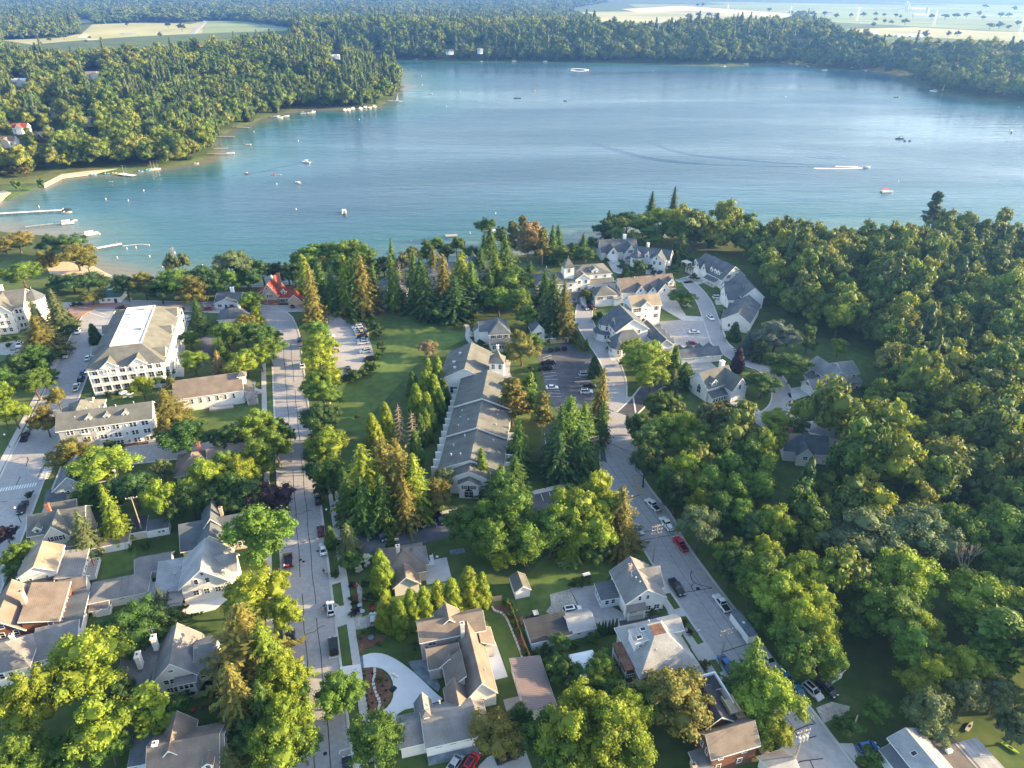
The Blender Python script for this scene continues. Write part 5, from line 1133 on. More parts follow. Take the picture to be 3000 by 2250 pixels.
w = h.wing(-4.8, 0, 3.4, 12.4, 5.0, 4.2, 'y', ov=.4); v = h.wing(3.4, 0, 10.4, 12, 5.4, 1.9, 'shedr', ov=.4, roof='brown_roof'); h.win(w, 'f', [1.2, 3.8, 6.6], 4.4, .9, 1.4); h.win(w, 'f', [4.4], 7.0, .9, 1.2); h.win(v, 'f', [5.4], 4.8, .9, 1.2); h.win(v, 'f', [2.6, 3.4], 1.8, .7, .7); h.win(w, 'f', [6.4, 7.4], 1.3, 1.0, 1.2); h.win(v, 'r', [2, 5, 8], 4, .9, 1.2)
h.chimney(3.0, 6, 7, 10.8, .9, 'tan_brick', 1.6); g = h.wing(9.6, -1.4, 14.4, 9, 3.2, .3, 'shedf', wall='white_siding', roof='slate_roof'); h.win(g, 'f', [2.4], 1.8, 1.4, .5); h.win(g, 'r', [5], 2.2, .5, 1.2); h.wing(-13, 2, -4.8, 11, 5, 3, 'hip', roof='slate_roof')
h = House('house', 'white walled house with grey hip roof at the left bottom edge', 'S3', (-40, 800), 5, 17.2, 'house'); h.roof = 'grey_roof'
w = h.wing(-6, 0, 6, 9, 4.8, 3.4, 'hip'); h.win(w, 'f', [6.6, 8.4], 3.0, .8, 1.4); g = h.wing(6, 2, 14, 9, 3.6, 2, 'shedf'); h.win(g, 'f', [1.2, 4.6], 2.4, 1.2, 1.0); h.chimney(2.4, 6, 7, 8.6, .7, 'plaster')
h = House('house', 'steep gabled white stucco house with two cream chimneys', 'S3', (1355, 880), 5.5, 15, 'house'); h.wall, h.roof = 'plaster', 'grey_roof'
w = h.wing(0, 0, 8.2, 10.2, 5.2, 4.4, 'y', ov=.5); h.win(w, 'f', [2.2, 3.4], 4.0, .9, 1.2); h.win(w, 'f', [3.7], 7.0, .9, .6); g = h.wing(4.4, -1.6, 8, 3, 4.6, .6, 'shedf', wall='white_siding'); h.win(g, 'f', [.8, 1.8, 2.8], 3.6, .7, 1.6); v = h.wing(8.2, .6, 12, 9.4, 4.8, 3, 'x'); h.win(v, 'f', [1.0, 2.4], 2.4, 1, 1.3); h.win(v, 'f', [.8], 4.2, .8, .9); h.wing(-7.4, 2, 0, 10, 3.0, 2.6, 'shedf'); h.chimney(-3.4, 5.2, 4.6, 8.2, .9, 'plaster', 1.8); h.chimney(-.4, 8, 6, 9.6, .9, 'plaster', 1.4); h.win(w, 'f', [2.4, 3.8], 1.4, 1.2, 1.4)
mb = MB(); mb.tube((-.6, 9, 6), (-.6, 9, 11.4), .04).tube((-1.6, 9, 11), (.4, 9, 11), .03).tube((-1.3, 9.4, 10.6), (.1, 8.6, 10.6), .03); h.mesh(mb, 'antenna', 'metal')
h = House('house', 'brown-grey cross gabled house cut by the bottom edge', 'S3', (1450, 1640), 5, 12, 'house'); h.wall, h.roof = 'plaster', 'brown_roof'
w = h.wing(-2.4, -2, 9.6, 7, 4.8, 3.2, 'x'); h.wing(-1.4, 1, 4, 8.6, 5, 3.2, 'y'); h.wing(9.6, -1, 10.4, 6, 5, 2.8, 'x', wall='white_siding'); h.dormer(7.4, 9, -2.2, 0, 4.8, 6, .6, 'f'); h.chimney(-1.4, 2.6, 5.6, 8.4, .9, 'white_paint'); v = h.wing(-7, 3, -2, 8.4, 3, 1.2, 'shedf', wall='grey_siding', roof='slate_roof'); h.win(v, 'f', [3.2], 1.8, .9, .9); h.wing(-5, -3, -2.4, 2, 3, .4, 'shedl', roof='blue_siding')
# --- between the two roads
h = House('house', 'taupe roofed house hidden behind the row of cedars', 'S4', (1500, 1345), 4, 14, 'house'); h.wall, h.roof = 'taupe_siding', 'brown_roof'
w = h.wing(0, -7.5, 9.6, 2.4, 3.8, 3.2, 'hip'); h.wing(4.6, -5, 10.4, 1, 3.8, 2.6, 'hip', roof='grey_roof'); h.chimney(3.6, -2.4, 5, 8.4, .9, 'stone'); h.slab(9.6, -9, 16, -.6, .12, 'concrete', 'patio'); h.wing(1.5, -11, 7.5, -7, 3.4, 2.6, 'y', wall='white_siding')
mb = MB(); mb.tube((3.6, 0, 6), (3.6, 0, 8.6), .05).box(3.1, -.1, 8.2, 4.1, .1, 8.8); h.mesh(mb, 'antenna', 'metal')
h = House('shed', 'small white garden shed with green-grey gable roof on the back lawn', 'S6', (980, 1048), 2.8, 15, 'shed'); h.roof = 'green_roof'
w = h.wing(0, 0, 3.7, 4.8, 2.6, 1.4, 'y', ov=.25)
h = House('garage', 'pale blue double garage with dark tar roof and grey shingle extension', 'S6', (1135, 1520), 2.8, 15.5, 'garage'); h.wall, h.roof = 'blue_siding', 'dark_roof'
w = h.wing(0, 0, 9.4, 5.8, 2.6, .7, 'shedf', ov=.3); v = h.wing(9.4, .4, 15.2, 6, 2.6, 1.4, 'x', roof='lightgrey_roof', ov=.3); h.win(v, 'f', [2], 1.6, 1, .6); h.door(v, 'b', 2.9, 4.2, 2.2, 'white_paint', nm='garage_door')
h = House('house', 'white house with pale blue annex and grey gable roof by the right road', 'S8', (350, 405), 6, 13, 'house'); h.roof = 'grey_roof'
h.wall = 'white_siding'
w = h.wing(0, 0, 9.4, 10.2, 5.4, 3.4, 'y', ov=.5); h.wing(3.6, 3, 10.2, 9.6, 5.4, 3.2, 'x', ov=.4); h.win(w, 'f', [3.2, 5.2], 5.9, .7, 1.2); h.win(w, 'f', [1.9, 5.6, 7.8], 2.2, 1.3, 1.4); h.porch(.2, -1.2, 4.4, 0, 3.4, .8, n=2, rail=False); h.win(w, 'l', [2.4, 5.6], 3.4, .8, 1.3); h.chimney(3.2, 7, 7, 10, .7, 'tan_brick'); h.vents([(3, 5, 7.8), (3.6, 4, 8.2), (4, 2.4, 8.3)])
g = h.wing(-4.6, 4.2, 0, 8.8, 2.9, .6, 'shedf', wall='blue_siding', roof='slate_roof', ov=.3); h.win(g, 'f', [1.4, 3.0], 1.8, .9, 1.3); h.win(g, 'l', [1, 2.4, 3.8], 1.8, .9, 1.4)
h = House('house', 'green walled house with big grey hip roof, brown roof deck and side balconies', 'S8', (460, 945), 7, 15.5, 'house'); h.wall, h.roof = 'green_siding', 'lightgrey_roof'
w = h.wing(0, 0, 12.2, 12.6, 6.6, 4.4, 'hip', flat=.26, ov=.6); mb = MB(); mb.box(4.7, 4.9, 11.1, 7.5, 7.7, 11.22); h.mesh(mb, 'roof_deck', 'mulch'); h.win(w, 'f', [1.8, 9.6], 5.4, 1.2, 1.0); h.win(w, 'f', [2, 6, 9.6], 2.4, 1.0, 1.3)
d1 = h.wing(.6, 5.0, 4.6, 8.4, 10.0, .4, 'shedl', z0=7.2, wall='white_siding', ov=.2, nm='dormer_'); h.win(d1, 'f', [1.2, 2.2], 8.9, .8, .7); h.skylight(1.8, 5.9, 10.4, -.1, 0, 1, .9, 1.3); h.skylight(3.4, 7.6, 10.5, -.1, 0, 1, .9, 1.3)
d2 = h.wing(8.6, 6.4, 12.4, 10.4, 9.2, 1.2, 'x', z0=7.2, ov=.3, nm='dormer_')
for z in (3.4, .4): h.slab(-2.6, 2, -.05, 9, z, 'mulch', 'balcony'); h.rail([(-2.5, 9), (-2.5, 2.1), (-.1, 2.1)], z, 1.0)
h.slab(-2.8, 1.8, -.05, 9.2, 6.2, 'mulch', 'balcony_roof'); h.posts([(-2.5, 2.2), (-2.5, 5.5), (-2.5, 8.8)], .4, 6.0, .12); h.wing(11.2, -1.4, 14.2, 4, 3.0, 1.4, 'shedr'); h.porch(10, -2.6, 14, -1.4, 2.9, .5, n=2, rail=True); h.vents([(2.6, 2.4, 8.4), (9, 9.6, 9), (4.4, 2.8, 9), (6, 10, 9.4)])
h = House('house', 'dark red-brown house with brown roof and white parapet at lower right', 'S8', (990, 1565), 6, 16, 'house'); h.wall, h.roof = 'brown_siding', 'brown_roof'
w = h.wing(0, 0, 9.8, 5.4, 5.6, 2.9, 'x', ov=.4); v = h.wing(.4, 5.4, 8.4, 12.8, 5.6, 3.0, 'y', roof='dark_roof'); h.win(w, 'f', [2.0, 7], 4.6, .9, 1.2); h.win(w, 'f', [1.8, 6.4], 1.8, .9, 1.2); h.win(w, 'l', [1.8, 3.6], 4.6, .7, 1.4)
h.wing(5, 12.8, 9.4, 15.8, 6.2, .1, 'flat', roof='dark_roof', wall='plaster'); mb = MB(); mb.box(9.2, 8.2, 5, 9.5, 15.9, 7).box(5, 15.6, 5, 9.2, 15.9, 7); h.mesh(mb, 'parapet', 'white_paint'); mb = MB(); mb.box(7.4, 6.4, 6.2, 9.6, 9.6, 6.6).box(9.4, 6.2, 5.6, 9.7, 9.8, 7.4).box(7.2, 6.2, 6, 7.4, 9.8, 7.8); h.mesh(mb, 'roof_terrace', 'pale_wood')
h.wing(-2.4, -.4, 0, 3, 2.8, .2, 'shedf', wall='white_siding', roof='grey_roof'); h.chimney(-3.2, .6, 0, 3.6, .8, 'tan_brick')
h = House('house', 'new taupe house with joined gables, tan sunlit slope and long garage wing', 'S7', (540, 995), 4.5, 14, 'house'); h.wall, h.roof = 'taupe_siding', 'brown_roof'
w = h.wing(0, 0, 5.9, 16.5, 4.3, 3.6, 'y', wall='white_siding', ov=.35); h.win(w, 'f', [3.2], 2.2, .4, 1.0); b = h.wing(-7.6, 14.6, 6.6, 20.6, 6.4, 2.4, 'x', ov=.35); h.wing(-3.4, 17, 1.6, 21, 7, 2.2, 'y'); h.win(b, 'f', [2.4], 5.2, 1.6, 1.3); h.win(b, 'f', [2.4], 2.2, 1.6, 1.7)
h.wing(-6.6, 9.2, 0, 14.8, 3.8, 2.8, 'x', ov=.3); h.wing(-4.4, 9.2, 0, 12.4, 3.8, 2, 'y', wall='stone', ov=.3); h.wing(-3.6, 3, 0, 9.4, 4.2, 2.8, 'shedl', ov=.3); h.wing(-4.2, -2.6, -.4, 3, 4.2, 2.2, 'y'); h.wing(5.6, 12, 8, 16.4, 4.2, 1.4, 'shedr')
g = h.wing(-9.8, -8.6, .2, 0, 4.0, 3.0, 'x', ov=.3, wall='white_siding', roof='grey_roof'); h.win(g, 'f', [2.4, 5.2, 8.4], 3.2, 1.2, .4); k = h.wing(-14.6, -7.2, -9.8, -.6, 3.6, 2.4, 'x', ov=.3, wall='plaster', roof='grey_roof'); h.wing(-10.6, -3.4, -7.8, 1, 4.6, 2.2, 'y', roof='grey_roof', wall='taupe_siding'); h.chimney(1.6, 14, 6, 10.2, .9, 'stone'); tower(h, -9, -4.2, 1.1, 7.8, .9, z0=6.4, wall='white_siding', nm='cupola_', roof='grey_roof'); h.vents([(-6, -1.5, 6.5), (4.4, 4, 6.2)]); mb = MB(); mb.box(-9.8, -10, 0, .2, -8.65, .9); h.mesh(mb, 'stone_plinth', 'slate_paving'); h.wing(.2, -5, 2.6, -1, 3, .8, 'shedr', roof='grey_roof')
h = House('workshop', 'low workshop with ribbed brown metal roof beside the new house', 'S7', (1080, 1145), 3, 14, 'shed'); h.wall, h.roof = 'white_siding', 'metal_roof'
w = h.wing(0, 0, 6.2, 12.6, 2.8, 1.0, 'shedr', ov=.35); h.win(w, 'l', [1.5, 4.5, 7.5], 1.8, 1.4, 1.4); h.slab(-3.4, 1, 0, 6, .3, 'grey_wood')
o = thing('party_tent', 'white canopy tent standing behind the round garden tree', 'tent', G('S7', 1575, 870, 2.6), radians(14))
mb = MB(); mb.add([(0,0,2.4),(5.6,0,2.4),(5.6,7.6,2.4),(0,7.6,2.4),(2.8,1.8,3.5),(2.8,5.8,3.5)], [(0,1,4),(1,2,5,4),(2,3,5),(3,0,4,5)]); mb.build('canopy', 'tent_fabric', o)
mb = MB(); mb.box(0,-.02,1.95,5.6,.02,2.4).box(5.58,0,1.95,5.62,7.6,2.4).box(-.02,0,1.95,.02,7.6,2.4).box(0,7.58,1.95,5.6,7.62,2.4); mb.build('valance', 'tent_fabric', o)
for x, y in ((.1,.1),(5.5,.1),(5.5,7.5),(.1,7.5),(.1,3.8),(5.5,3.8)): mb = MB(); mb.cyl(x, y, 0, 2.5, .05); mb.build('pole', 'metal', o)
h = House('house', 'light grey roofed house cut by the bottom right edge', 'Z3', (600, 1510), 4.6, 16, 'house'); h.wall, h.roof = 'blue_siding', 'lightgrey_roof'
w = h.wing(.4, -9, 7, 1.4, 4.2, 1.4, 'y'); h.wing(-2, -8.6, .4, .4, 3.0, .8, 'shedl', roof='slate_roof'); h.wing(7, -9, 12.4, -1.2, 3.6, .3, 'flat', roof='brown_roof'); h.skylight(2, -2.6, 4.9, -.4, 0, 1); h.skylight(2.6, -.6, 5.1, -.4, 0, 1); mb = MB(); mb.box(9, -4, 3.7, 10, -3.2, 4.5); h.mesh(mb, 'roof_unit', 'white_paint'); h.wing(12.4, -9, 17, -3, 3.2, .4, 'shedr', roof='lightgrey_roof')
h = House('shed', 'small white roadside shed with dark flat roof beside parked cars', 'Z3', (208, 1065), 2.6, 30, 'shed'); h.roof = 'dark_roof'
w = h.wing(0, 0, 3.2, 5, 2.6, .3, 'shedf', ov=.2); h.win(w, 'f', [1.6], 1.7, .9, .8); h.door(w, 'l', 1.2)
h = House('garage', 'pale roof corner of a garage at the bottom edge by the right road', 'S8', (1390, 1650), 3, 16, 'garage'); h.roof = 'lightgrey_roof'
h.wing(0, -4, 5, 2, 2.8, 1.6, 'x')
h = House('garden_house', 'small white lean-to with glass roof behind the maroon car', 'Z5', (1180, 1195), 1.8, 17, 'shed'); h.roof = 'slate_roof'
h.wing(-.5, -.4, 2.6, 2.4, 1.6, .8, 'y', ov=.12)
h = House('house', 'green roofed house among the trees right of the balconied hotel', 'R4', (1880, 690), 4.5, 12, 'house'); h.roof = 'slate_roof'
w = h.wing(0, 0, 13, 10, 4.2, 3, 'hip'); h.win(w, 'r', [3, 7], 2.4, 1, 1.3); h.chimney(9, 5, 6, 8.4, .8, 'white_paint')
# houses in the left wood across the bay and other far buildings
FAR = [('white house in the wood at far left', 'Q1', (80, 560), 'white_siding', 'white_roof', 22, 9), ('red roofed house at the left edge below the wood', 'Q1', (0, 960), 'white_siding', 'brown_roof', 13, 9), ('second red roofed house above the left edge house', 'Q1', (90, 870), 'white_siding', 'red_roof', 12, 8),
       ('red roofed house half buried in the left wood', 'Q1', (300, 760), 'plaster', 'brown_roof', 16, 8), ('pink roofed house in the middle of the left wood', 'Q1', (545, 820), 'plaster', 'brown_roof', 14, 8), ('low brown roof among trees near the left beach', 'Q1', (235, 925), 'brown_siding', 'brown_roof', 10, 8),
       ('pale building in a gap of the left wood', 'Q1', (560, 515), 'cream_siding', 'tan_roof', 26, 8), ('white shore house at right of the left wood', 'Q1', (2150, 390), 'white_siding', 'white_roof', 22, 10),
       ('white boathouse on the left of the far shore', 'Q2', (232, 360), 'white_siding', 'white_roof', 9, 8), ('grey boathouse on the far shore', 'Q2', (680, 355), 'white_siding', 'slate_roof', 14, 8), ('tall white house on the far shore', 'Q2', (885, 350), 'white_siding', 'lightgrey_roof', 9, 8), ('tan gabled house in the far right wood', 'Q3', (745, 285), 'cream_siding', 'tan_roof', 16, 10)]
for lab, c, p, wl, rf, wd, dp in FAR:
    zz = float(terrain(*[np.array([v_]) for v_ in G(c, *p, 4)])[0]); X, Y = G(c, *p, zz)
    o = House('house', lab, c, p, zz, 8, 'house', group='far lake houses'); o.o.location.z = max(zz, 0); o.wall, o.roof = wl, rf
    w = o.wing(0, 0, wd, dp, 5.5, 3.2, 'x'); o.row(w, 'f', 3, 3.4, 1.2, 1.6); o.wing(wd*.3, -2, wd*.7, 4, 5.5, 3, 'y')
for lab, p, wl, rf, wd in (('long white farm building behind the far right wood', (1390, 262), 'white_siding', 'white_roof', 60), ('white barn among trees on the far right fields', (1500, 112), 'white_siding', 'white_roof', 46), ('pale farmhouse beside the far silo', (1400, 72), 'white_siding', 'lightgrey_roof', 30), ('long white barn right of the far silo', (1480, 70), 'white_siding', 'white_roof', 70),
                           ('small white farmhouse on the far fields', (930, 100), 'white_siding', 'tan_roof', 26), ('white shed at the near edge of the far fields', (1190, 240), 'white_siding', 'white_roof', 30)):
    o = House('barn', lab, 'Q3', p, PLATEAU, 6, 'barn', group='far farm buildings'); o.o.location.z = PLATEAU; o.wall, o.roof = wl, rf
    w = o.wing(0, 0, wd, 16, 7, 5, 'x'); o.row(w, 'f', 3, 4, 2, 2.4)
for lab, p, wd in (('white clubhouse on the golf course at upper left', (800, 135), 26), ('left wing of the golf clubhouse group', (745, 135), 18), ('red roofed house right of the golf clubhouse', (890, 140), 26), ('far white house on the left hill', (470, 78), 40)):
    o = House('house', lab, 'Q1', p, PLATEAU, 4, 'house', group='golf course houses'); o.o.location.z = PLATEAU; o.roof = 'brown_roof' if 'red' in lab else 'white_roof'
    w = o.wing(0, 0, wd, 14, 7, 5, 'x'); o.row(w, 'f', 3, 4, 2, 2.4); o.wing(wd*.3, -4, wd*.6, 6, 8, 4, 'y')
# ------------------------------------------------------------------ trees, one by one
ADJ = dict(y='bright yellow-green', g='mid-green', d='dark green', o='olive-gold', u='purple-leaved', s='pale grey-green', k='deep green', n='dark', t='tawny', b='blue-grey')
ORDS = ['first', 'second', 'third', 'fourth', 'fifth', 'sixth', 'seventh', 'eighth', 'ninth', 'tenth', 'eleventh', 'twelfth']
KW_ = dict(b='tree', m='tree', s='spruce', l='slim spruce', c='cedar', p='open pine')
ORD = ['leftmost', 'second from left', 'third from left', 'fourth from left', 'fifth from left', 'sixth from left', 'seventh from left', 'eighth from left', 'ninth from left', 'tenth from left', 'eleventh from left', 'twelfth from left']
ZONES = [
 ('at the lower left corner', 'S3', [(230,1080,215,'b','y',17), (180,1540,190,'b','g'), (530,1580,140,'b','k')]),
 ('between the brick house and the stucco house', 'S3', [(770,730,275,'b','y',18)]),
 ('left of the grey annex near the bottom', 'S3', [(870,1250,235,'b','y',16), (960,1480,130,'b','k',9), (1080,980,150,'b','d',10)]),
 ('in front of the steep gabled house', 'S3', [(1360,1110,180,'p','y',15), (1540,1150,130,'b','k',8)]),
 ('behind the steep gabled house', 'S3', [(1120,420,230,'b','k',13), (1390,380,170,'b','d',11), (1400,150,90,'s','b',8)]),
 ('left of the main street near the trailer', 'S5', [(300,90,220,'b','y',15), (540,290,130,'b','y',13)]),
 ('in the tall row left of the main street', 'S5', [(190,520,240,'s','o',24), (390,620,190,'s','y',22), (100,960,200,'s','o',22), (560,850,165,'b','y',15), (330,1090,150,'s','k',18), (680,1010,110,'b','k',11)]),
 ('left of the main street at the bottom', 'S5', [(570,1200,190,'b','y',15), (520,1440,220,'b','y',15), (720,1450,125,'b','k',11), (50,1570,110,'s','s',9), (250,1350,140,'b','d',10)]),
 ('left of the parked trailer', 'S4', [(335,1130,225,'b','g',21)]),
 ('beside the main street above the stucco house', 'S4', [(440,820,150,'b','u',12)]),
 ('left of the main street below the hall', 'S4', [(330,170,180,'b','y',14), (500,180,105,'b','k',12), (130,560,150,'b','y',13), (340,420,180,'b','g',14), (120,740,140,'b','k',13), (260,800,160,'b','d',13), (590,240,60,'b','k',10), (60,250,120,'b','d',12), (500,330,120,'b','g',12), (30,900,110,'b','d',11)]),
 ('right of the main street above the spruces', 'S4', [(900,90,135,'b','d',14), (890,200,110,'s','k',13), (990,340,175,'b','y',16), (880,430,95,'b','d',12), (860,580,85,'b','d',11), (920,670,95,'b','d',12), (1010,620,150,'b','k',15)]),
 ('in the tall spruce clump above the parking strip', 'S4', [(1330,560,180,'s','y',25), (1620,540,190,'s','o',26), (1170,740,140,'s','k',20), (1480,480,150,'s','o',23), (1770,620,150,'s','y',22), (1290,820,130,'s','k',18), (1480,800,130,'s','k',19), (1690,800,130,'s','o',18), (1850,740,110,'s','g',14)]),
 ('at the top of the spruce clump by the lawn', 'S4', [(1410,200,115,'c','y',14), (1520,110,115,'c','y',15), (1880,130,75,'c','g',12), (1800,330,90,'c','k',12)]),
 ('at the near corner of the lodge', 'S4', [(1980,770,140,'b','o',10), (2050,630,90,'b','s',10)]),
 ('on the verge by the white sedan', 'S4', [(995,1160,78,'c','k',7)]),
 ('beside the pavement at the parking strip', 'S4', [(1160,1150,90,'s','s',11), (1200,1390,95,'b','k',6), (1565,1215,72,'c','k',6)]),
 ('in the cedar row beside the taupe house', 'S4', [(1480,1480,135,'c','y',13)]),
 ('in the cedar row above the new house', 'S5', [(1440,270,110,'c','y',10), (1560,310,105,'c','y',10), (1680,230,115,'c','y',11), (1800,190,115,'c','y',11), (1920,150,115,'c','y',11), (2040,110,115,'c','y',11)]),
 ('at the right end of the cedar row', 'S6', [(540,990,150,'c','y',12), (660,1010,105,'c','y',10)]),
 ('on the verge overhanging the main street', 'S5', [(1050,970,185,'b','g',10)]),
 ('at the bottom beside the garage wing', 'S5', [(1345,1430,215,'b','k',11)]),
 ('above the black car at the bottom edge', 'S7', [(810,1340,205,'b','o',11), (1020,1190,110,'b','d',8)]),
 ('in the bright maple mass at the bottom', 'S7', [(1480,1330,260,'b','y',17), (1230,1380,180,'b','k',12), (1600,1060,190,'b','y',16), (1880,1330,240,'b','y',17), (2050,1130,170,'b','y',14), (1450,1580,190,'b','g',14), (1760,1560,230,'b','y',15), (2080,1530,200,'b','y',14)]),
 ('in the garden around the white tent', 'S7', [(1790,760,150,'b','g',8), (1390,490,85,'b','k',5), (1430,760,120,'b','k',7), (1950,1000,120,'b','k',9)]),
 ('in front of the red-brown house', 'S8', [(720,1130,225,'b','o',15), (510,1190,130,'b','k',11), (270,1120,110,'b','d',10)]),
 ('beside the right road at lower right', 'S8', [(1290,860,150,'s','g',19), (1430,1120,200,'b','y',14), (1420,1390,120,'b','y',9)]),
 ('in the wood edge right of the white trailer', 'S8', [(1400,190,165,'b','g',17), (1280,300,110,'b','g',13), (1130,140,110,'b','d',13), (1500,380,150,'b','y',17), (1420,510,115,'b','k',12), (1620,560,150,'b','y',18), (1760,470,150,'b','y',18), (1640,760,160,'b','g',16), (1800,710,150,'b','y',17), (1850,870,120,'b','g',13), (1540,680,100,'b','k',11), (1660,190,150,'b','y',17)]),
 ('in the lower right wood', 'Z3', [(700,420,165,'b','y',18), (430,550,110,'b','k',13), (640,650,170,'b','g',16), (740,760,120,'b','y',14), (370,720,75,'b','k',8), (740,900,135,'b','g',14), (850,1060,135,'b','y',14), (1050,1010,120,'b','y',14), (840,1270,160,'b','s',12), (1060,1210,115,'b','s',12)]),
 ('near the right edge of the lower wood', 'Z3', [(1270,1180,110,'b','s',11), (1240,820,175,'p','g',19), (1170,560,180,'b','y',17), (1080,740,120,'b','k',12), (1310,320,110,'b','g',15), (1400,640,110,'b','g',14), (1410,1400,100,'b','s',9)]),
 ('on the grass slope at lower right', 'Z3', [(490,1280,82,'b','g',6)]),
 ('on the crest of the lower wood', 'Z3', [(400,140,200,'b','s',18), (750,130,180,'b','s',18), (1080,190,125,'b','g',16), (1310,110,170,'b','g',17), (950,60,120,'b','g',16)]),
 ('in the wood at the bend of the right road', 'Z2', [(940,110,130,'b','k',15), (720,320,105,'b','d',14), (800,520,150,'b','d',17), (1000,390,160,'b','g',18), (1170,370,150,'b','y',18), (1330,430,140,'b','g',17), (800,690,140,'b','d',15), (1180,770,170,'b','y',18), (1250,570,130,'b','g',16), (1100,960,140,'b','d',15), (1400,900,140,'b','g',16), (1020,880,120,'b','k',14)]),
 ('in the wood below the cul-de-sac', 'Z2', [(1420,250,105,'b','s',15), (1600,300,140,'b','s',16), (1740,330,120,'b','s',16), (1500,620,140,'b','k',16), (1800,640,150,'b','k',16), (1650,770,130,'b','g',16), (1960,590,120,'b','y',16), (2060,460,110,'b','y',15), (1950,800,130,'p','y',17), (1690,1000,160,'b','g',16), (1910,960,130,'b','g',16), (2080,240,110,'b','y',6)]),
 ('in the wood beside the red pickup', 'Z2', [(1330,1060,120,'b','y',13), (1330,1290,165,'b','s',16), (1560,1150,130,'b','k',15), (1720,1180,120,'b','g',15), (2040,1290,140,'b','y',17), (1640,1560,125,'b','g',14), (1850,1340,140,'b','d',14), (1480,1450,100,'b','d',11), (1980,1580,120,'b','y',15)]),
 ('in the big maple group behind the back lawn', 'S6', [(970,330,240,'b','g',20), (1090,610,180,'b','g',14), (770,560,190,'b','g',16), (560,420,170,'b','k',14), (850,710,130,'b','y',10), (1300,520,165,'b','g',15), (900,140,150,'b','k',16), (700,380,140,'b','g',16)]),
 ('in the maple clump left of the right road', 'S6', [(1600,330,210,'b','y',20), (1750,190,170,'b','y',20), (1520,470,110,'s','y',18), (1690,500,160,'b','y',16), (1950,300,130,'s','o',20), (1980,490,120,'s','o',14), (1720,660,110,'b','k',9), (1450,250,110,'s','k',18)]),
 ('between the lodge tower and the asphalt lot', 'Z1', [(1090,240,140,'b','o',13), (1190,170,100,'b','k',9), (970,290,65,'b','d',6)]),
 ('along the right side of the lodge', 'Z1', [(1010,720,165,'p','o',19), (1150,620,90,'p','g',15), (1290,820,110,'p','o',17), (1190,780,95,'b','k',12), (1050,1090,110,'s','g',18), (1060,1260,100,'s','k',15)]),
 ('at the near end of the lodge', 'Z1', [(700,1350,105,'l','g',15), (1010,1420,140,'s','k',14), (880,1490,120,'s','k',12)]),
 ('in the spruce stand by the asphalt lots', 'Z1', [(1560,920,170,'s','g',24), (1470,1010,150,'s','k',22), (1700,960,120,'s','g',20), (1650,1150,150,'s','k',18), (1460,1210,130,'s','d',17), (1590,1250,110,'s','d',14)]),
 ('beside the pale road right of the asphalt lot', 'Z1', [(1860,620,95,'s','o',22), (1880,900,85,'l','k',17), (1795,395,72,'c','d',9), (1625,115,50,'c','k',5), (1722,185,32,'c','k',5)]),
 ('on the big lawn near the lodge', 'Z1', [(180,230,92,'b','t',7)]),
 ('in the cedar row left of the lodge', 'Z1', [(280,480,85,'c','y',14), (190,480,90,'c','y',14), (140,620,120,'c','y',15), (240,640,100,'c','y',14), (60,740,110,'c','y',15), (330,640,75,'c','k',11), (290,760,85,'c','k',12), (160,830,105,'c','y',14), (100,1000,90,'c','k',12), (30,560,80,'c','k',10), (60,1220,70,'c','k',10)]),
 ('in the tall conifers beside the lake street', 'R5', [(610,430,95,'s','o',29), (570,290,75,'s','y',24), (700,350,95,'s','k',24), (920,330,105,'s','y',30), (1060,335,105,'s','o',29), (985,365,100,'s','k',27), (800,400,78,'s','k',22), (1150,345,72,'s','k',22)]),
 ('behind the lake street conifers', 'R5', [(640,150,125,'b','g',18), (900,140,135,'b','g',19), (1080,170,110,'b','g',18), (740,240,80,'b','o',15)]),
 ('in the shore belt behind the lake street spruces', 'R5', [(540,230,85,'b','k',14), (780,130,95,'b','g',18), (1000,110,90,'b','g',17), (840,240,90,'b','k',16), (980,260,90,'b','k',16), (1180,240,72,'b','d',12), (1250,225,62,'b','d',11), (1430,200,70,'b','s',15), (1500,140,60,'b','s',14), (1620,90,70,'b','k',14), (1720,60,62,'b','g',12), (1800,110,62,'b','k',12), (1880,50,62,'b','g',13), (2000,130,72,'b','k',13), (2080,200,75,'s','k',20), (60,230,80,'b','d',12), (480,330,62,'b','d',10)]),
 ('by the shore left of the resort hotel', 'R6', [(60,180,62,'b','k',14), (380,210,70,'p','o',20), (500,260,70,'p','t',20), (830,380,55,'b','k',10), (200,250,70,'b','k',12)]),
 ('in the spruce belt above the big lawn', 'R5', [(1340,320,85,'l','g',29), (1310,130,60,'l','g',22), (1560,340,105,'s','k',27), (1610,450,105,'s','d',24), (1770,320,105,'s','o',28), (1920,280,105,'s','y',28), (2010,340,90,'s','g',24), (1850,470,120,'s','d',22), (1500,250,70,'s','k',22), (2170,390,65,'s','k',19), (1680,200,80,'s','o',20), (2130,80,65,'s','k',20)]),
 ('at the far corner of the big lawn', 'R5', [(2050,500,110,'b','d',14), (1730,600,95,'b','k',11), (1840,580,95,'b','k',11), (1980,600,80,'b','d',11)]),
 ('between the main street and the parking lot', 'R5', [(670,790,100,'b','g',11), (680,910,115,'b','y',12), (700,1030,120,'b','y',13), (670,1240,105,'b','g',13), (770,1190,115,'b','y',13), (720,1330,120,'b','g',12), (735,1530,110,'b','d',12), (645,1160,75,'b','y',10)]),
 ('left of the main street bend', 'R5', [(110,560,95,'b','g',12), (150,660,80,'c','y',10), (260,950,125,'b','g',13), (130,820,125,'b','k',13), (60,1060,105,'b','y',12), (180,1010,100,'b','y',12), (40,720,80,'b','o',10), (280,840,75,'b','k',9)]),
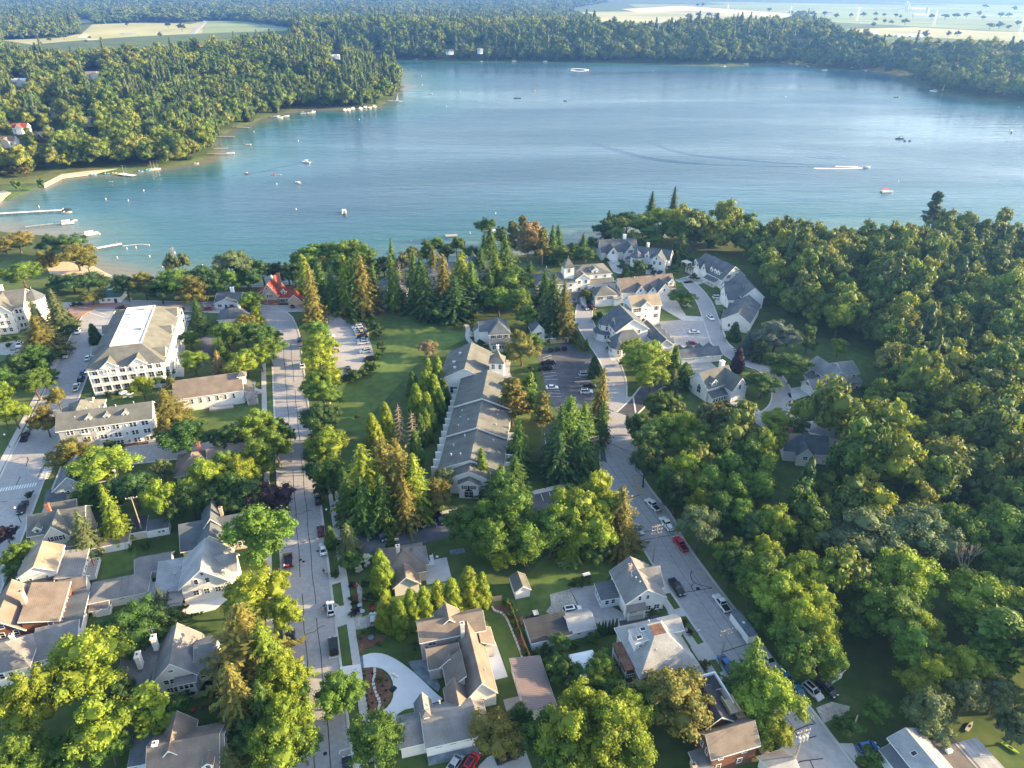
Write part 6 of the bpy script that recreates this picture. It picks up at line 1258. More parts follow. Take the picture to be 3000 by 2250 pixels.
 ('around the red tiled house', 'R5', [(200,270,95,'b','d',12), (420,280,90,'b','d',12), (60,310,80,'b','k',12), (330,260,70,'b','d',10)]),
 ('in the lakeside park at the left edge', 'R4', [(190,310,145,'b','g',14), (350,170,60,'c','o',9), (430,140,60,'c','o',10), (650,130,125,'b','o',16), (750,200,85,'b','o',12), (560,60,125,'b','d',15), (440,40,90,'b','d',13), (150,20,100,'b','o',12), (30,60,90,'b','o',12)]),
 ('behind the beach pavilion', 'R4', [(620,370,120,'b','d',10), (740,370,130,'b','d',11), (470,370,75,'b','d',10), (850,390,75,'b','k',8), (790,500,95,'b','o',7)]),
 ('beside the cream hotel', 'R4', [(480,570,90,'s','s',20), (300,620,55,'s','s',17), (330,800,130,'s','o',19), (540,780,85,'b','d',9), (420,1010,70,'b','d',8), (540,640,60,'s','k',12)]),
 ('left of the left street', 'R4', [(310,1010,105,'b','k',12), (130,1090,115,'b','d',12), (290,1240,130,'b','g',13), (380,1130,85,'b','g',11), (40,1340,95,'b','y',11), (110,1490,95,'b','y',12), (10,1500,80,'b','y',12), (30,1190,80,'b','k',10)]),
 ('at the left corner of the white hotel', 'R4', [(490,1370,75,'b','o',10), (380,1560,105,'b','o',12)]),
 ('against the left side of the balconied hotel', 'R4', [(810,810,68,'c','d',9)]),
 ('along the shore above the lakeside street', 'R4', [(1080,400,90,'b','d',14), (1240,390,105,'b','o',14), (1380,440,110,'b','d',12), (1500,370,140,'b','g',16), (1650,420,125,'b','o',15), (1760,340,130,'b','d',14), (1480,210,55,'b','s',15), (1570,200,48,'b','s',14), (2010,210,140,'b','s',19), (1990,350,90,'b','g',12), (2150,330,85,'b','d',12), (1860,400,90,'b','d',11)]),
 ('right of the balconied hotel', 'R4', [(1690,590,68,'s','k',13), (1720,690,75,'s','d',11), (1390,1180,85,'b','d',6), (1670,1050,105,'b','y',11), (1880,1060,65,'s','t',13), (1960,830,130,'b','g',13), (1640,860,80,'b','k',9), (2100,1090,115,'b','y',12), (2110,810,95,'b','g',11), (2160,530,80,'b','g',10), (1900,920,70,'s','k',11)]),
 ('between the two white hotels', 'R4', [(1220,1270,85,'b','y',11), (1440,1410,140,'s','o',15), (1490,1280,95,'s','o',12)]),
 ('at the corner below the white hotel', 'S2', [(650,400,180,'b','o',11), (960,520,220,'b','y',15), (800,770,140,'b','k',11), (1240,740,160,'b','d',12), (1040,770,110,'b','d',12)]),
 ('behind the cream shed', 'S2', [(1010,900,110,'s','y',20), (1480,800,120,'b','y',16), (1510,560,85,'b','s',10)]),
 ('in front of the beige stucco house', 'S2', [(740,1090,120,'s','s',15)]),
 ('on the cross street right of the white hotel', 'S2', [(1720,250,195,'b','k',13), (1560,150,105,'b','o',11), (1900,620,160,'b','y',14), (2080,520,140,'b','g',13), (1760,820,135,'b','d',13), (1960,860,120,'b','d',12), (2100,740,110,'b','k',12), (1640,960,90,'b','d',9)]),
 ('at the left edge above the white gabled house', 'S2', [(60,1160,78,'b','u',8), (190,1330,110,'b','g',9), (100,1420,95,'b','k',8)]),
 ('among the conifers left of the resort hotel', 'R6', [(100,320,100,'s','k',24), (240,400,105,'s','k',25), (160,540,90,'s','g',20), (300,260,75,'p','o',20), (430,290,100,'p','t',22), (560,330,75,'p','o',21), (640,300,75,'s','k',22), (700,290,60,'s','k',20), (40,480,80,'s','g',18)]),
 ('in the leafy group left of the resort hotel', 'R6', [(330,640,120,'b','g',16), (180,810,105,'b','g',15), (350,830,110,'b','g',15), (430,960,85,'b','g',12), (290,740,100,'b','k',14), (370,1180,70,'b','o',13)]),
 ('in the pair of giant spruces before the resort hotel', 'R6', [(640,800,125,'s','d',29), (760,860,110,'s','o',27)]),
 ('around the resort hotel tower', 'R6', [(590,690,80,'s','k',20), (750,430,85,'b','y',9), (930,440,95,'b','k',11), (910,330,60,'s','k',14), (980,330,60,'b','d',10), (450,540,40,'s','k',10), (950,780,60,'b','o',7)]),
 ('in the resort garden islands', 'R6', [(1280,570,42,'s','d',7), (1770,800,95,'b','k',9), (1690,700,60,'b','k',6)]),
 ('in front of the dark roofed inn', 'R6', [(1450,1330,180,'b','y',17), (1360,1250,105,'b','y',13), (1500,1480,120,'b','y',13), (1700,1320,60,'c','g',11), (1690,1500,75,'s','s',11), (1790,1440,90,'s','k',10)]),
 ('on the cul-de-sac', 'S1', [(635,440,75,'c','u',10), (840,660,125,'b','k',11), (1090,520,140,'b','k',12), (1510,720,115,'s','d',10), (950,970,90,'b','y',6), (1150,1010,85,'b','k',5), (930,480,80,'b','k',9)]),
 ('behind the cul-de-sac drive', 'S1', [(960,230,150,'b','b',16), (720,290,85,'s','b',11), (1240,250,85,'b','k',13), (1500,110,105,'b','y',17), (1500,330,60,'b','y',9), (820,330,80,'s','n',11), (600,200,70,'c','d',8)]),
 ('around the grey hipped house', 'S1', [(1680,1000,160,'b','g',13), (1580,1080,90,'b','k',10), (2050,890,130,'p','g',16), (2080,1090,120,'b','y',15), (1900,800,90,'b','k',12)]),
 ('on the lakeward crest of the right wood', 'R6', [(1100,200,80,'b','d',14), (1290,140,100,'b','d',16), (1130,140,45,'s','d',17), (1430,190,105,'b','g',16), (1560,110,115,'b','y',17), (1710,130,130,'b','y',18), (1850,170,115,'b','y',17), (1500,270,100,'b','k',14), (1750,340,95,'s','d',16)]),
 ('rising alone above the right wood by the lake', 'Q3', [(1625,1350,60,'p','n',26)]),
 ('poking above the left crest of the right wood', 'Q2', [(2010,1320,35,'s','n',22), (2155,1290,32,'s','n',22)]),
]
for loc, c, items in ZONES:
    cnt = {}
    for it in sorted(items): cnt.setdefault((it[3], it[4]), []).append(it)
    for it in items:
        same = cnt[(it[3], it[4])]; lab = f"{ADJ[it[4]]} {KW_[it[3]]}"
        lab = lab if len(same) == 1 else f"{ORDS[same.index(it)]} {lab} from left,"
        tree(c, it[0], it[1], it[2]*(1.26 if it[3] == 'b' else 1.1), it[3], it[4], f"{lab} {loc}", None, it[5] if len(it) > 5 else None)
dead('S4', 1640, 110, 85, 1, 'left bare pinkish dead conifer beside the lodge cedars', 17); dead('S4', 1765, 190, 105, 1, 'right bare dead conifer with drooping twigs beside the lodge cedars', 18)
dead('R5', 1390, 330, 55, 1, 'bare reddish dead spruce in the belt above the lawn', 22); dead('R5', 1430, 370, 50, 1, 'second bare dead spruce in the belt above the lawn', 20)
dead('Z3', 1080, 350, 140, 0, 'large bare grey tree standing in the lower right wood', 15); dead('S1', 2110, 1390, 110, 2, 'bare pinkish tree at the right wood near the edge', 14); dead('R4', 1500, 150, 40, 0, 'thin bare tree top by the shore', 14); dead('O', 2160, 940, 40, 2, 'pale bare tree far right in the wood', 13)
# shrubs and hedges
WHITEF = (.55, .58, .48)
def bushes(loc, c, items, **k):
    for i, (x, y, r, t) in enumerate(sorted(items, key=lambda q: str(q))):
        o_ = (', ' + ORD[i] + ',') if len(items) > 1 else ''
        tt = WHITEF if t == 'W' else t
        bush(c, x, y, r, tt, f"{'white flowering hydrangea' if t == 'W' else ADJ[t] + ' shrub'}{o_} {loc}", **k)
bushes('edging the lawn parking lot', 'R5', [(1180,760,58,'d'), (1185,830,62,'d'), (1230,930,62,'d'), (990,705,60,'k'), (1140,1110,75,'k'), (990,1190,80,'k'), (1080,1170,60,'k'), (1210,1010,52,'k'), (1110,720,45,'k'), (930,1200,50,'k')])
bushes('under the trees by the main street kerb', 'R5', [(770,1440,48,'W'), (1020,1540,30,'k')])
bushes('beside the Victorian house', 'R5', [(2020,830,42,'W'), (2090,900,45,'d')])
bushes('on the strip between lodge and asphalt lot', 'Z1', [(1190,430,45,'k'), (1185,480,45,'k'), (1200,535,45,'k'), (1190,590,42,'k')])
bushes('on the mulch island by the bin enclosure', 'Z1', [(1645,185,55,'s'), (1690,235,35,'o'), (1610,95,30,'k')])
bushes('around the dark roofed inn', 'R6', [(1050,965,55,'d'), (1010,985,35,'d'), (1160,1250,28,'W'), (1130,1240,28,'k'), (1240,1370,30,'k')])
bushes('in the resort gardens', 'R6', [(1390,540,85,'k'), (1230,540,35,'d'), (1110,480,30,'k'), (1330,600,40,'k'), (1810,865,38,'W'), (1870,625,45,'d'), (1260,790,28,'W'), (1490,540,40,'k'), (1690,560,60,'k'), (2150,930,55,'d')])
bushes('on the cul-de-sac lawns', 'S1', [(1160,880,58,'d'), (1230,810,55,'u'), (470,850,60,'o'), (590,880,38,'k'), (540,860,35,'k'), (1700,720,60,'d'), (330,640,20,'k')])
bushes('in front of the taupe house', 'S4', [(1340,1385,70,'W'), (1230,1440,55,'W'), (1270,1480,45,'W'), (1090,1240,45,'k'), (1040,1530,50,'k')])
bushes('beside the gravel seating area', 'S5', [(1175,200,38,'u'), (1180,270,40,'u'), (1150,40,32,'u'), (1280,150,48,'d'), (1260,30,40,'d'), (1320,190,40,'k'), (1135,160,25,'k'), (1145,300,30,'k')])
bushes('on the mulch beds around the white drive', 'S5', [(1215,500,30,'g'), (1320,440,40,'k'), (1385,560,30,'g'), (1400,870,35,'g'), (1470,1260,45,'d'), (1700,560,20,'d'), (1705,610,20,'d'), (1250,460,28,'k')])
bushes('planted in a line on the half-moon bed', 'S5', [(1258,803,13,'k'), (1262,840,14,'k'), (1262,875,14,'k'), (1268,905,14,'k'), (1270,940,14,'k'), (1275,975,15,'k'), (1280,1020,15,'k'), (1285,1060,15,'k'), (1297,1108,18,'k'), (1300,1150,18,'k')])
bushes('dotted on the right half of the half-moon bed', 'S5', [(1330,820,11,'u'), (1420,930,13,'k'), (1450,970,11,'u'), (1400,1010,12,'k'), (1440,1060,12,'u'), (1320,1000,10,'u'), (1330,1080,11,'u'), (1460,880,12,'k')])
bushes('behind the pale blue garage', 'S7', [(1690,460,75,'k'), (1540,520,55,'k'), (1260,560,60,'k'), (1180,600,50,'k'), (1250,680,55,'g'), (1350,650,50,'g'), (1300,760,55,'g'), (1390,610,40,'g'), (1280,900,45,'g')])
bushes('along the board fence', 'S7', [(950,230,55,'k'), (970,310,40,'g'), (1000,390,40,'g'), (1060,590,40,'g'), (1090,680,40,'g'), (900,130,55,'k')])
for i in range(6): tree('S7', 1757+i*31, 365-i*6, 26, 'c', 'd', f'small dark arborvitae, {ORD[i]} in the row of six', 'arborvitae row', 4.6)
bushes('along the right road verge', 'S8', [(760,590,40,'k'), (930,880,42,'o'), (820,640,30,'u'), (780,560,28,'k'), (530,480,45,'k'), (590,465,35,'k'), (1480,1500,60,'k')])
bushes('beside the lower right house', 'Z3', [(290,1390,105,'k'), (450,1600,85,'k'), (540,1590,40,'s'), (400,1620,45,'o'), (1240,1640,50,'g')])
bushes('behind the back lawn at left', 'S2', [(1350,1250,55,'k'), (1210,1290,30,'k'), (460,890,25,'d'), (270,790,48,'d'), (1040,340,80,'k'), (1100,350,50,'g')])
bushes('by the cream hotel entrance', 'Z4', [(80,960,70,'k'), (140,1060,60,'d'), (230,930,50,'k'), (1200,400,60,'d'), (1300,395,50,'d'), (550,250,70,'d'), (680,275,70,'d'), (400,225,70,'d')])
bushes('at the foot of the balconied hotel', 'R4', [(1020,1330,40,'d'), (1100,1310,38,'d'), (930,1340,35,'d'), (1480,1130,35,'d')])
bushes('beside the pale driveway', 'S3', [(1600,240,60,'d'), (1700,310,22,'k'), (1740,300,22,'k'), (1780,290,22,'k'), (1660,320,22,'k')])
bushes('at the foot of the stucco house', 'S3', [(1650,1000,75,'d'), (1830,940,60,'d'), (1560,1030,45,'W')])
bushes('beside the white house by the right road', 'S6', [(1560,970,60,'k'), (1640,950,45,'g'), (1500,990,35,'k')])
bushes('on the sunny bank of the left beach', 'Q1', [(90,1100,95,'o'), (170,1110,50,'o'), (250,1060,55,'o'), (110,1205,30,'g'), (265,1195,22,'k')], h=9)

# ------------------------------------------------------------------ woods that read as one mass (geometry-node stuff)
LOWB = [broad(300+i, 24, 64, .10, 'wood_leaf', s) for i, s in enumerate(['round', 'spread', 'tall', 'round', 'oval'])] + [broad(310+i, 24, 64, .10, 'wood_light', s) for i, s in enumerate(['round', 'spread', 'tall'])]
LOWC = [spruce(320+i, 13, 7, 'wood_needle', dense=.8, leaf=.24) for i in range(2)] + [cedar(330, 14, 26, .2, 'wood_needle')]
PROTO = bpy.data.collections.new('tree_prototypes')
for i, me_ in enumerate(LOWB + LOWC):
    PROTO.objects.link(bpy.data.objects.new(f'proto_{i:02d}', me_))
def wood_nodes():
    ng = bpy.data.node_groups.new('scatter_wood', 'GeometryNodeTree')
    ng.interface.new_socket('Geometry', in_out='INPUT', socket_type='NodeSocketGeometry'); ng.interface.new_socket('Geometry', in_out='OUTPUT', socket_type='NodeSocketGeometry')
    N, L = ng.nodes, ng.links; gi, go = N.new('NodeGroupInput'), N.new('NodeGroupOutput')
    ip = N.new('GeometryNodeInstanceOnPoints'); ci = N.new('GeometryNodeCollectionInfo')
    ci.inputs['Collection'].default_value = PROTO; ci.inputs['Separate Children'].default_value = True; ci.inputs['Reset Children'].default_value = True
    def attr(nm, ty):
        a = N.new('GeometryNodeInputNamedAttribute'); a.data_type = ty; a.inputs['Name'].default_value = nm; return a.outputs['Attribute']
    L.new(gi.outputs[0], ip.inputs['Points']); L.new(ci.outputs[0], ip.inputs['Instance']); ip.inputs['Pick Instance'].default_value = True
    L.new(attr('kind', 'INT'), ip.inputs['Instance Index']); L.new(attr('rot', 'FLOAT_VECTOR'), ip.inputs['Rotation']); L.new(attr('size', 'FLOAT_VECTOR'), ip.inputs['Scale'])
    L.new(ip.outputs[0], go.inputs[0]); return ng
WOODN = wood_nodes()
def wood(name, label, x, y, rad, hgt, kind):
    k = len(x); z = np.maximum(terrain(x, y), 0)
    me = bpy.data.meshes.new(name); me.from_pydata(np.stack([x, y, z], 1).tolist(), [], [])
    a = me.attributes.new('kind', 'INT', 'POINT'); a.data.foreach_set('value', kind.astype(np.int32))
    r = np.zeros((k, 3), np.float32); r[:, 2] = NPR.uniform(0, 6.28, k); a = me.attributes.new('rot', 'FLOAT_VECTOR', 'POINT'); a.data.foreach_set('vector', r.ravel())
    s = np.stack([rad, rad, hgt], 1).astype(np.float32); a = me.attributes.new('size', 'FLOAT_VECTOR', 'POINT'); a.data.foreach_set('vector', s.ravel())
    o = link(name, me); o['kind'] = 'stuff'; o['label'] = label
    md = o.modifiers.new('scatter', 'NODES'); md.node_group = WOODN
    print('WOOD', name, k); return o
def scatter(poly, step, keep=None):
    p = np.array(poly); x0, y0 = p.min(0); x1, y1 = p.max(0)
    nx, ny = int((x1-x0)/step)+1, int((y1-y0)/step)+1
    gx_, gy_ = np.meshgrid(np.arange(nx), np.arange(ny)); gx_ = gx_+.5*(gy_ % 2)
    x = x0+gx_.ravel()*step+NPR.uniform(-.38, .38, nx*ny)*step; y = y0+gy_.ravel()*step*.92+NPR.uniform(-.38, .38, nx*ny)*step
    k = in_poly(x, y, poly) & ~in_poly(x, y, LAKE) & (np.abs(x) < .80*y+70)
    if keep is not None: k &= keep(x, y)
    return x[k], y[k]
def patch(x, y, s=.011):
    return .5+.25*np.sin(x*s+1.3*np.sin(y*s*.7))+.25*np.sin(y*s*1.3+1.7*np.sin(x*s*.6+2))
def sizes(n, r, con=.2, conh=.9):
    pq = patch(x, y); kind = np.where(NPR.random(n) < .12+.55*pq**2, 5+NPR.integers(0, 3, n), NPR.integers(0, 5, n)); isc = NPR.random(n) < con*2.2*(1-pq)**1.3; kind = np.where(isc, len(LOWB)+NPR.integers(0, len(LOWC), n), kind)
    rad = r*np.clip(NPR.lognormal(-.02, .26, n), .5, 1.6); h_ = rad*NPR.uniform(.9, 1.12, n); rad = np.where(isc, rad*.72, rad); h_ = np.where(isc, h_*1.0*conh, h_)
    return rad, h_, kind
TX = np.array([(t[0], t[1], t[2]) for t in TREES])
def away(x, y):
    k = np.ones(len(x), bool)
    for tx, ty, tr in TX: k &= (x-tx)**2+(y-ty)**2 > (tr*.85+1.6)**2
    return k
# right wood behind and between the single trees
rw = [at(*p) for p in [(1800,712),(2000,700),(2300,692),(2700,696),(3050,700),(3400,800),(3700,1100),(3700,1500),(3300,2000),(2960,2130),(2800,2080),(2650,1990),(2560,1880),(2520,1760),(2370,1820),(2270,1700),(2120,1560),(2010,1450),(1930,1360),(1890,1250),(2000,1200),(2080,1210),(2200,1290),(2350,1330),(2420,1310),(2560,1210),(2580,1080),(2500,1030),(2320,960),(2260,900),(2240,850),(2150,760),(1980,720)]]
def proj(x, y, z):
    f_ = y*cos(PIT)-(z-CAMH)*sin(PIT); u_ = y*sin(PIT)+(z-CAMH)*cos(PIT)
    return CX+F*x/f_, CY-F*u_/f_
def clear_of(polys, x, y, hs, front=False):
    """leave out trees that would stand in front of an opening: their stem line must miss it"""
    k = np.ones(len(x), bool); z = np.maximum(terrain(x, y), 0)
    for h_ in hs:
        a, b = proj(x, y, z+h_)
        for p in polys: k &= ~(in_poly(a, b, p) & ((y < at(p[0][0], p[:, 1].max())[1]+3) if front else True))
    return k
OPEN_R = [np.array(p) for p in ([(2000,1060),(2215,1060),(2215,1215),(2000,1200)], [(2170,1030),(2350,1030),(2345,1180),(2300,1260),(2200,1260)], [(2345,1040),(2530,1040),(2530,1170),(2345,1180)], [(2300,1180),(2520,1180),(2520,1300),(2290,1340)], [(2000,735),(2170,735),(2170,830),(2000,830)], [(2120,800),(2245,800),(2245,895),(2120,895)], [(2150,870),(2245,870),(2245,960),(2150,960)], [(1870,1200),(2010,1200),(2010,1260),(1880,1300)], [(2420,1850),(2560,1820),(2620,2080),(2500,2200),(2430,2000)], [(2560,1900),(2660,1980),(2800,2090),(2700,2130),(2560,2100)])]
def keep_rw(x, y): return away(x, y) & clear_of(OPEN_R, x, y, (1, 7, 13, 17), True)
x, y = scatter(rw, 7.2, keep_rw); x, y = x[y > 88], y[y > 88]; r, h_, k = sizes(len(x), 5.4, .05); wood('woodland', 'dense green wood covering the right hillside', x, y, r, h_*1.22, k)
rs_ = [at(*p) for p in [(1775,712),(2000,700),(2200,694),(2200,770),(2130,745),(2060,735),(1980,738),(1900,728),(1840,740),(1790,738)]]
x, y = scatter(rs_, 8.0, keep_rw); r, h_, k = sizes(len(x), 6.0, .12); wood('woodland', 'strip of lakeside wood behind the gabled white houses', x, y, r, h_*1.1, k)
# left wood across the bay
houses_xy = np.array([G(c, *p, 4) for _, c, p, *_ in FAR])
OPEN_F = [np.array(p) for p in ([(0,116),(170,110),(240,96),(265,70),(420,64),(540,66),(600,60),(700,60),(890,84),(800,99),(640,114),(540,124),(380,132),(220,140),(0,134)], [(1690,34),(1860,24),(2000,16),(2350,46),(2310,58),(2080,64),(1900,70),(1760,66)], [(2340,40),(2700,2),(3200,2),(3200,126),(2980,122),(2700,118),(2530,100),(2440,76)], [(215,55),(260,57),(280,67),(225,69)])]
OPEN_F += [np.array([(u_-8, v_-30), (u_+wd_+6, v_-30), (u_+wd_+6, v_+9), (u_-8, v_+9)]) for (u_, v_), wd_ in [(pix(c, *p), wd*F/(1.05*G(c, *p, 4)[1]+60)) for _, c, p, _, _, wd, _ in FAR]]
OPEN_F += [np.array([(-100,560),(-100,515),(60,512),(150,495),(240,488),(350,482),(470,478),(480,505),(300,520),(120,560)])]
def keep_far(x, y):
    k = np.ones(len(x), bool)
    for hx, hy in houses_xy: k &= ~((np.abs(x-hx-8) < 14) & (y-hy < 14) & (y-hy > -8))
    for f_ in FIELDS: k &= ~in_poly(x, y, f_)
    return k & clear_of(OPEN_F, x, y, (2, 10, 18, 23))
lw = [at(*p) for p in [(-200,545),(130,550),(240,520),(460,500),(560,485),(640,460),(640,405),(700,380),(800,345),(890,322),(1000,324),(1108,318),(1155,298),(1182,252),(1178,224),(1160,205),(1100,192),(1000,184),(900,178),(700,170),(-400,170)]]
x, y = scatter(lw, 8.6, lambda a, b: keep_far(a, b) & (poly_dist(a, b, LAKE) > 2.5)); r, h_, k = sizes(len(x), 6.4, .22, 1.0); wood('woodland', 'dense wood on the left headland across the bay', x, y, r, h_*1.12, k)
# far shore
fs_ = [at(*p) for p in [(-700,186),(925,186),(925,177),(960,171),(1217,177),(1597,181),(2000,188),(2199,188),(2407,200),(2646,220),(2768,273),(3000,300),(3800,350),(3500,120),(3300,116),(2980,108),(2500,92),(2100,84),(1700,78),(600,96),(-700,100)]]
x, y = scatter(fs_, 10.8, lambda a, b: keep_far(a, b) & (poly_dist(a, b, LAKE) > 4)); r, h_, k = sizes(len(x), 7.8, .1, 1.0); wood('woodland', 'dark steep wood along the far lake shore', x, y, r, h_*1.1, k)
# land behind, fading out
bk = [at(*p, PLATEAU) for p in [(-900,130),(600,92),(1700,74),(2100,80),(2480,84),(2470,66),(2380,52),(2000,60),(1700,60),(1640,30),(1780,8),(1700,-4),(-900,-4)]]
x, y = scatter(bk, 21, keep_far); q = y < 7500; x, y = x[q], y[q]; r, h_, k = sizes(len(x), 13.5, .1); wood('woodland', 'hazy blue forest stretching to the horizon', x, y, r, h_*.62, k)
# hedgerows and copses on the far right fields: single far trees
FT = [(40,105,60),(100,95,50),(170,95,60),(215,100,45),(110,130,40),(700,80,40),(770,85,60),(840,85,60),(920,85,45),(995,100,40),(1090,95,35),(1170,92,45),(1248,88,35),(1305,92,32),(1250,120,32),(1235,155,40),(1308,130,32),(1350,138,34),(1440,140,55),(1380,96,36),(1410,100,30),(1570,225,60),(1465,235,36),(1720,215,45),(1780,215,48),(1650,245,30),(1700,105,60),(1770,100,60),(1840,95,50),(1920,85,45),(1945,110,35),(1990,170,60),(2050,165,75),(2110,175,45),(2170,150,45),(2060,95,50),(2110,95,45),(1335,240,50),(1415,262,30),(1215,245,30),(1610,105,45),(1960,35,60),(2150,50,70),(560,60,40),(130,25,30),(95,28,30)]
for i, (fx, fy, fr) in enumerate(sorted(FT)):
    u_, v_ = pix('Q3', fx, fy); 
    X, Y = at(u_, v_+6, PLATEAU+4); rm = fr*.40*px_m('Q3', fx, fy, PLATEAU)
    tree_w(X, Y, PLATEAU-.3, min(rm, 16), min(rm*2, 20), 'm', 'd' if i % 3 else 'k', f'lone dark tree on the hazy far right fields, {nth(i+1)} from left', 'trees on the far fields')
for i, (fx, fy, fr) in enumerate(sorted([(825,155,30),(580,235,26),(415,240,55),(1685,155,32),(1040,225,40),(1090,165,45),(1180,185,60),(560,260,28),(800,258,22),(320,250,30)])):
    u_, v_ = pix('Q1', fx, fy); X, Y = at(u_, v_+5, PLATEAU+3); rm = min(fr*.42*px_m('Q1', fx, fy, PLATEAU), 14)
    tree_w(X, Y, PLATEAU-.3, rm, rm*2, 'm', 'd', f'lone dark tree on the golf course at upper left, {nth(i+1)} from left', 'golf course trees')
# ------------------------------------------------------------------ vehicles
def car_meshes(kind):
    L, W = dict(sedan=(4.7, 1.84), suv=(4.75, 1.92), pickup=(5.8, 2.0), van=(5.1, 2.0), hatch=(4.2, 1.8))[kind]
    hl, hw = L/2, W/2
    zb = dict(sedan=.92, suv=1.08, pickup=1.12, van=1.12, hatch=.96)[kind]; zt = dict(sedan=1.44, suv=1.74, pickup=1.88, van=1.98, hatch=1.5)[kind]
    hood = dict(sedan=.85, suv=1.0, pickup=1.08, van=.98, hatch=.88)[kind]
    xa, xb = dict(sedan=(-1.75, 1.25), suv=(-2.3, 1.2), pickup=(-.75, 1.35), van=(-2.48, 1.75), hatch=(-2.0, 1.1))[kind]     # cabin foot
    xc, xd = dict(sedan=(-1.0, .45), suv=(-1.95, .45), pickup=(-.55, .65), van=(-2.3, .95), hatch=(-1.55, .35))[kind]       # roof
    bed = 1.0 if kind == 'pickup' else zb-.04
    if kind == 'pickup': prof = [(-hl, .42), (-hl, bed), (xa, bed), (xa, zb), (xb, zb), (xb+.1, hood), (hl-.25, hood-.1), (hl, .78), (hl, .36)]
    else: prof = [(-hl, .3), (-hl-.02, .62), (-hl+.08, zb-.05), (xa, zb), (xb, zb), (xb+.15, hood), (hl-.35, hood-.14), (hl-.03, .6), (hl, .3)]
    m = {}
    b = MB(); n = len(prof)
    secs = [(-hw, .965, .05), (-hw+.13, 1, 0), (hw-.13, 1, 0), (hw, .965, .05)]
    vs = [(x*k, y, z-(d_ if z > .5 else -d_)) for y, k, d_ in secs for x, z in prof]
    fs = [tuple(range(n-1, -1, -1)), tuple(range(3*n, 4*n))] + [(j*n+i, j*n+(i+1) % n, (j+1)*n+(i+1) % n, (j+1)*n+i) for j in range(3) for i in range(n)]
    b.add(vs, fs); wt = hw-.26; wb = hw-.06
    B_ = [(xa, -wb, zb-.02), (xb, -wb, zb-.02), (xb, wb, zb-.02), (xa, wb, zb-.02)]; T_ = [(xc, -wt, zt), (xd, -wt, zt), (xd, wt, zt), (xc, wt, zt)]
    T2 = [(xc+.12, -wt+.14, zt+.05), (xd-.12, -wt+.14, zt+.05), (xd-.12, wt-.14, zt+.05), (xc+.12, wt-.14, zt+.05)]
    b.add(B_+T_+T2, [(0,1,5,4),(1,2,6,5),(2,3,7,6),(3,0,4,7),(4,5,9,8),(5,6,10,9),(6,7,11,10),(7,4,8,11),(8,9,10,11)])
    m['body'] = b.mesh('body', 'car_paint')
    def pane(q, ins=.1, off=.02):
        P = [Vector(p) for p in q]; c = sum(P, Vector())/4; nrm = (P[1]-P[0]).cross(P[3]-P[0]).normalized()
        mb = MB(); mb.add([p+(c-p)*ins+nrm*off for p in P], [(0,1,2,3)]); return mb
    m['windshield'] = pane((B_[1], B_[2], T_[2], T_[1]), .08).mesh('windshield', 'car_glass')
    m['rear_window'] = pane((B_[3], B_[0], T_[0], T_[3]), .12).mesh('rear_window', 'car_glass')
    m['sl'] = pane((B_[0], B_[1], T_[1], T_[0]), .1).mesh('side_window', 'car_glass'); m['sr'] = pane((B_[2], B_[3], T_[3], T_[2]), .1).mesh('side_window', 'car_glass')
    if kind == 'pickup': q = MB(); q.box(-hl+.1, -hw+.2, bed-.02, xa-.06, hw-.2, bed+.012); m['bed'] = q.mesh('cargo_bed', 'black_paint')
    if kind in ('suv', 'van'): q = MB(); q.box(xc+.2, -.42, zt+.04, xd-.35, .42, zt+.07); m['sun'] = q.mesh('sunroof', 'car_glass')
    hdl = MB(); hdl.box(hl-.2, -.22, -.07, hl+.015, .22, .07); m['head'] = hdl.mesh('headlight', 'lamp_glass')
    tl = MB(); tl.box(-hl-.035, -.15, -.1, -hl+.1, .15, .1); m['tail'] = tl.mesh('tail_light', 'tail_lamp')
    r_ = .36 if kind in ('suv', 'pickup', 'van') else .33
    w = MB(); w.tube((0, -.12, 0), (0, .12, 0), r_, n=12); m['wheel'] = w.mesh('wheel', 'rubber'); w = MB(); w.tube((0, -.135, 0), (0, .135, 0), r_*.6, n=8); m['rim'] = w.mesh('rim', 'rim')
    w = MB(); w.box(-.08, -.1, -.07, .08, .1, .07); m['mirror'] = w.mesh('mirror', 'car_paint'); w = MB(); w.box(-hl-.06, -hw+.12, .34, -hl+.1, hw-.12, .5).box(hl-.1, -hw+.12, .32, hl+.05, hw-.12, .46); m['bumper'] = w.mesh('bumper', 'black_paint')
    return m, L, W, r_, zb, xb, hood
CM = {k: car_meshes(k) for k in ('sedan', 'suv', 'pickup', 'van', 'hatch')}
CC = dict(white=(.80,.80,.79), black=(.015,.015,.017), grey=(.16,.17,.18), silver=(.48,.49,.50), red=(.50,.02,.03), maroon=(.16,.012,.03), blue=(.04,.16,.42), teal=(.02,.17,.30), paleblue=(.30,.42,.55), tan=(.42,.32,.22), navy=(.02,.03,.06), wine=(.10,.012,.015))
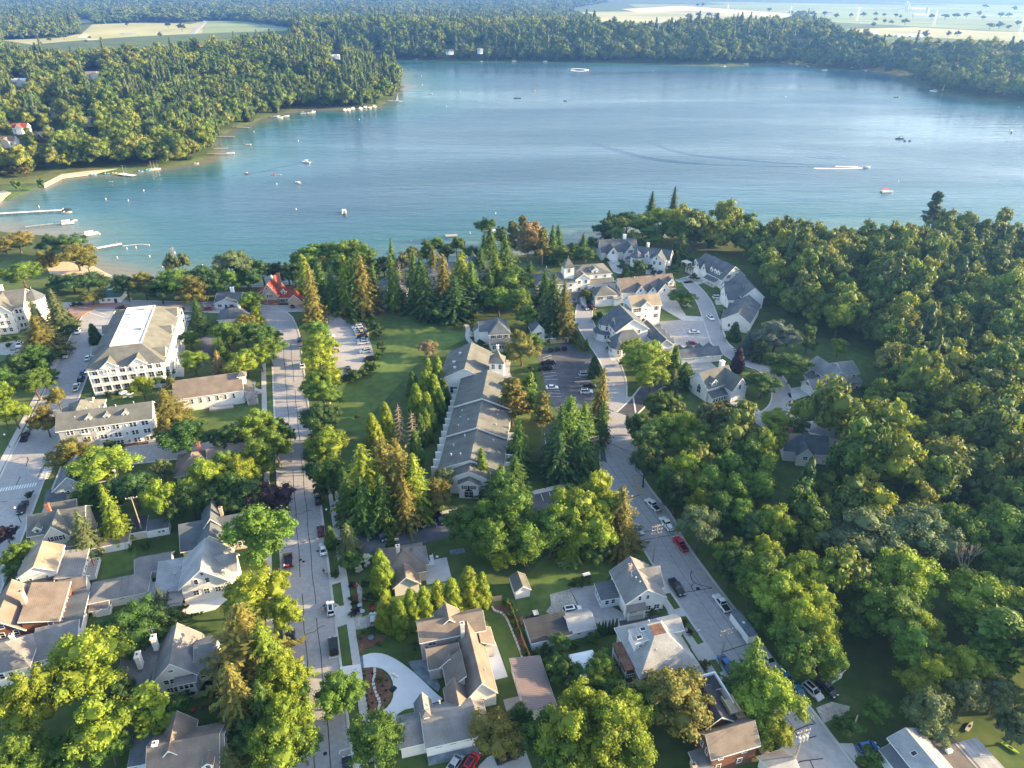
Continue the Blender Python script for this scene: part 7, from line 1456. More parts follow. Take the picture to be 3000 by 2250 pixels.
def car(c, x, y, head, kind, col, label, z=.06):
    m, L, W, r_, zb, xb, hood = CM[kind]; X, Y = G(c, x, y, .75); hd = radians(head)
    o = thing({'suv': 'suv', 'sedan': 'car', 'hatch': 'car', 'pickup': 'pickup_truck', 'van': 'van'}[kind], label, {'suv': 'car', 'sedan': 'car', 'hatch': 'car', 'pickup': 'pickup truck', 'van': 'van'}[kind], (X, Y, z), hd, 'parked vehicles')
    k = (*CC[col], 1)
    for nm, key in (('body', 'body'), ('windshield', 'windshield'), ('rear_window', 'rear_window'), ('side_window', 'sl'), ('side_window', 'sr'), ('cargo_bed', 'bed'), ('sunroof', 'sun'), ('bumper', 'bumper')):
        if key in m: q = link(nm, m[key], o); q.color = k
    for s in (-1, 1):
        link('headlight', m['head'], o, (0, s*(W/2-.42), hood-.24)); link('tail_light', m['tail'], o, (0, s*(W/2-.3), .78)); q = link('mirror', m['mirror'], o, (xb-.25, s*(W/2+.08), zb+.05)); q.color = k
        for wx in (L*.31, -L*.30):
            w = link('wheel', m['wheel'], o, (wx, s*(W/2-.1), r_)); link('rim', m['rim'], w)
    return o
VD, VU, UU = 287.2, 107.2, 17.2
CARS = [
 # main street
 ('S4',890,830,VU,'sedan','black','black car parked right of the main street in the trees’ shade'.replace('’', '')), ('S4',915,1118,VU,'sedan','wine','dark wine red car parked above the white sedan'), ('S4',938,1288,VU,'sedan','white','white sedan parked right of the main street by the conical tree'),
 ('S5',985,575,VU,'van','black','black van parked at the kerb above the white drive'), ('S5',610,500,VD,'sedan','navy','dark car half hidden by the golden spruces left of the street'), ('S5',1112,1650,VU,'suv','navy','dark car roof at the bottom edge of the main street'),
 ('R5',524,872,VU,'suv','navy','upper of two dark cars by the street bend'), ('R5',526,922,VU,'suv','grey','lower of two dark cars by the street bend'), ('R5',546,1088,VU,'van','white','white van parked on the upper main street'),
 # lawn lot
 ('R5',1020,757,197,'suv','white','white suv at the far end of the lawn lot row'), ('R5',1036,778,197,'sedan','white','white sedan second in the lawn lot row'), ('R5',1046,798,197,'suv','silver','silver suv third in the lawn lot row'), ('R5',1062,815,197,'pickup','tan','tan pickup in the lawn lot row'), ('R5',1064,842,197,'suv','black','black suv in the lawn lot row'),
 ('R5',1068,866,197,'sedan','paleblue','blue-grey sedan in the lawn lot row'), ('R5',1070,893,197,'suv','white','white suv at the near end of the tight lawn lot row'), ('R5',1090,966,197,'suv','white','white suv standing apart in the lawn lot'), ('R5',1122,1036,197,'suv','black','black suv at the shrubs of the lawn lot'), ('R5',945,1118,VU,'suv','grey','grey suv alone at the near end of the lawn lot'),
 ('R5',780,842,17,'suv','white','white suv under the street trees in the lawn lot'), ('R5',765,876,17,'sedan','white','white sedan half under the trees in the lawn lot'), ('R5',795,906,17,'suv','navy','dark blue suv under the trees in the lawn lot'), ('R5',818,966,17,'sedan','wine','dark red car nose out of the street trees'),
 # left street
 ('Z4',1255,835,VD,'suv','white','white suv on the left street near the brick square'), ('Z4',1072,1218,VD,'suv','silver','silver suv with dark roof at the left kerb'), ('Z4',1425,1255,VU,'sedan','white','white car half under the hotel eave'), ('Z4',1345,1490,VU,'hatch','teal','blue car beside the hotel corner'), ('Z4',1312,1600,VU,'suv','black','black suv behind the blue car by the hotel'), ('R4',660,1278,VU,'pickup','white','white pickup truck at the corner of the white hotel'),
 ('R4',470,1215,VU,'sedan','navy','dark car left of the left street under trees'), ('R4',1046,590,10,'sedan','wine','dark red car on the brick lakeside street'), ('Z4',315,1048,VD,'suv','white','white suv at the cream hotel entrance'), ('S2',285,150,VU,'sedan','white','white car by the round tree left of the white hotel'), ('S2',230,248,VU,'pickup','black','black pickup below the white car on the left street'), ('S2',208,905,VD,'pickup','black','black pickup parked below the zebra crossing'),
 ('R4',1556,602,5,'sedan','navy','dark car parked on the lakeside street'), ('R4',1796,602,5,'sedan','red','bright red car parked before the white cottage'), ('R4',2000,598,5,'pickup','navy','dark pickup in front of the white cottage'), ('R4',1535,702,VU-90,'van','black','black van in the alley right of the hotel'), ('R4',1588,702,VU,'van','white','white van beside the black van in the alley'), ('R5',462,572,VU,'sedan','navy','dark car beside the red tiled house'),
 # left gardens and bottom
 ('Z5',925,1085,17,'suv','maroon','maroon suv in the driveway of the brick house'), ('S7',425,1605,60,'sedan','silver','silver car at the bottom edge'), ('S7',572,1600,60,'suv','red','dark red car next to the silver car at the bottom'), ('S7',905,1548,22,'suv','black','black suv on the stained concrete drive'), ('S5',1335,342,100,'hatch','silver','pale car in front of the cedar row'),
 # asphalt strip
 ('S4',1475,1165,VD+15,'suv','navy','dark car with bicycles on its rear in the parking strip'), ('S4',1838,1040,VD+15,'suv','black','black suv in the parking strip under the spruces'), ('S4',2020,1010,VD+15,'suv','black','second black suv in the parking strip near the lodge'),
 # right road
 ('Z2',870,1090,VU+8,'pickup','white','white pickup, upper of two on the right road'), ('Z2',1005,1275,VU,'pickup','white','white pickup carrying a white box on the right road'), ('Z2',1140,1470,VU,'pickup','red','red pickup at the wood edge of the right road'), ('S6',2115,470,VD,'sedan','silver','silver car under the big spruce left of the right road'),
 ('S8',722,305,VD,'pickup','black','black pickup in front of the white house'), ('S8',1058,425,VU,'pickup','white','white pickup hitched before the white cargo trailer'), ('S8',1092,878,VD,'sedan','blue','blue sedan parked beside the power pole'), ('S8',1408,842,VD,'sedan','silver','silver sedan at the wood edge behind the spruce'), ('S8',1540,985,VU,'pickup','teal','turquoise pickup partly hidden by the yellow maple'), ('S8',1620,1065,VU,'sedan','teal','turquoise car behind the turquoise pickup'),
 ('S8',1738,1082,300,'suv','silver','grey jeep parked on the grass by the shed'), ('S8',1845,1062,300,'suv','black','black suv parked on the grass by the shed'), ('Z3',425,1520,10,'hatch','blue','bright blue car at the lower right drive'), ('S6',1508,1222,12,'suv','white','white suv on the gravel behind the grey garage'),
 # resort
 ('R6',925,887,VD+10,'sedan','grey','grey car at the resort hotel wall'), ('R6',985,885,VD+10,'suv','wine','dark red suv at the resort hotel wall'), ('R6',2070,797,5,'suv','white','white suv in the drive of the slate roofed house'), ('R6',2012,975,VD-5,'suv','white','white car driving on the winding drive'), ('R6',1870,1095,5,'sedan','white','white sedan in the resort parking court'), ('R6',1850,1192,5,'sedan','maroon','maroon car in the resort parking court'), ('R6',2172,1027,8,'sedan','paleblue','pale blue car at the house under the blue spruce'), ('R6',1520,577,60,'sedan','black','black car before the turreted house'), ('R6',1572,580,60,'sedan','navy','navy car before the turreted house'), ('S1',1320,762,10,'suv','red','red car at the white house with black shutters'),
 ('Z1',1348,372,12,'pickup','black','upper black pickup at the edge of the asphalt lot'), ('Z1',1325,428,12,'pickup','black','lower black pickup at the edge of the asphalt lot'), ('Z1',1704,482,8,'suv','silver','silver suv right in the asphalt lot'), ('Z1',1748,598,8,'suv','black','black suv behind the spruce in the asphalt lot'), ('Z1',1720,652,4,'suv','white','white suv right in the asphalt lot'), ('Z1',1385,610,2,'sedan','white','white sedan left in the asphalt lot'),
]
for a in CARS: car(*a)
o = car('S5', 960, 245, VU, 'suv', 'white', 'white suv with both front doors open on the main street')
for s in (-1, 1):
    mb = MB(); mb.box(0, -.04, .4, 1.1, .04, 1.1); q = mb.build('door', 'car_paint', o); q.location = (1.0, s*.95, 0); q.rotation_euler = (0, 0, -s*2.2+pi*(1 if s > 0 else -1)*0 ); q.rotation_euler = (0, 0, pi - s*.95); q.color = (*CC['white'], 1)
    mb = MB(); mb.box(.1, -.03, 1.1, 1.0, .03, 1.5); g_ = mb.build('door_window', 'car_glass', q)
# load box on the second white pickup
X, Y = G('Z2', 1035, 1300, 1.4); o = thing('cargo_box', 'white box lying in the bed of a white pickup', 'box', (X, Y, 1.1), radians(VU)); mb = MB(); mb.box(-.8, -.5, 0, .8, .5, .45); mb.build('shell', 'white_paint', o); mb = MB(); mb.box(-.84, -.54, .45, .84, .54, .52); mb.build('lid', 'white_paint', o)
def wheel(o, x, y, r, w=.2):
    mb = MB(); mb.tube((0, -w/2, 0), (0, w/2, 0), r, n=14); q = mb.build('wheel', 'rubber', o); q.location = (x, y, r); mb = MB(); mb.tube((0, -w/2-.01, 0), (0, w/2+.01, 0), r*.55, n=10); mb.build('rim', 'rim', q)
# white cargo trailer
o = thing('cargo_trailer', 'long white enclosed cargo trailer with grey roof on the right road', 'trailer', (*G('S8', 1212, 610, 1.2), .06), radians(VU))
mb = MB(); mb.poly([(-3.9,-1.2),(3.5,-1.2),(4.3,0),(3.5,1.2),(-3.9,1.2)], .5, 2.75); mb.build('body', 'white_paint', o); mb = MB(); mb.poly([(-3.95,-1.22),(3.5,-1.22),(4.35,0),(3.5,1.22),(-3.95,1.22)], 2.75, 2.85); rf = mb.build('roof', 'slate_paving', o)
mb = MB(); mb.box(-.3,-.3,2.85,.3,.3,3.0); mb.build('vent', 'white_paint', rf); mb = MB(); mb.tube((4.2,0,.5),(5.6,0,.5),.07); mb.build('tongue', 'dark_paint', o)
for s in (-1, 1):
    for x in (-.9, .1): wheel(o, x-.5, s*1.1, .36)
    mb = MB(); mb.box(-1.9, s*1.21-.03, .75, .2, s*1.21+.03, .95); mb.build('fender', 'metal', o)
# brown wagon trailer
o = thing('wagon_trailer', 'open brown wagon trailer with dark bed at the left kerb', 'trailer', (*G('S4', 612, 1405, .8), .06), radians(VD))
mb = MB(); mb.box(-2.5,-1.15,.65,2.3,1.15,.75); mb.build('bed', 'dark_paint', o)
for s in (-1, 1): mb = MB(); mb.box(-2.5, s*1.15-.05, .75, 2.3, s*1.15+.05, 1.35); mb.build('side_board', 'wood', o)
mb = MB(); mb.box(-2.55,-1.15,.75,-2.45,1.15,1.4); mb.build('tail_board', 'wood', o); mb = MB(); mb.tube((2.3,-.6,.6),(3.9,0,.5),.06).tube((2.3,.6,.6),(3.9,0,.5),.06); mb.build('tongue', 'dark_paint', o)
for s in (-1, 1):
    for x in (-1.6, 1.5): wheel(o, x, s*1.2, .42, .16)
mb = MB(); mb.box(1.5,-.5,.75,2.2,.3,1.15); q = mb.build('red_cover', 'red_paint', o); mb = MB(); mb.ball((1.7,-.95,1.2), .28); mb.build('white_sack', 'white_paint', o)
# tractor with loader
o = thing('tractor', 'old green-grey loader tractor beside the dark garage', 'tractor', G('S6', 1140, 1290, .9), radians(195))
mb = MB(); mb.box(-1.4,-.45,.7,1.5,.45,1.25).box(-1.3,-.5,1.25,-.2,.5,1.6); mb.build('body', 'dark_paint', o); mb = MB(); mb.box(-1.35,-.75,2.2,-.1,.75,2.32); rf = mb.build('canopy', 'galvanised', o)
for x in (-1.25,-.2):
    for y in (-.65,.65): mb = MB(); mb.tube((x,y,1.2),(x,y,2.2),.04); mb.build('canopy_post', 'dark_paint', o)
mb = MB(); mb.tube((-.2,-.65,1.5),(2.4,-.6,.5),.08).tube((-.2,.65,1.5),(2.4,.6,.5),.08); mb.build('loader_arm', 'wood', o); mb = MB(); mb.prism([(2.3,.1),(3.2,.1),(2.5,.9),(2.3,.9)], -1, 1); mb.build('bucket', 'wood', o)
for s in (-1,1): wheel(o,-.8,s*.8,.75,.35); wheel(o,1.15,s*.7,.42,.25)
mb = MB(); mb.box(-1.0,-.25,1.6,-.5,.25,1.75).box(-1.05,-.25,1.75,-.95,.25,2.05); mb.build('seat', 'black_paint', o)
# three black bins by the lot
for i, (x, y) in enumerate(((1372,255),(1438,248),(1503,240))):
    o = thing('dumpster', f"black lidded dumpster, {['left','middle','right'][i]} of three by the bin enclosure", 'dumpster', (*G('Z1', x, y, .6), .06), radians(12), 'dumpsters'); mb = MB(); mb.prism([(-.75,.15),(.75,.15),(.9,1.3),(-.9,1.15)], -.95, .95, 'x'); mb.build('bin', 'dark_paint', o)
    mb = MB(); mb.box(-1.0,-.95,1.22,-.02,.95,1.3).box(.02,-.95,1.22,1.0,.95,1.3); mb.build('lid', 'black_paint', o)
    for s in (-1,1): wheel(o, s*.8, -.6, .12, .1); wheel(o, s*.8, .6, .12, .1)
# ------------------------------------------------------------------ people
def skin(name, m, verts, edges, radii, parent, col=None):
    me = bpy.data.meshes.new(name); me.from_pydata(verts, edges, []); me.materials.append(MATS[m]); o = link(name, me, parent)
    md = o.modifiers.new('skin', 'SKIN'); 
    if not me.skin_vertices: me.skin_vertices.new() if hasattr(me.skin_vertices, 'new') else None
    bm = None
    import bmesh
    bm = bmesh.new(); bm.from_mesh(me); ly = bm.verts.layers.skin.verify(); bm.verts.ensure_lookup_table()
    for i, v in enumerate(bm.verts): v[ly].radius = (radii[i], radii[i]*.85); v[ly].use_root = (i == 0)
    bm.to_mesh(me); bm.free()
    s = o.modifiers.new('sub', 'SUBSURF'); s.levels = s.render_levels = 1
    if col: o.color = (*col, 1)
    return o
def person(c, x, y, head, label, shirt, pants, z=.06, sit=False, sc=1., hair=(.05,.03,.02), xy=None, lift=0.):
    X, Y = xy or G(c, x, y, .9); o = thing('person', label, 'person', (X, Y, z+lift), radians(head)); o.scale = (sc,)*3
    if sit: hip, kn, ft = .95, [(.32,.13,.72),(.36,-.13,.95)], [(.22,.14,.32),(.28,-.14,.55)]; sh = (.22, 1.42); hand = [(.62,.2,1.08),(.62,-.2,1.08)]; elb = [(.42,.26,1.15),(.42,-.26,1.15)]; hd = (.34,1.66)
    else: hip, kn, ft = .92, [(.1,.11,.5),(-.02,-.11,.5)], [(.08,.12,.06),(-.22,-.12,.08)]; sh = (.02,1.42); hand = [(.2,.3,.82),(-.12,-.3,.82)]; elb = [(.02,.29,1.1),(-.08,-.29,1.1)]; hd = (.04,1.64)
    v = [(0,0,hip),(sh[0]*.6,0,(hip+sh[1])/2),(sh[0],0,sh[1]),(hd[0],0,hd[1]-.12),(hd[0],0,hd[1]+.02),(sh[0],.18,sh[1]-.03),elb[0],hand[0],(sh[0],-.18,sh[1]-.03),elb[1],hand[1],(0,.1,hip-.06),kn[0],ft[0],(ft[0][0]+.18,ft[0][1],ft[0][2]-.03),(0,-.1,hip-.06),kn[1],ft[1],(ft[1][0]+.18,ft[1][1],ft[1][2]-.03)]
    e = [(0,1),(1,2),(2,3),(3,4),(2,5),(5,6),(6,7),(2,8),(8,9),(9,10),(0,11),(11,12),(12,13),(13,14),(0,15),(15,16),(16,17),(17,18)]
    skin('body', 'skin', v, e, [.14,.13,.12,.06,.105,.06,.045,.035,.06,.045,.035,.09,.06,.045,.04,.09,.06,.045,.04], o)
    skin('shirt', 'cloth', [v[0],v[1],v[2],v[5],v[6],v[8],v[9]], [(0,1),(1,2),(2,3),(3,4),(2,5),(5,6)], [.165,.165,.15,.085,.065,.085,.065], o, shirt)
    skin('trousers', 'cloth', [v[0],v[11],v[12],v[13],v[15],v[16],v[17]], [(0,1),(1,2),(2,3),(0,4),(4,5),(5,6)], [.16,.115,.085,.06,.115,.085,.06], o, pants)
    mb = MB(); mb.ball((hd[0]-.03,0,hd[1]+.06), .115, 8, 6); q = mb.build('hair', 'cloth', o, True); q.color = (*hair,1); return o
def bicycle(X, Y, head, label, col):
    o = thing('bicycle', label, 'bicycle', (X, Y, .06), radians(head))
    for x in (-.5,.52):
        mb = MB(); n = 14; P = [(x+.33*cos(2*pi*i/n),0,.34+.33*sin(2*pi*i/n)) for i in range(n+1)]; mb.path([Vector(p) for p in P], [.03]*(n+1), 4); w = mb.build('wheel', 'rubber', o); s_ = MB()
        for i in range(0, n, 2): s_.tube((x,0,.34), P[i], .008, n=3)
        s_.build('spokes', 'metal', w)
    mb = MB(); mb.tube((-.5,0,.34),(-.05,0,.32),.025).tube((-.05,0,.32),(-.2,0,.85),.025).tube((-.2,0,.8),(.38,0,.85),.025).tube((-.05,0,.32),(.38,0,.8),.025).tube((.34,0,1.0),(.52,0,.34),.025).tube((-.5,0,.34),(-.2,0,.8),.02); q = mb.build('frame', 'car_paint', o); q.color = (*col,1)
    mb = MB(); mb.tube((.34,-.28,1.05),(.34,.28,1.05),.022); mb.build('handlebar', 'black_paint', o); mb = MB(); mb.box(-.34,-.08,.86,-.08,.08,.93); mb.build('saddle', 'black_paint', o); return o
for i, (x, y, s_, col) in enumerate(((945,1498,(.03,.05,.05),(.4,.4,.42)), (972,1520,(.75,.78,.76),(.6,.62,.65)))):
    X, Y = G('S4', x, y, .5); bicycle(X, Y, VD-5, ['left', 'right'][i]+' bicycle ridden down the main street', col)
    person(None, 0, 0, VD-5, ['cyclist in dark shirt riding left of the pair', 'cyclist in white shirt riding right of the pair'][i], s_, (.05,.06,.1), xy=(X-.02, Y), sit=True)
person('S5', 878, 262, 20, 'person in orange-red top standing beside the open white suv', (.55,.16,.08), (.5,.42,.35)); person('S5', 912, 248, 10, 'person in tan clothing at the open door of the suv', (.42,.35,.28), (.08,.08,.1)); person('S5', 872, 280, 20, 'small child in white beside the open suv', (.8,.8,.8), (.6,.6,.6), sc=.62)
person('R4', 606, 692, 200, 'person in white walking on the brick square corner', (.8,.8,.78), (.6,.6,.6)); person('R4', 1008, 40, 200, 'person in red top at the end of the swimming pier', (.5,.1,.08), (.1,.1,.2), z=.5); person('R4', 815, 80, 20, 'person in white halfway along the swimming pier', (.8,.8,.8), (.2,.2,.3), z=.5); person('S2', 225, 5, 250, 'person in white on the pavement left of the left street', (.8,.8,.8), (.1,.1,.2), z=.15)

# ------------------------------------------------------------------ poles, lamps, wires
def pole(c, x, y, h, label, arms=1, trans=False, ang=17.2, tilt=0.):
    X, Y = G(c, x, y, 0); o = thing('power_pole', label, 'power pole', (X, Y, 0), radians(ang), None)
    mb = MB(); mb.cyl(0, 0, -.3, h, .2, .12, 8); mb.build('post', 'pole_wood', o)
    for k in range(arms):
        z = h-.4-k*1.2; mb = MB(); mb.box(-1.5,-.08,z-.09,1.5,.08,z+.09).tube((-.7,0,z),(0,0,z-.7),.035).tube((.7,0,z),(0,0,z-.7),.035); a = mb.build('crossarm', 'pole_wood', o)
        for x_ in (-1.35,-.5,.5,1.35): mb = MB(); mb.cyl(x_, 0, z+.08, z+.35, .06); mb.build('insulator', 'white_paint', a)
    if trans:
        for s in (-1, 0, 1): mb = MB(); mb.cyl(s*.75, -.35, h-2.6, h-1.5, .32, n=10); mb.build('transformer', 'galvanised', o)
    return X, Y, h
P1 = pole('S2', 1332, 1170, 13.5, 'wooden power pole with wires behind the cream shed'); P2 = pole('S8', 1038, 905, 12, 'power pole with crossarm beside the blue sedan', 2); P3 = pole('Z2', 872, 1645, 12.5, 'pale power pole with crossarms left of the red pickup', 3); P4 = pole('Z1', 1775, 1398, 12, 'power pole with two wide crossarms at the asphalt lot corner', 2); P5 = pole('S8', 1580, 1668, 12, 'power pole carrying transformers at the bottom of the right road', 2, True); P6 = pole('Z3', 310, 1452, 6.5, 'short leaning pole in the shrubs at lower right', 0)
P7 = pole('R6', 1590, 1600, 9, 'thin pole at the side drive under the bright maple', 0)
def wire(a, b, label, za=None, zb=None, off=0.):
    za = za or a[2]-.2; zb = zb or b[2]-.2; o = MB(); pts = []
    for i in range(13):
        t = i/12; pts.append(Vector((a[0]+(b[0]-a[0])*t+off*U[0], a[1]+(b[1]-a[1])*t+off*U[1], za+(zb-za)*t-1.2*4*t*(1-t)*.6)))
    o.path(pts, [.035]*13, 4); tag(o.build('overhead_wire', 'black_paint'), label, 'wire', 'overhead wires')
for k in (-1.2, 1.2):
    wire(P5, P2, ('left' if k < 0 else 'right')+' overhead wire along the lower right road', off=k); wire(P2, P3, ('left' if k < 0 else 'right')+' overhead wire along the middle right road', off=k); wire(P3, P4, ('left' if k < 0 else 'right')+' overhead wire up to the asphalt lot corner', off=k)
q = G('S2', 1140, 1660, 8); wire(P1, (q[0], q[1], 8), 'left of two wires running down from the leaning pole', off=-.6); wire(P1, (q[0], q[1], 8), 'right of two wires running down from the leaning pole', off=.9)
q = G('Z2', 1200, 770, 8)
for k in range(3): wire(P4, (q[0]+k, q[1]-6*k, 9), f"{['top','middle','bottom'][k]} wire crossing the bend into the wood", off=k*.8)
def lamp(c, x, y, h, label, arm=0., ang=17.2, globe=False):
    X, Y = G(c, x, y, 0); o = thing('street_lamp', label, 'street lamp', (X, Y, .1), radians(ang), 'street lamps')
    mb = MB(); mb.cyl(0, 0, -.3, h, .1, .06, 8); mb.build('post', 'galvanised' if not globe else 'dark_paint', o)
    if arm: mb = MB(); mb.tube((0,0,h-.1),(arm,0,h+.3),.05); mb.build('arm', 'galvanised', o)
    mb = MB(); (mb.ball((0,0,h+.2), .28) if globe else mb.box(arm-.5,-.15,h+.15,arm+.5,.15,h+.35)); mb.build('lantern', 'lamp_glass', o)
lamp('S2', 1342, 492, 8.5, 'tall lamp post on the cross street below the white hotel', 1.2); lamp('S8', 1640, 905, 8, 'lamp with long arm over the turquoise cars', -2.4); lamp('S4', 985, 1035, 4, 'white globe lamp on the verge of the main street', globe=True); lamp('S2', 195, 1045, 5, 'lamp post behind the black pickup', globe=True); lamp('S2', 92, 355, 5, 'lamp post left of the left street', globe=True); lamp('Z4', 1110, 1010, 5, 'globe lamp by the dark tree on the left street', globe=True); lamp('R5', 255, 580, 6, 'lamp post in front of the red tiled house', 1); lamp('R4', 905, 530, 4.5, 'globe lamp at the pavilion', globe=True); lamp('S4', 1255, 1060, 3, 'small globe lamp at the spruce clump', globe=True)
def sign(c, x, y, label, w=.6, h=.6, top=2.2, col='white_paint'):
    o = thing('sign', label, 'sign', G(c, x, y, 0), radians(17)); mb = MB(); mb.cyl(0,0,0,top,.04); mb.build('post','metal',o); mb = MB(); mb.box(-w/2,-.05,top-h,w/2,-.02,top); mb.build('plate',col,o)
sign('Z1', 1898, 1500, 'small white sign at the lot exit of the right road'); sign('Z4', 2140, 365, 'yellow warning sign by the shore trees', .9, .9, 2.4, 'yellow_paint'); sign('Z2', 372, 735, 'orange diamond sign near the lot corner', .7, .7, 1.6, 'yellow_paint'); sign('Z1', 1715, 415, 'white sign at the dark cedar of the asphalt lot')
o = thing('mailbox', 'white mailbox on the verge of the right road', 'mailbox', G('S8', 880, 655, 0), radians(107)); mb = MB(); mb.box(-.05,-.05,0,.05,.05,1.1); mb.build('post','wood',o); mb = MB(); mb.prism([(-.16,1.1),(.16,1.1),(.16,1.28),(0,1.4),(-.16,1.28)],-.3,.3); mb.build('box','white_paint',o)

# ------------------------------------------------------------------ garden things
def chair(c, x, y, head, label, m='red_paint', grp='red garden chairs'):
    o = thing('garden_chair', label, 'chair', (*G(c, x, y, .3), .06), radians(head), grp)
    mb = MB(); mb.box(-.3,-.32,.34,.3,.32,.4); mb.build('seat', m, o)
    for i in range(5): mb = MB(); mb.add([(-.3,-.3+i*.125,.36),(-.3,-.2+i*.125,.36),(-.55,-.2+i*.125,1.05),(-.55,-.3+i*.125,1.05),(-.34,-.3+i*.125,.36),(-.34,-.2+i*.125,.36),(-.59,-.2+i*.125,1.05),(-.59,-.3+i*.125,1.05)],[(0,1,2,3),(7,6,5,4),(0,3,7,4),(1,5,6,2),(3,2,6,7),(0,4,5,1)]); mb.build('back_slat', m, o)
    for s in (-1,1):
        mb = MB(); mb.box(-.35,s*.38-.06,.55,.35,s*.38+.06,.59); mb.build('armrest', m, o)
        for x_ in (-.28,.28): mb = MB(); mb.box(x_-.04,s*.36-.03,0,x_+.04,s*.36+.03,.55); mb.build('leg', m, o)
for i, (x, y, hd) in enumerate(((1188,52,0),(1195,142,0),(1250,168,180),(1310,225,180),(1330,255,160))): chair('S5', x, y, hd, f"red garden chair, {['first','second','third','fourth','fifth'][i]} from the top in the gravel seating area")
chair('S6', 1925, 1160, 200, 'red chair by the pale blue annex', grp=None); chair('S6', 1978, 1240, 100, 'yellow chair at the white house corner', 'yellow_paint', None); chair('S3', 1710, 1150, 60, 'red chair under the trees above the bottom house', grp=None)
def rtable(c, x, y, r, label, m='metal', h=.7):
    o = thing('garden_table', label, 'table', (*G(c, x, y, h/2), .06)); mb = MB(); mb.cyl(0,0,h-.06,h,r,n=14); mb.build('table_top',m,o); mb = MB(); mb.cyl(0,0,0,h-.06,.06).cyl(0,0,0,.05,r*.5,n=10); mb.build('pedestal','dark_paint',o)
rtable('S5', 1218, 228, .6, 'upper round table in the gravel seating area'); rtable('S5', 1240, 282, .65, 'lower round table in the gravel seating area'); rtable('S6', 1565, 792, .9, 'round white table under the trees behind the back lawn', 'white_paint'); rtable('S5', 1318, 512, .7, 'round blue-green basin in the planting bed', 'slate_paving', .5); rtable('S6', 255, 735, .4, 'small white table beside the white corner sofa', 'white_paint', .45)
for i, (x, y) in enumerate(((1400,795),(1440,765),(1470,800),(1490,752))):
    o = thing('picnic_table', f"weathered picnic table, {['left','second','third','right'][i]} of four under the trees", 'table', G('S6', x, y, .4), radians(20+i*35), 'picnic tables'); mb = MB(); mb.box(-.9,-.4,.7,.9,.4,.76); mb.build('table_top','grey_wood',o)
    for s in (-1,1): mb = MB(); mb.box(-.9,s*.75-.14,.42,.9,s*.75+.14,.47); mb.build('bench','grey_wood',o); mb = MB(); mb.tube((s*.7,-.7,0),(s*.7,.3,.7),.05).tube((s*.7,.7,0),(s*.7,-.3,.7),.05).tube((s*.7,-.75,.4),(s*.7,.75,.4),.05); mb.build('leg','grey_wood',o)
o = thing('corner_sofa', 'white L-shaped corner sofa on the round patio', 'sofa', (*G('S6', 205, 765, .3), .12), radians(104))
mb = MB(); mb.box(-1.6,-.4,.1,1.8,.4,.45).box(-1.6,.4,.1,-.8,1.2,.45); mb.build('seat','white_paint',o); mb = MB(); mb.box(-1.6,-.55,.1,1.8,-.4,.8).box(-1.75,-.4,.1,-1.6,1.2,.8); mb.build('backrest','white_paint',o)
for x_ in (-1.1,-.2,.7): mb = MB(); mb.box(x_,-.36,.45,x_+.75,.36,.55); mb.build('cushion','tent_fabric',o)
o = thing('raised_bed', 'dark gridded raised garden bed on the lawn below the parking strip', 'garden bed', G('S6', 380, 715, .2), radians(14))
for i in range(4):
    for j in range(2): mb = MB(); mb.box(i*1.0,j*.9,0,i*1.0+.92,j*.9+.82,.35); mb.build('box','slate_paving',o)
o = thing('basketball_hoop', 'portable basketball hoop beside the half-moon bed', 'basketball hoop', (*G('S5', 1515, 965, 0), .07), radians(60)); mb = MB(); mb.box(-.6,-.5,0,.6,.5,.35); mb.build('base','black_paint',o); mb = MB(); mb.tube((0,0,.3),(.1,0,2.6),.06).tube((.1,0,2.6),(.9,0,3.1),.05); mb.build('pole','metal',o); mb = MB(); mb.box(.9,-.9,2.7,.94,.9,3.8); mb.build('backboard','white_paint',o); mb = MB(); mb.path([Vector((1.2+.23*cos(a),.23*sin(a),3.05)) for a in np.linspace(0,2*pi,13)],[.02]*13,4); mb.build('rim','red_paint',o)
# pale stones in the half-moon bed and along the border
o = thing('stone_edging', 'winding line of pale flat stones in the half-moon bed', 'stone edging')
pts = resample(smooth([G('S5', *p) for p in [(1350,785),(1352,840),(1335,890),(1345,960),(1375,1030),(1400,1080),(1385,1150)]],1),.62)
sm = MB().box(-.34,-.26,-.1,.3,.24,.32).mesh('stone','stone')
for a, b in zip(pts, pts[1:]): link('stone', sm, o, ((a[0]+b[0])/2+RND.uniform(-.05,.05),(a[1]+b[1])/2,RND.uniform(0,.06)), atan2(b[1]-a[1],b[0]-a[0])+RND.uniform(-.25,.25), (RND.uniform(.9,1.3),RND.uniform(.8,1.3),1))
o = thing('border_wall', 'low pale block wall curving along the board fence border', 'garden wall')
pts = resample(smooth([G('S7', *p) for p in [(765,175),(785,210),(850,225),(900,275),(950,400),(1000,520),(1050,660),(1075,760)]],1),.7)
for a, b in zip(pts, pts[1:]): link('block', sm, o, ((a[0]+b[0])/2,(a[1]+b[1])/2,.08), atan2(b[1]-a[1],b[0]-a[0]), (1.05,.8,1.1))
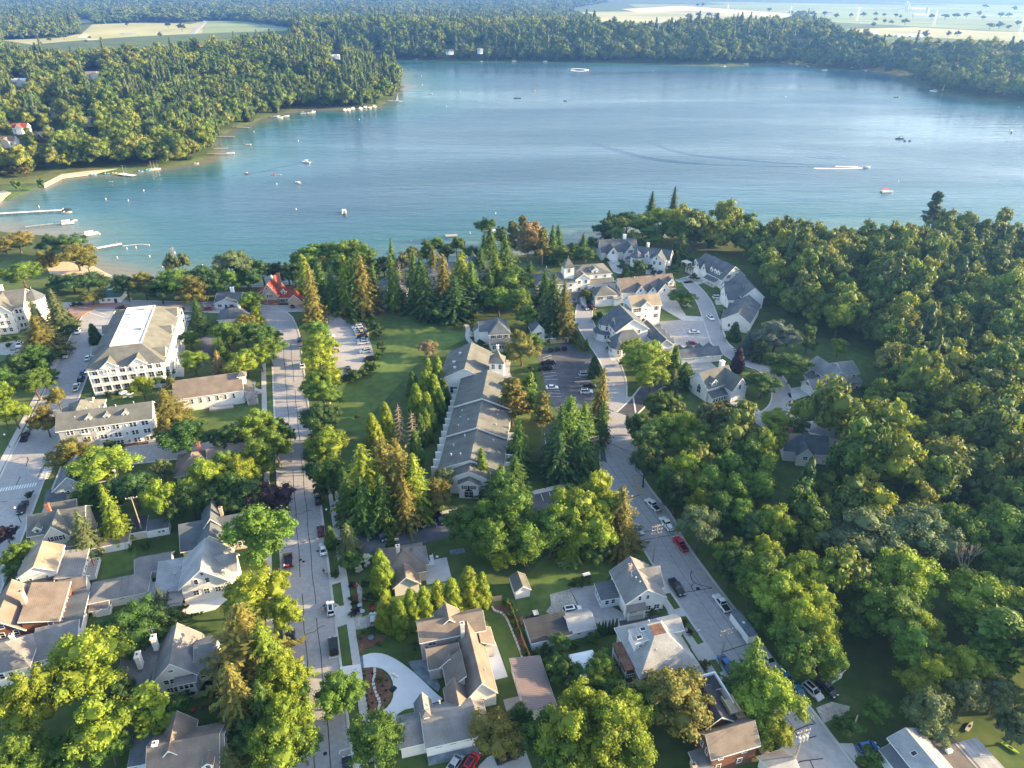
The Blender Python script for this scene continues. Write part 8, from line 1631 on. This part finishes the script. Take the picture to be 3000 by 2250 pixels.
def fence2(label, line, h, m, step=2.4, post='wood'):
    o = thing('fence', label, 'fence', G('P', 0, 0)[:0] or (0,0,0)); L_ = resample(line, step); pm = MB().box(-.07,-.07,0,.07,.07,h+.12).mesh('post', post)
    for a, b in zip(L_, L_[1:]):
        k = hypot(b[0]-a[0], b[1]-a[1]); an = atan2(b[1]-a[1], b[0]-a[0]); nb = max(3, int(k/.3))
        bm_ = MB().box(.01, -.025, .05, k/nb-.01, .025, h).mesh('board', m)
        for i in range(nb): link('board', bm_, o, (a[0]+cos(an)*k*i/nb, a[1]+sin(an)*k*i/nb, RND.uniform(0,.03)), an)
        link('post', pm, o, (a[0], a[1], 0))
    link('post', pm, o, (*L_[-1], 0)); return o
fence2('tan board fence between the cedar row and the garden shed', [G('S6', *p) for p in [(430,1225),(620,1190),(770,1150),(855,1135)]], 1.8, 'pale_wood')
fence2('brown board fence running down past the workshop', [G('S7', *p) for p in [(930,180),(1000,360),(1060,520),(1110,650),(1160,760)]], 1.7, 'wood')
fence2('white picket fence beside the left street gardens', [G('S2', *p) for p in [(40,1610),(100,1450)]], 1.0, 'white_paint', post='white_paint')
fence2('white fence beside the white cottage', [G('R4', *p) for p in [(1755,575),(1855,570)]], 1.0, 'white_paint', post='white_paint')
fence2('dark fence on the garden deck left of the white gabled house', [G('S2', *p) for p in [(1380,1500),(1400,1620)]], 1.4, 'dark_paint', post='dark_paint')
def parasol(c, x, y, label, col='tent_fabric'):
    o = thing('parasol', label, 'parasol', G(c, x, y, 1.2)); mb = MB(); mb.cyl(0,0,0,2.5,.04); mb.build('pole','metal',o); mb = MB(); n = 8; mb.add([(1.5*cos(2*pi*i/n),1.5*sin(2*pi*i/n),2.1) for i in range(n)]+[(0,0,2.65)],[(i,(i+1)%n,n) for i in range(n)]); mb.build('canopy',col,o)
parasol('R4', 1068, 1345, 'left white parasol on the hotel terrace'); parasol('R4', 1125, 1350, 'right white parasol on the hotel terrace')
rtable('R4', 1080, 1375, .7, 'left white terrace table behind the white hotel', 'white_paint'); rtable('R4', 1135, 1372, .7, 'right white terrace table behind the white hotel', 'white_paint')
o = thing('utility_cart', 'small white roofed cart on the back lawn', 'cart', G('S6', 1635, 920, .5), radians(20)); mb = MB(); mb.box(-1.1,-.5,.3,1.1,.5,.75); mb.build('body','dark_paint',o); mb = MB(); mb.box(-.95,-.5,1.55,.95,.5,1.65); mb.build('roof','white_paint',o)
for x_ in (-.8,.8):
    for s in (-1,1): wheel(o,x_,s*.5,.22,.14); mb = MB(); mb.tube((x_,s*.42,.7),(x_,s*.42,1.55),.03); mb.build('post','metal',o)
# kayak rack
o = thing('kayak_rack', 'wooden rack behind the white house by the right road', 'rack', G('S6', 2000, 775, .8), radians(17))
for x_ in (-1.2,1.2): mb = MB(); mb.tube((x_,-.5,0),(x_,-.5,1.8),.06).tube((x_,.5,0),(x_,.5,1.8),.06).tube((x_,-.5,1.0),(x_,.5,1.0),.05).tube((x_,-.5,1.7),(x_,.5,1.7),.05); mb.build('frame','wood',o)
def hull(L, W, H_, n=7, flat=.25):
    """simple boat hull along +x"""
    mb = MB(); vs = []; 
    for i in range(n):
        t = i/(n-1); x = -L/2+L*t; w = W/2*(1-max(0,(t-.45)/.55)**2.2)*(1 if t > .02 else .9)+.02; k = H_*.25*max(0,(t-.5)/.5)
        vs += [(x,-w,H_+k),(x,-w*.7,.1+k*.4),(x,0,0+k*.8),(x,w*.7,.1+k*.4),(x,w,H_+k)]
    fs = []
    for i in range(n-1):
        for j in range(4): a = i*5+j; fs.append((a,a+1,a+6,a+5))
        fs.append((i*5+4,i*5,i*5+5,i*5+9))
    fs += [(0,4,3,2,1),((n-1)*5,(n-1)*5+1,(n-1)*5+2,(n-1)*5+3,(n-1)*5+4)]
    return mb.add(vs, fs)
def kayak(X, Y, z, head, col, label, grp='kayaks'):
    o = thing('kayak', label, 'kayak', (X, Y, z), radians(head), grp); q = hull(3.2,.7,.3).build('hull','plastic',o); q.color = (*col,1); mb = MB(); mb.box(-.4,-.2,.28,.35,.2,.33); mb.build('cockpit','black_paint',o)
X, Y = G('S6', 2000, 760, 1.0)
for i, (col, nm) in enumerate((((.75,.7,.05),'yellow'),((.6,.05,.05),'red'),((.85,.85,.85),'white'),((.1,.3,.6),'blue'))): kayak(X-.2+.1*i, Y-.6+.45*i, 1.05+.7*(i%2), 105, col, f'{nm} kayak stored on the wooden rack')
X, Y = G('Z3', 1350, 1530, .2); kayak(X, Y, .05, -50, (.45,.65,.05), 'lime green kayak on the grass at lower right'); X, Y = G('Z3', 1085, 1390, .2); kayak(X, Y, .05, 40, (.55,.5,.45), 'grey rowing kayak on the grass at the wood edge')
# pool and pergola at the resort
mb = MB(); mb.poly(qs('R6', (385,585),(430,570),(460,610),(400,625)), -.3, .12); struct('swimming_pool', mb, 'pool_water' if 'pool_water' in MATS else mat('pool_water', (.05,.35,.55), .1, .05, 1).name, 'blue swimming pool behind the resort spruces')
o = thing('pergola', 'white pergola at the long white house', 'pergola', (*G('Z7', 285, 530, 1), 0), radians(-60))
for x_ in (-2,2):
    for y_ in (-1.5,1.5): mb = MB(); mb.box(x_-.1,y_-.1,0,x_+.1,y_+.1,2.6); mb.build('post','white_paint',o)
for i in range(9): mb = MB(); mb.box(-2.4,-1.7+i*.42,2.7,2.4,-1.62+i*.42,2.85); mb.build('rafter','white_paint',o)
for y_ in (-1.5,1.5): mb = MB(); mb.box(-2.3,y_-.06,2.5,2.3,y_+.06,2.7); mb.build('beam','white_paint',o)

# ------------------------------------------------------------------ boats, docks, buoys
WZ = WATER_Z
def motorboat(c, x, y, head, label, grp=None, L=6.5, col=(.85,.85,.85), top=False, z=WZ-.18):
    X, Y = G(c, x, y, .3); o = thing('motorboat', label, 'boat', (X, Y, z), radians(head), grp)
    q = hull(L, L*.36, .95).build('hull','plastic',o); q.color = (*col,1)
    mb = MB(); mb.box(-L*.42,-L*.13,.9,L*.05,L*.13,.97); mb.build('cockpit','dark_paint',o)
    mb = MB(); mb.add([(L*.12,-L*.14,.98),(L*.12,L*.14,.98),(L*.02,L*.12,1.5),(L*.02,-L*.12,1.5)],[(0,1,2,3)]); mb.build('windscreen','car_glass',o)
    for s in (-.5,.5): mb = MB(); mb.box(-L*.2-.25,s-.25,.95,-L*.2+.25,s+.25,1.4); mb.build('seat','white_paint',o)
    mb = MB(); mb.box(-L*.5-.3,-.25,.3,-L*.5,.25,1.25); mb.build('outboard_motor','black_paint',o)
    if top: mb = MB(); mb.box(-L*.25,-L*.14,2.2,L*.1,L*.14,2.27); mb.build('canopy',top,o); mb = MB(); mb.tube((-L*.2,-L*.13,1),(-L*.2,-L*.13,2.2),.03).tube((-L*.2,L*.13,1),(-L*.2,L*.13,2.2),.03); mb.build('canopy_post','metal',o)
    return o
def pontoon(c, x, y, head, label, grp=None, L=7.2, top='red_paint'):
    X, Y = G(c, x, y, .3); o = thing('pontoon_boat', label, 'boat', (X, Y, WZ), radians(head), grp)
    for s in (-1,1): mb = MB(); mb.tube((-L/2,s*.9,.05),(L/2-.6,s*.9,.05),.32,n=10).tube((L/2-.6,s*.9,.05),(L/2,s*.9,.25),.32,.05,10); mb.build('float','metal',o)
    mb = MB(); mb.box(-L/2,-1.25,.38,L/2-.2,1.25,.5); mb.build('deck','grey_wood',o)
    mb = MB(); mb.box(-L/2+.1,-1.25,.5,L/2-.8,-1.2,1.2).box(-L/2+.1,1.2,.5,L/2-.8,1.25,1.2).box(L/2-.85,-1.2,.5,L/2-.8,1.2,1.2); mb.build('side_rail','white_paint',o)
    mb = MB(); mb.box(-L/2+.3,-1.1,.5,-L/2+2,-.5,.95).box(-L/2+.3,.5,.5,-L/2+2,1.1,.95).box(L/2-2.2,-1.1,.5,L/2-1,-.5,.95); mb.build('seat','cream_siding',o)
    if top:
        mb = MB(); mb.box(-L/2+.4,-1.2,2.35,.8,1.2,2.45); mb.build('canopy',top,o); mb = MB()
        for a_ in (-L/2+.5,.7):
            for s in (-1.15,1.15): mb.tube((a_,s,.5),(a_,s,2.35),.03)
        mb.build('canopy_frame','metal',o)
    mb = MB(); mb.box(-L/2-.4,-.2,0,-L/2,.2,1); mb.build('outboard_motor','black_paint',o)
def sailboat(c, x, y, head, label, grp=None, L=5, sail=False, z=WZ-.15):
    X, Y = G(c, x, y, .3); o = thing('sailboat', label, 'sailboat', (X, Y, z), radians(head), grp); q = hull(L,L*.36,.6).build('hull','plastic',o); q.color = (.8,.82,.85,1)
    mb = MB(); mb.tube((.4,0,.5),(.4,0,L*1.5),.07,.05,6); mb.build('mast','metal',o); mb = MB(); mb.tube((.4,0,1.2),(-L*.42,0,1.25),.1); mb.build('boom','white_paint',o)
    if sail: mb = MB(); mb.add([(.3,.02,1.4),(-L*.4,.3,1.5),(.3,.02,L*1.45),(.3,-.02,1.4),(-L*.4,.26,1.5),(.3,-.02,L*1.45)],[(0,1,2),(5,4,3),(0,3,4,1),(1,4,5,2)]); mb.build('sail','tent_fabric',o)
def dock(c, a, b, w, label, grp=None):
    p, q = G(c, *a, 0), G(c, *b, 0); k = hypot(q[0]-p[0], q[1]-p[1]); an = atan2(q[1]-p[1], q[0]-p[0]); o = thing('dock', label, 'dock', (*p, 0), an, grp)
    n = max(2, int(k/4)); me_ = MB().box(.04,-w/2,.28,k/n-.04,w/2,.42).mesh('deck_section','grey_wood' if w < 2 else 'pale_concrete')
    for i in range(n): link('deck_section', me_, o, (k*i/n,0,0))
    mp_ = MB().cyl(0,0,-3,.9,.09).mesh('post','pole_wood')
    for i in range(n+1):
        for s in (-1,1): link('post', mp_, o, (k*i/n, s*(w/2+.08), 0))
def buoy(c, x, y, label, grp='buoys', col='white_paint', s=1.):
    o = thing('buoy', label, 'buoy', (*G(c, x, y, .3), WZ), 0, grp); o.scale = (s*.7,)*3; mb = MB(); mb.cyl(0,0,-.4,1.1,.42,.34,10).cyl(0,0,1.1,1.5,.34,.08,10); mb.build('float',col,o); mb = MB(); mb.cyl(0,0,.55,.75,.42,n=10); mb.build('band','red_paint',o)
def raft(c, x, y, head, label, w=4, l=5):
    o = thing('swim_raft', label, 'raft', (*G(c, x, y, .3), WZ), radians(head), 'swim rafts'); mb = MB(); mb.box(-l/2,-w/2,.25,l/2,w/2,.5); mb.build('deck','grey_wood',o)
    for s in (-1,1): mb = MB(); mb.tube((-l/2,s*w*.35,.05),(l/2,s*w*.35,.05),.3,n=8); mb.build('float','white_paint',o)
    mb = MB(); mb.tube((l/2+.1,-.3,-.3),(l/2+.1,-.3,1.3),.04).tube((l/2+.1,.3,-.3),(l/2+.1,.3,1.3),.04).tube((l/2+.1,-.3,.9),(l/2+.1,.3,.9),.03); mb.build('ladder','metal',o)
dock('Q1', (-60,1390), (400,1364), 2.6, 'long white pier at the left edge of the lake'); motorboat('Q1', 425, 1352, 20, 'dark covered motorboat at the end of the long pier', col=(.05,.05,.06), L=7); motorboat('Q1', 430, 1370, 15, 'second dark motorboat at the long pier end', col=(.5,.5,.5))
dock('Q1', (165,1473), (410,1445), 1.8, 'grey pier behind the lakeside park trees'); pontoon('Q1', 440, 1442, 25, 'white pontoon boat moored at the park pier', top='white_paint'); motorboat('Q1', 462, 1425, 20, 'motorboat with black outboards at the park pier', col=(.6,.6,.62))
pontoon('Q1', 597, 1512, 40, 'white pontoon boat with pale roof near the park point', top='tent_fabric', L=8.5); dock('Q1', (525,1525), (560,1505), 1.6, 'short pier at the park point'); dock('Q1', (545,1626), (790,1582), 2.8, 'swimming pier in front of the beach')
dock('Q1', (770,1128), (870,1140), 4, 'boat platform at the left beach'); sailboat('Q1', 800, 1122, 80, 'left sailing dinghy on the beach platform', 'beach dinghies'); sailboat('Q1', 822, 1128, 95, 'right sailing dinghy on the beach platform', 'beach dinghies')
for i, (x, y) in enumerate(((980,1094),(1000,1092),(1020,1088))): sailboat('Q1', x, y, 20, f"sailing dinghy drawn up on the left shore, {ORD[i]} of three", 'shore dinghies')
for i, (x, y, cl) in enumerate(((605,1128,(.2,.4,.6)),(690,1122,(.1,.35,.7)),(910,1106,(.1,.4,.75)),(960,1098,(.15,.5,.7)),(740,1118,(.7,.6,.2)),(1270,1055,(.5,.5,.5)))): motorboat('Q1', x, y, 15, f'small covered boat on the left beach shore, {ORD[i]}' , 'covered beach boats', 4.2, cl)
motorboat('Q1', 1982, 1046, 160, 'white cabin boat cruising in the middle of the bay', L=8, top='white_paint'); motorboat('Q1', 1928, 1178, 150, 'small white boat below the cabin boat', L=5); motorboat('Q1', 1595, 1118, 170, 'tiny boat trailing a faint wake in the bay', L=4, col=(.7,.5,.4)); kayak(*G('Q1',1770,1128), WZ, 20, (.6,.08,.05), 'red kayak in the middle of the bay'); kayak(*G('Q1',1812,1130), WZ, 10, (.8,.8,.8), 'white kayak beside the red kayak'); kayak(*G('Q1',720,1196), WZ, 5, (.8,.25,.03), 'orange kayak near the left beach'); kayak(*G('Q1',718,1173), WZ, 5, (.7,.75,.7), 'pale kayak near the left beach')
for i, (a, b) in enumerate((((1345,998),(1500,1001)),((1370,885),(1518,888)),((1510,824),(1615,829)),((1385,968),(1475,962)),((1760,760),(1870,755)),((1945,738),(2040,728)))): dock('Q1', a, b, 1.8, f"private dock on the headland shore, {['first','second','third','fourth','fifth','sixth'][i]} listed from the beach", 'headland docks')
pontoon('Q1', 1495, 990, 10, 'canopied boat at the lowest headland dock', top='navy' if False else 'dark_paint'); raft('Q1', 1608, 932, 5, 'white swim raft off the headland'); 
for i, (x, y) in enumerate(((1790,750),(1815,758),(1855,748),(1965,732),(2005,728),(2030,722))): motorboat('Q1', x, y, 10+i*9, f'boat at the upper headland docks, {ORD[i]}', 'headland dock boats', 6.5, top='white_paint' if i % 2 else False)
for i, (x, y) in enumerate(((25,713),(50,710),(75,703),(125,702),(155,692),(185,696),(215,690))): pontoon('Q2', x, y, 80, f'covered boat in the row at the headland point, {ORD[i]}', 'headland point boats', 7, 'red_paint' if i in (4, 5) else 'tent_fabric')
dock('Q2', (300,655), (395,657), 2.2, 'white pier at the headland tip'); sailboat('Q2', 368, 652, 0, 'white sailboat at the headland tip pier', L=7, sail=True); dock('Q2', (350,605), (400,606), 1.8, 'middle pier at the headland tip'); dock('Q2', (355,585), (410,584), 1.8, 'far pier at the headland tip'); motorboat('Q2', 396, 560, 0, 'dark boat at the far headland pier', col=(.2,.12,.12))
pontoon('Q2', 18, 1372, 100, 'white pontoon boat drifting off the shore trees', top='white_paint', L=8.5); raft('Q2', 712, 1520, 10, 'grey swim raft off the shore trees', 4, 7); motorboat('Q2', 960, 1488, 10, 'white boat behind the spruce tops', L=8); raft('Q2', 580, 606, 0, 'small white raft far out on the lake')
motorboat('Q2', 1243, 585, 200, 'dark topped boat near the lake middle', col=(.7,.7,.7), top='dark_paint', L=8); motorboat('Q2', 1140, 632, 185, 'dark boat heading left with a long wake', col=(.06,.07,.09), L=9); motorboat('Q2', 1450, 650, 185, 'dark jet boat behind the dark boat', col=(.05,.06,.08), L=4)
motorboat('Q2', 1480, 446, 170, 'speedboat circling in a white foam ring', L=7)
motorboat('Q3', 1180, 1078, -2, 'white speedboat racing right with a long foaming wake', L=9); pontoon('Q3', 1325, 1236, 10, 'pontoon boat with red canopy off the right wood', L=9); motorboat('Q3', 1405, 893, 185, 'dark boat towing tubes on the right of the lake', col=(.12,.14,.17), top='dark_paint', L=8); motorboat('Q3', 2132, 852, 60, 'white boat near the right edge of the lake', L=7, top='white_paint'); motorboat('Q3', 1390, 626, 10, 'dark fishing boat near the far right shore', col=(.2,.18,.17), L=8)
for i, x in enumerate((1440, 1472)): o = thing('tow_tube', f"{['left','right'][i]} dark tow tube behind the dark boat", 'tow tube', (*G('Q3', x, 910), WZ)); mb = MB(); mb.path([Vector((.9*cos(a),.9*sin(a),.25)) for a in np.linspace(0,2*pi,13)],[.35]*13,6); mb.build('ring','rubber',o); mb = MB(); mb.ball((0,0,.7),.4); mb.build('rider','black_paint',o)
sailboat('Q3', 1690, 585, 20, 'white sailboat near the far right wood', L=7, sail=True)
far_b = [('Q2', x, y) for x, y in ((20,368),(45,371),(85,366),(125,369),(215,359),(280,368),(373,368),(485,379),(530,375),(570,369),(670,368),(715,368),(785,373),(870,377),(905,389),(940,379),(1010,384),(1120,389),(1300,381),(1320,393),(1370,381),(1470,383),(1520,376),(1725,379),(1970,384),(2120,393))] + [('Q3', x, y) for x, y in ((260,421),(410,409),(475,398),(550,398),(580,394),(640,399),(700,405),(740,411),(810,421),(920,449),(975,429),(1100,436),(1190,449),(1360,454),(1465,481),(1520,496),(1560,509),(1625,583))]
for i, (c, x, y) in enumerate(far_b): (pontoon(c, x, y+6, 20+i*37 % 150, f'pale moored boat along the distant far shore, {nth(i+1)} from left', 'far shore boats', 12, 'tent_fabric') if i % 2 else motorboat(c, x, y+6, i*31 % 160, f'pale moored boat along the distant far shore, {nth(i+1)} from left', 'far shore boats', 11))
BU = (('Q1',1918,1350),('Q1',1645,850),('Q1',1933,907),('Q1',930,1230),('Q1',830,1294),('Q1',685,1284),('Q1',250,1333),('Q1',1793,1187),('Q1',965,1582),('Q1',820,1604),('Q1',880,1598),('Q2',1000,1377),('Q2',833,1503),('Q2',682,687),('Q2',773,584),('Q2',526,548),('Q2',518,488),('Q2',116,770),('Q2',2020,455),('Q2',452,1556),('Q3',1400,1168),('Q3',2180,690),('Q3',670,625),('R4',1508,110),('R4',1290,142),('R4',1010,152),('R4',1748,222),('R4',1400,228))
for c, x, y in BU: buoy(c, x, y, f"white buoy with red band {dict(Q1='in the left bay', Q2='on the middle lake', Q3='on the right lake', R4='off the swimming beach')[c]}, {nth(1+sum(1 for q in BU if q[0] == c and q[1] < x))} from left")
# swim-area rope floats
o = thing('float_line', 'line of small white floats from the swimming pier', 'float line', (0,0,WZ)); me_ = MB().ball((0,0,.1),.2,6,4).mesh('float','white_paint')
a, b = G('Q1', 795, 1588), G('Q1', 962, 1583)
for i in range(22): t = i/21; link('float', me_, o, (a[0]+(b[0]-a[0])*t, a[1]+(b[1]-a[1])*t+2*sin(t*3), 0))
# wakes: real low waves on the water plus foam
def wave(c, pts, w, h, label, m='lake_water', name='wake_wave', z=WZ):
    L_ = smooth([G(c, *p) for p in pts], 3); mb = MB(); n = len(L_); vs = []
    for i, p in enumerate(L_):
        a = L_[max(i-1,0)]; b = L_[min(i+1,n-1)]; k = hypot(b[0]-a[0],b[1]-a[1]); nx, ny = (b[1]-a[1])/k, -(b[0]-a[0])/k; t = sin(pi*min(1,max(0,(i+.4)/(n)))) if name == 'wake_wave' else 1; ww = w*(.6+.4*t)
        vs += [(p[0]-nx*ww,p[1]-ny*ww,z-.05),(p[0],p[1],z+h*(.35+.65*t)),(p[0]+nx*ww,p[1]+ny*ww,z-.05)]
    mb.add(vs, [f for i in range(n-1) for f in ((3*i,3*i+3,3*i+4,3*i+1),(3*i+1,3*i+4,3*i+5,3*i+2))]); o = mb.build(name, m, None, True); o['kind'] = 'stuff'; a_ = o.data.attributes.new('depth', 'FLOAT', 'POINT'); a_.data.foreach_set('value', [1.]*len(vs)); o['label'] = label; return o
for k in range(3):
    wave('Q2', [(1180,690+k*6),(1290,735+k*7),(1400,805+k*8),(1560,890+k*8),(1750,955+k*8),(1960,1010+k*7),(2200,1046+k*5),(2500,1066),(3000,1076),(3320,1080)], 1.4, .24, 'long boat wake wave curving across the lake')
for k in range(2): wave('Q2', [(1790,670),(1800+k*8,720),(1850+k*10,820),(1930+k*12,890),(2080,950+k*8),(2250,995+k*8),(2500,1020+k*6),(2900,1055+k*4),(3300,1074)], 1.4, .24, 'second boat wake wave sweeping right')
wave('Q2', [(1300,650),(1500,648),(1700,643),(1860,640)], 1.0, .16, 'dark wake line behind the dark boat'); wave('Q2', [(1190,632),(1400,612),(1600,598)], 1.0, .14, 'faint wake of the dark boat')
wave('Q3', [(1165,1083),(1080,1086),(950,1086),(850,1085)], 1.5, .25, 'white foam trail of the speedboat', 'foam' if 'foam' in MATS else mat('foam', (.85,.86,.87), .9, .1, .3).name, 'foam_trail'); wave('Q3', [(1165,1074),(1080,1076),(990,1072)], 1.2, .25, 'upper white foam trail of the speedboat', 'foam', 'foam_trail')
wave('Q2', [(1480,445),(1530,441),(1580,445),(1603,452),(1570,459),(1520,458),(1490,452)], 3.0, .3, 'white foam ring of the circling speedboat', 'foam', 'foam_trail')
for k in range(3): wave('Q2', [(1430,440-k*2),(1460,425-k*3),(1560,420-k*3),(1640,440-k*2),(1640,462),(1560,475+k*3),(1450,465+k*3)], 1.0,.14, 'ripple ring around the circling speedboat')
for k in range(7): wave('Q3', [(1000+k*18,735+k*14),(1120+k*12,752+k*11),(1300,770+k*12),(1480+k*10,782+k*9)], 1.0,.14, 'crossing ripples on the right of the lake')
for k in range(4): wave('Q3', [(560+k*20,905+k*14),(700,935+k*16),(860,980+k*14),(1100,1010+k*10)], 1.0,.12, 'old ripples left of the speedboat')
wave('Q1', [(1970,1052),(1900,1062),(1800,1080),(1690,1110),(1600,1124)], 1.0, .25, 'thin wake in the bay'); wave('Q1', [(1640,1118),(1720,1105),(1800,1098)], .8, .2, 'faint wake of the tiny boat')
# far structures
def pylon(c, x, y, h, label):
    X, Y = G(c, x, y, PLATEAU); o = thing('transmission_tower', label, 'pylon', (X, Y, PLATEAU), .3, 'transmission towers'); mb = MB(); r = .28
    for sx in (-1,1):
        for sy in (-1,1): mb.tube((sx*3.2,sy*3.2,0),(sx*.7,sy*.7,h*.75),r,n=4).tube((sx*.7,sy*.7,h*.75),(0,0,h),r,n=4)
    for k in range(6):
        a = k/6*.75*h; b = (k+1)/6*.75*h; wa, wb_ = 3.2-2.5*k/6, 3.2-2.5*(k+1)/6
        for s in (-1,1): mb.tube((-wa,s*wa,a),(wb_,s*wb_,b),r*.6,n=3).tube((s*wa,-wa,a),(s*wb_,wb_,b),r*.6,n=3)
    mb.build('lattice','white_paint',o)
    for z in (.72,.82,.92): mb = MB(); mb.tube((-6,0,h*z),(6,0,h*z),r,n=4); mb.build('crossarm','white_paint',o)
for i, (x, y, h_) in enumerate(((290,82,34),(693,118,40),(1128,138,44),(1624,172,44),(2180,228,48))): pylon('Q3', x, y, h_, f"pale lattice pylon on the far right fields, {ORD[i]}")
for i, (x, y, h_) in enumerate(((1440,66,36),(1455,66,28),(1577,105,28))):
    X, Y = G('Q3', x, y, PLATEAU); o = thing('silo', f"{['tall','shorter','lone right'][i]} pale silo on the far farm", 'silo', (X, Y, PLATEAU), 0, 'silos'); mb = MB(); mb.cyl(0,0,0,h_,5.5,n=14); mb.build('drum','pale_concrete',o); mb = MB(); mb.ball((0,0,h_),5.6,14,6,(1,1,.6)); mb.build('dome','galvanised',o)
# ------------------------------------------------------------------ haze: the air itself
hm = bpy.data.materials.new('haze'); hm.use_nodes = True; n, l = nodes_of(hm); n.remove(n['Principled BSDF'])
pv = n.new('ShaderNodeVolumePrincipled'); pv.inputs['Color'].default_value = (.17, .40, 1.0, 1); pv.inputs['Density'].default_value = 1.15e-4; pv.inputs['Anisotropy'].default_value = .45
l.new(pv.outputs[0], n['Material Output'].inputs['Volume']); MATS['haze'] = hm
mb = MB(); mb.box(-23000, -900, -15, 23000, 24000, 150); hz = mb.build('haze', 'haze'); hz['kind'] = 'stuff'; hz['label'] = 'pale summer haze in the air'
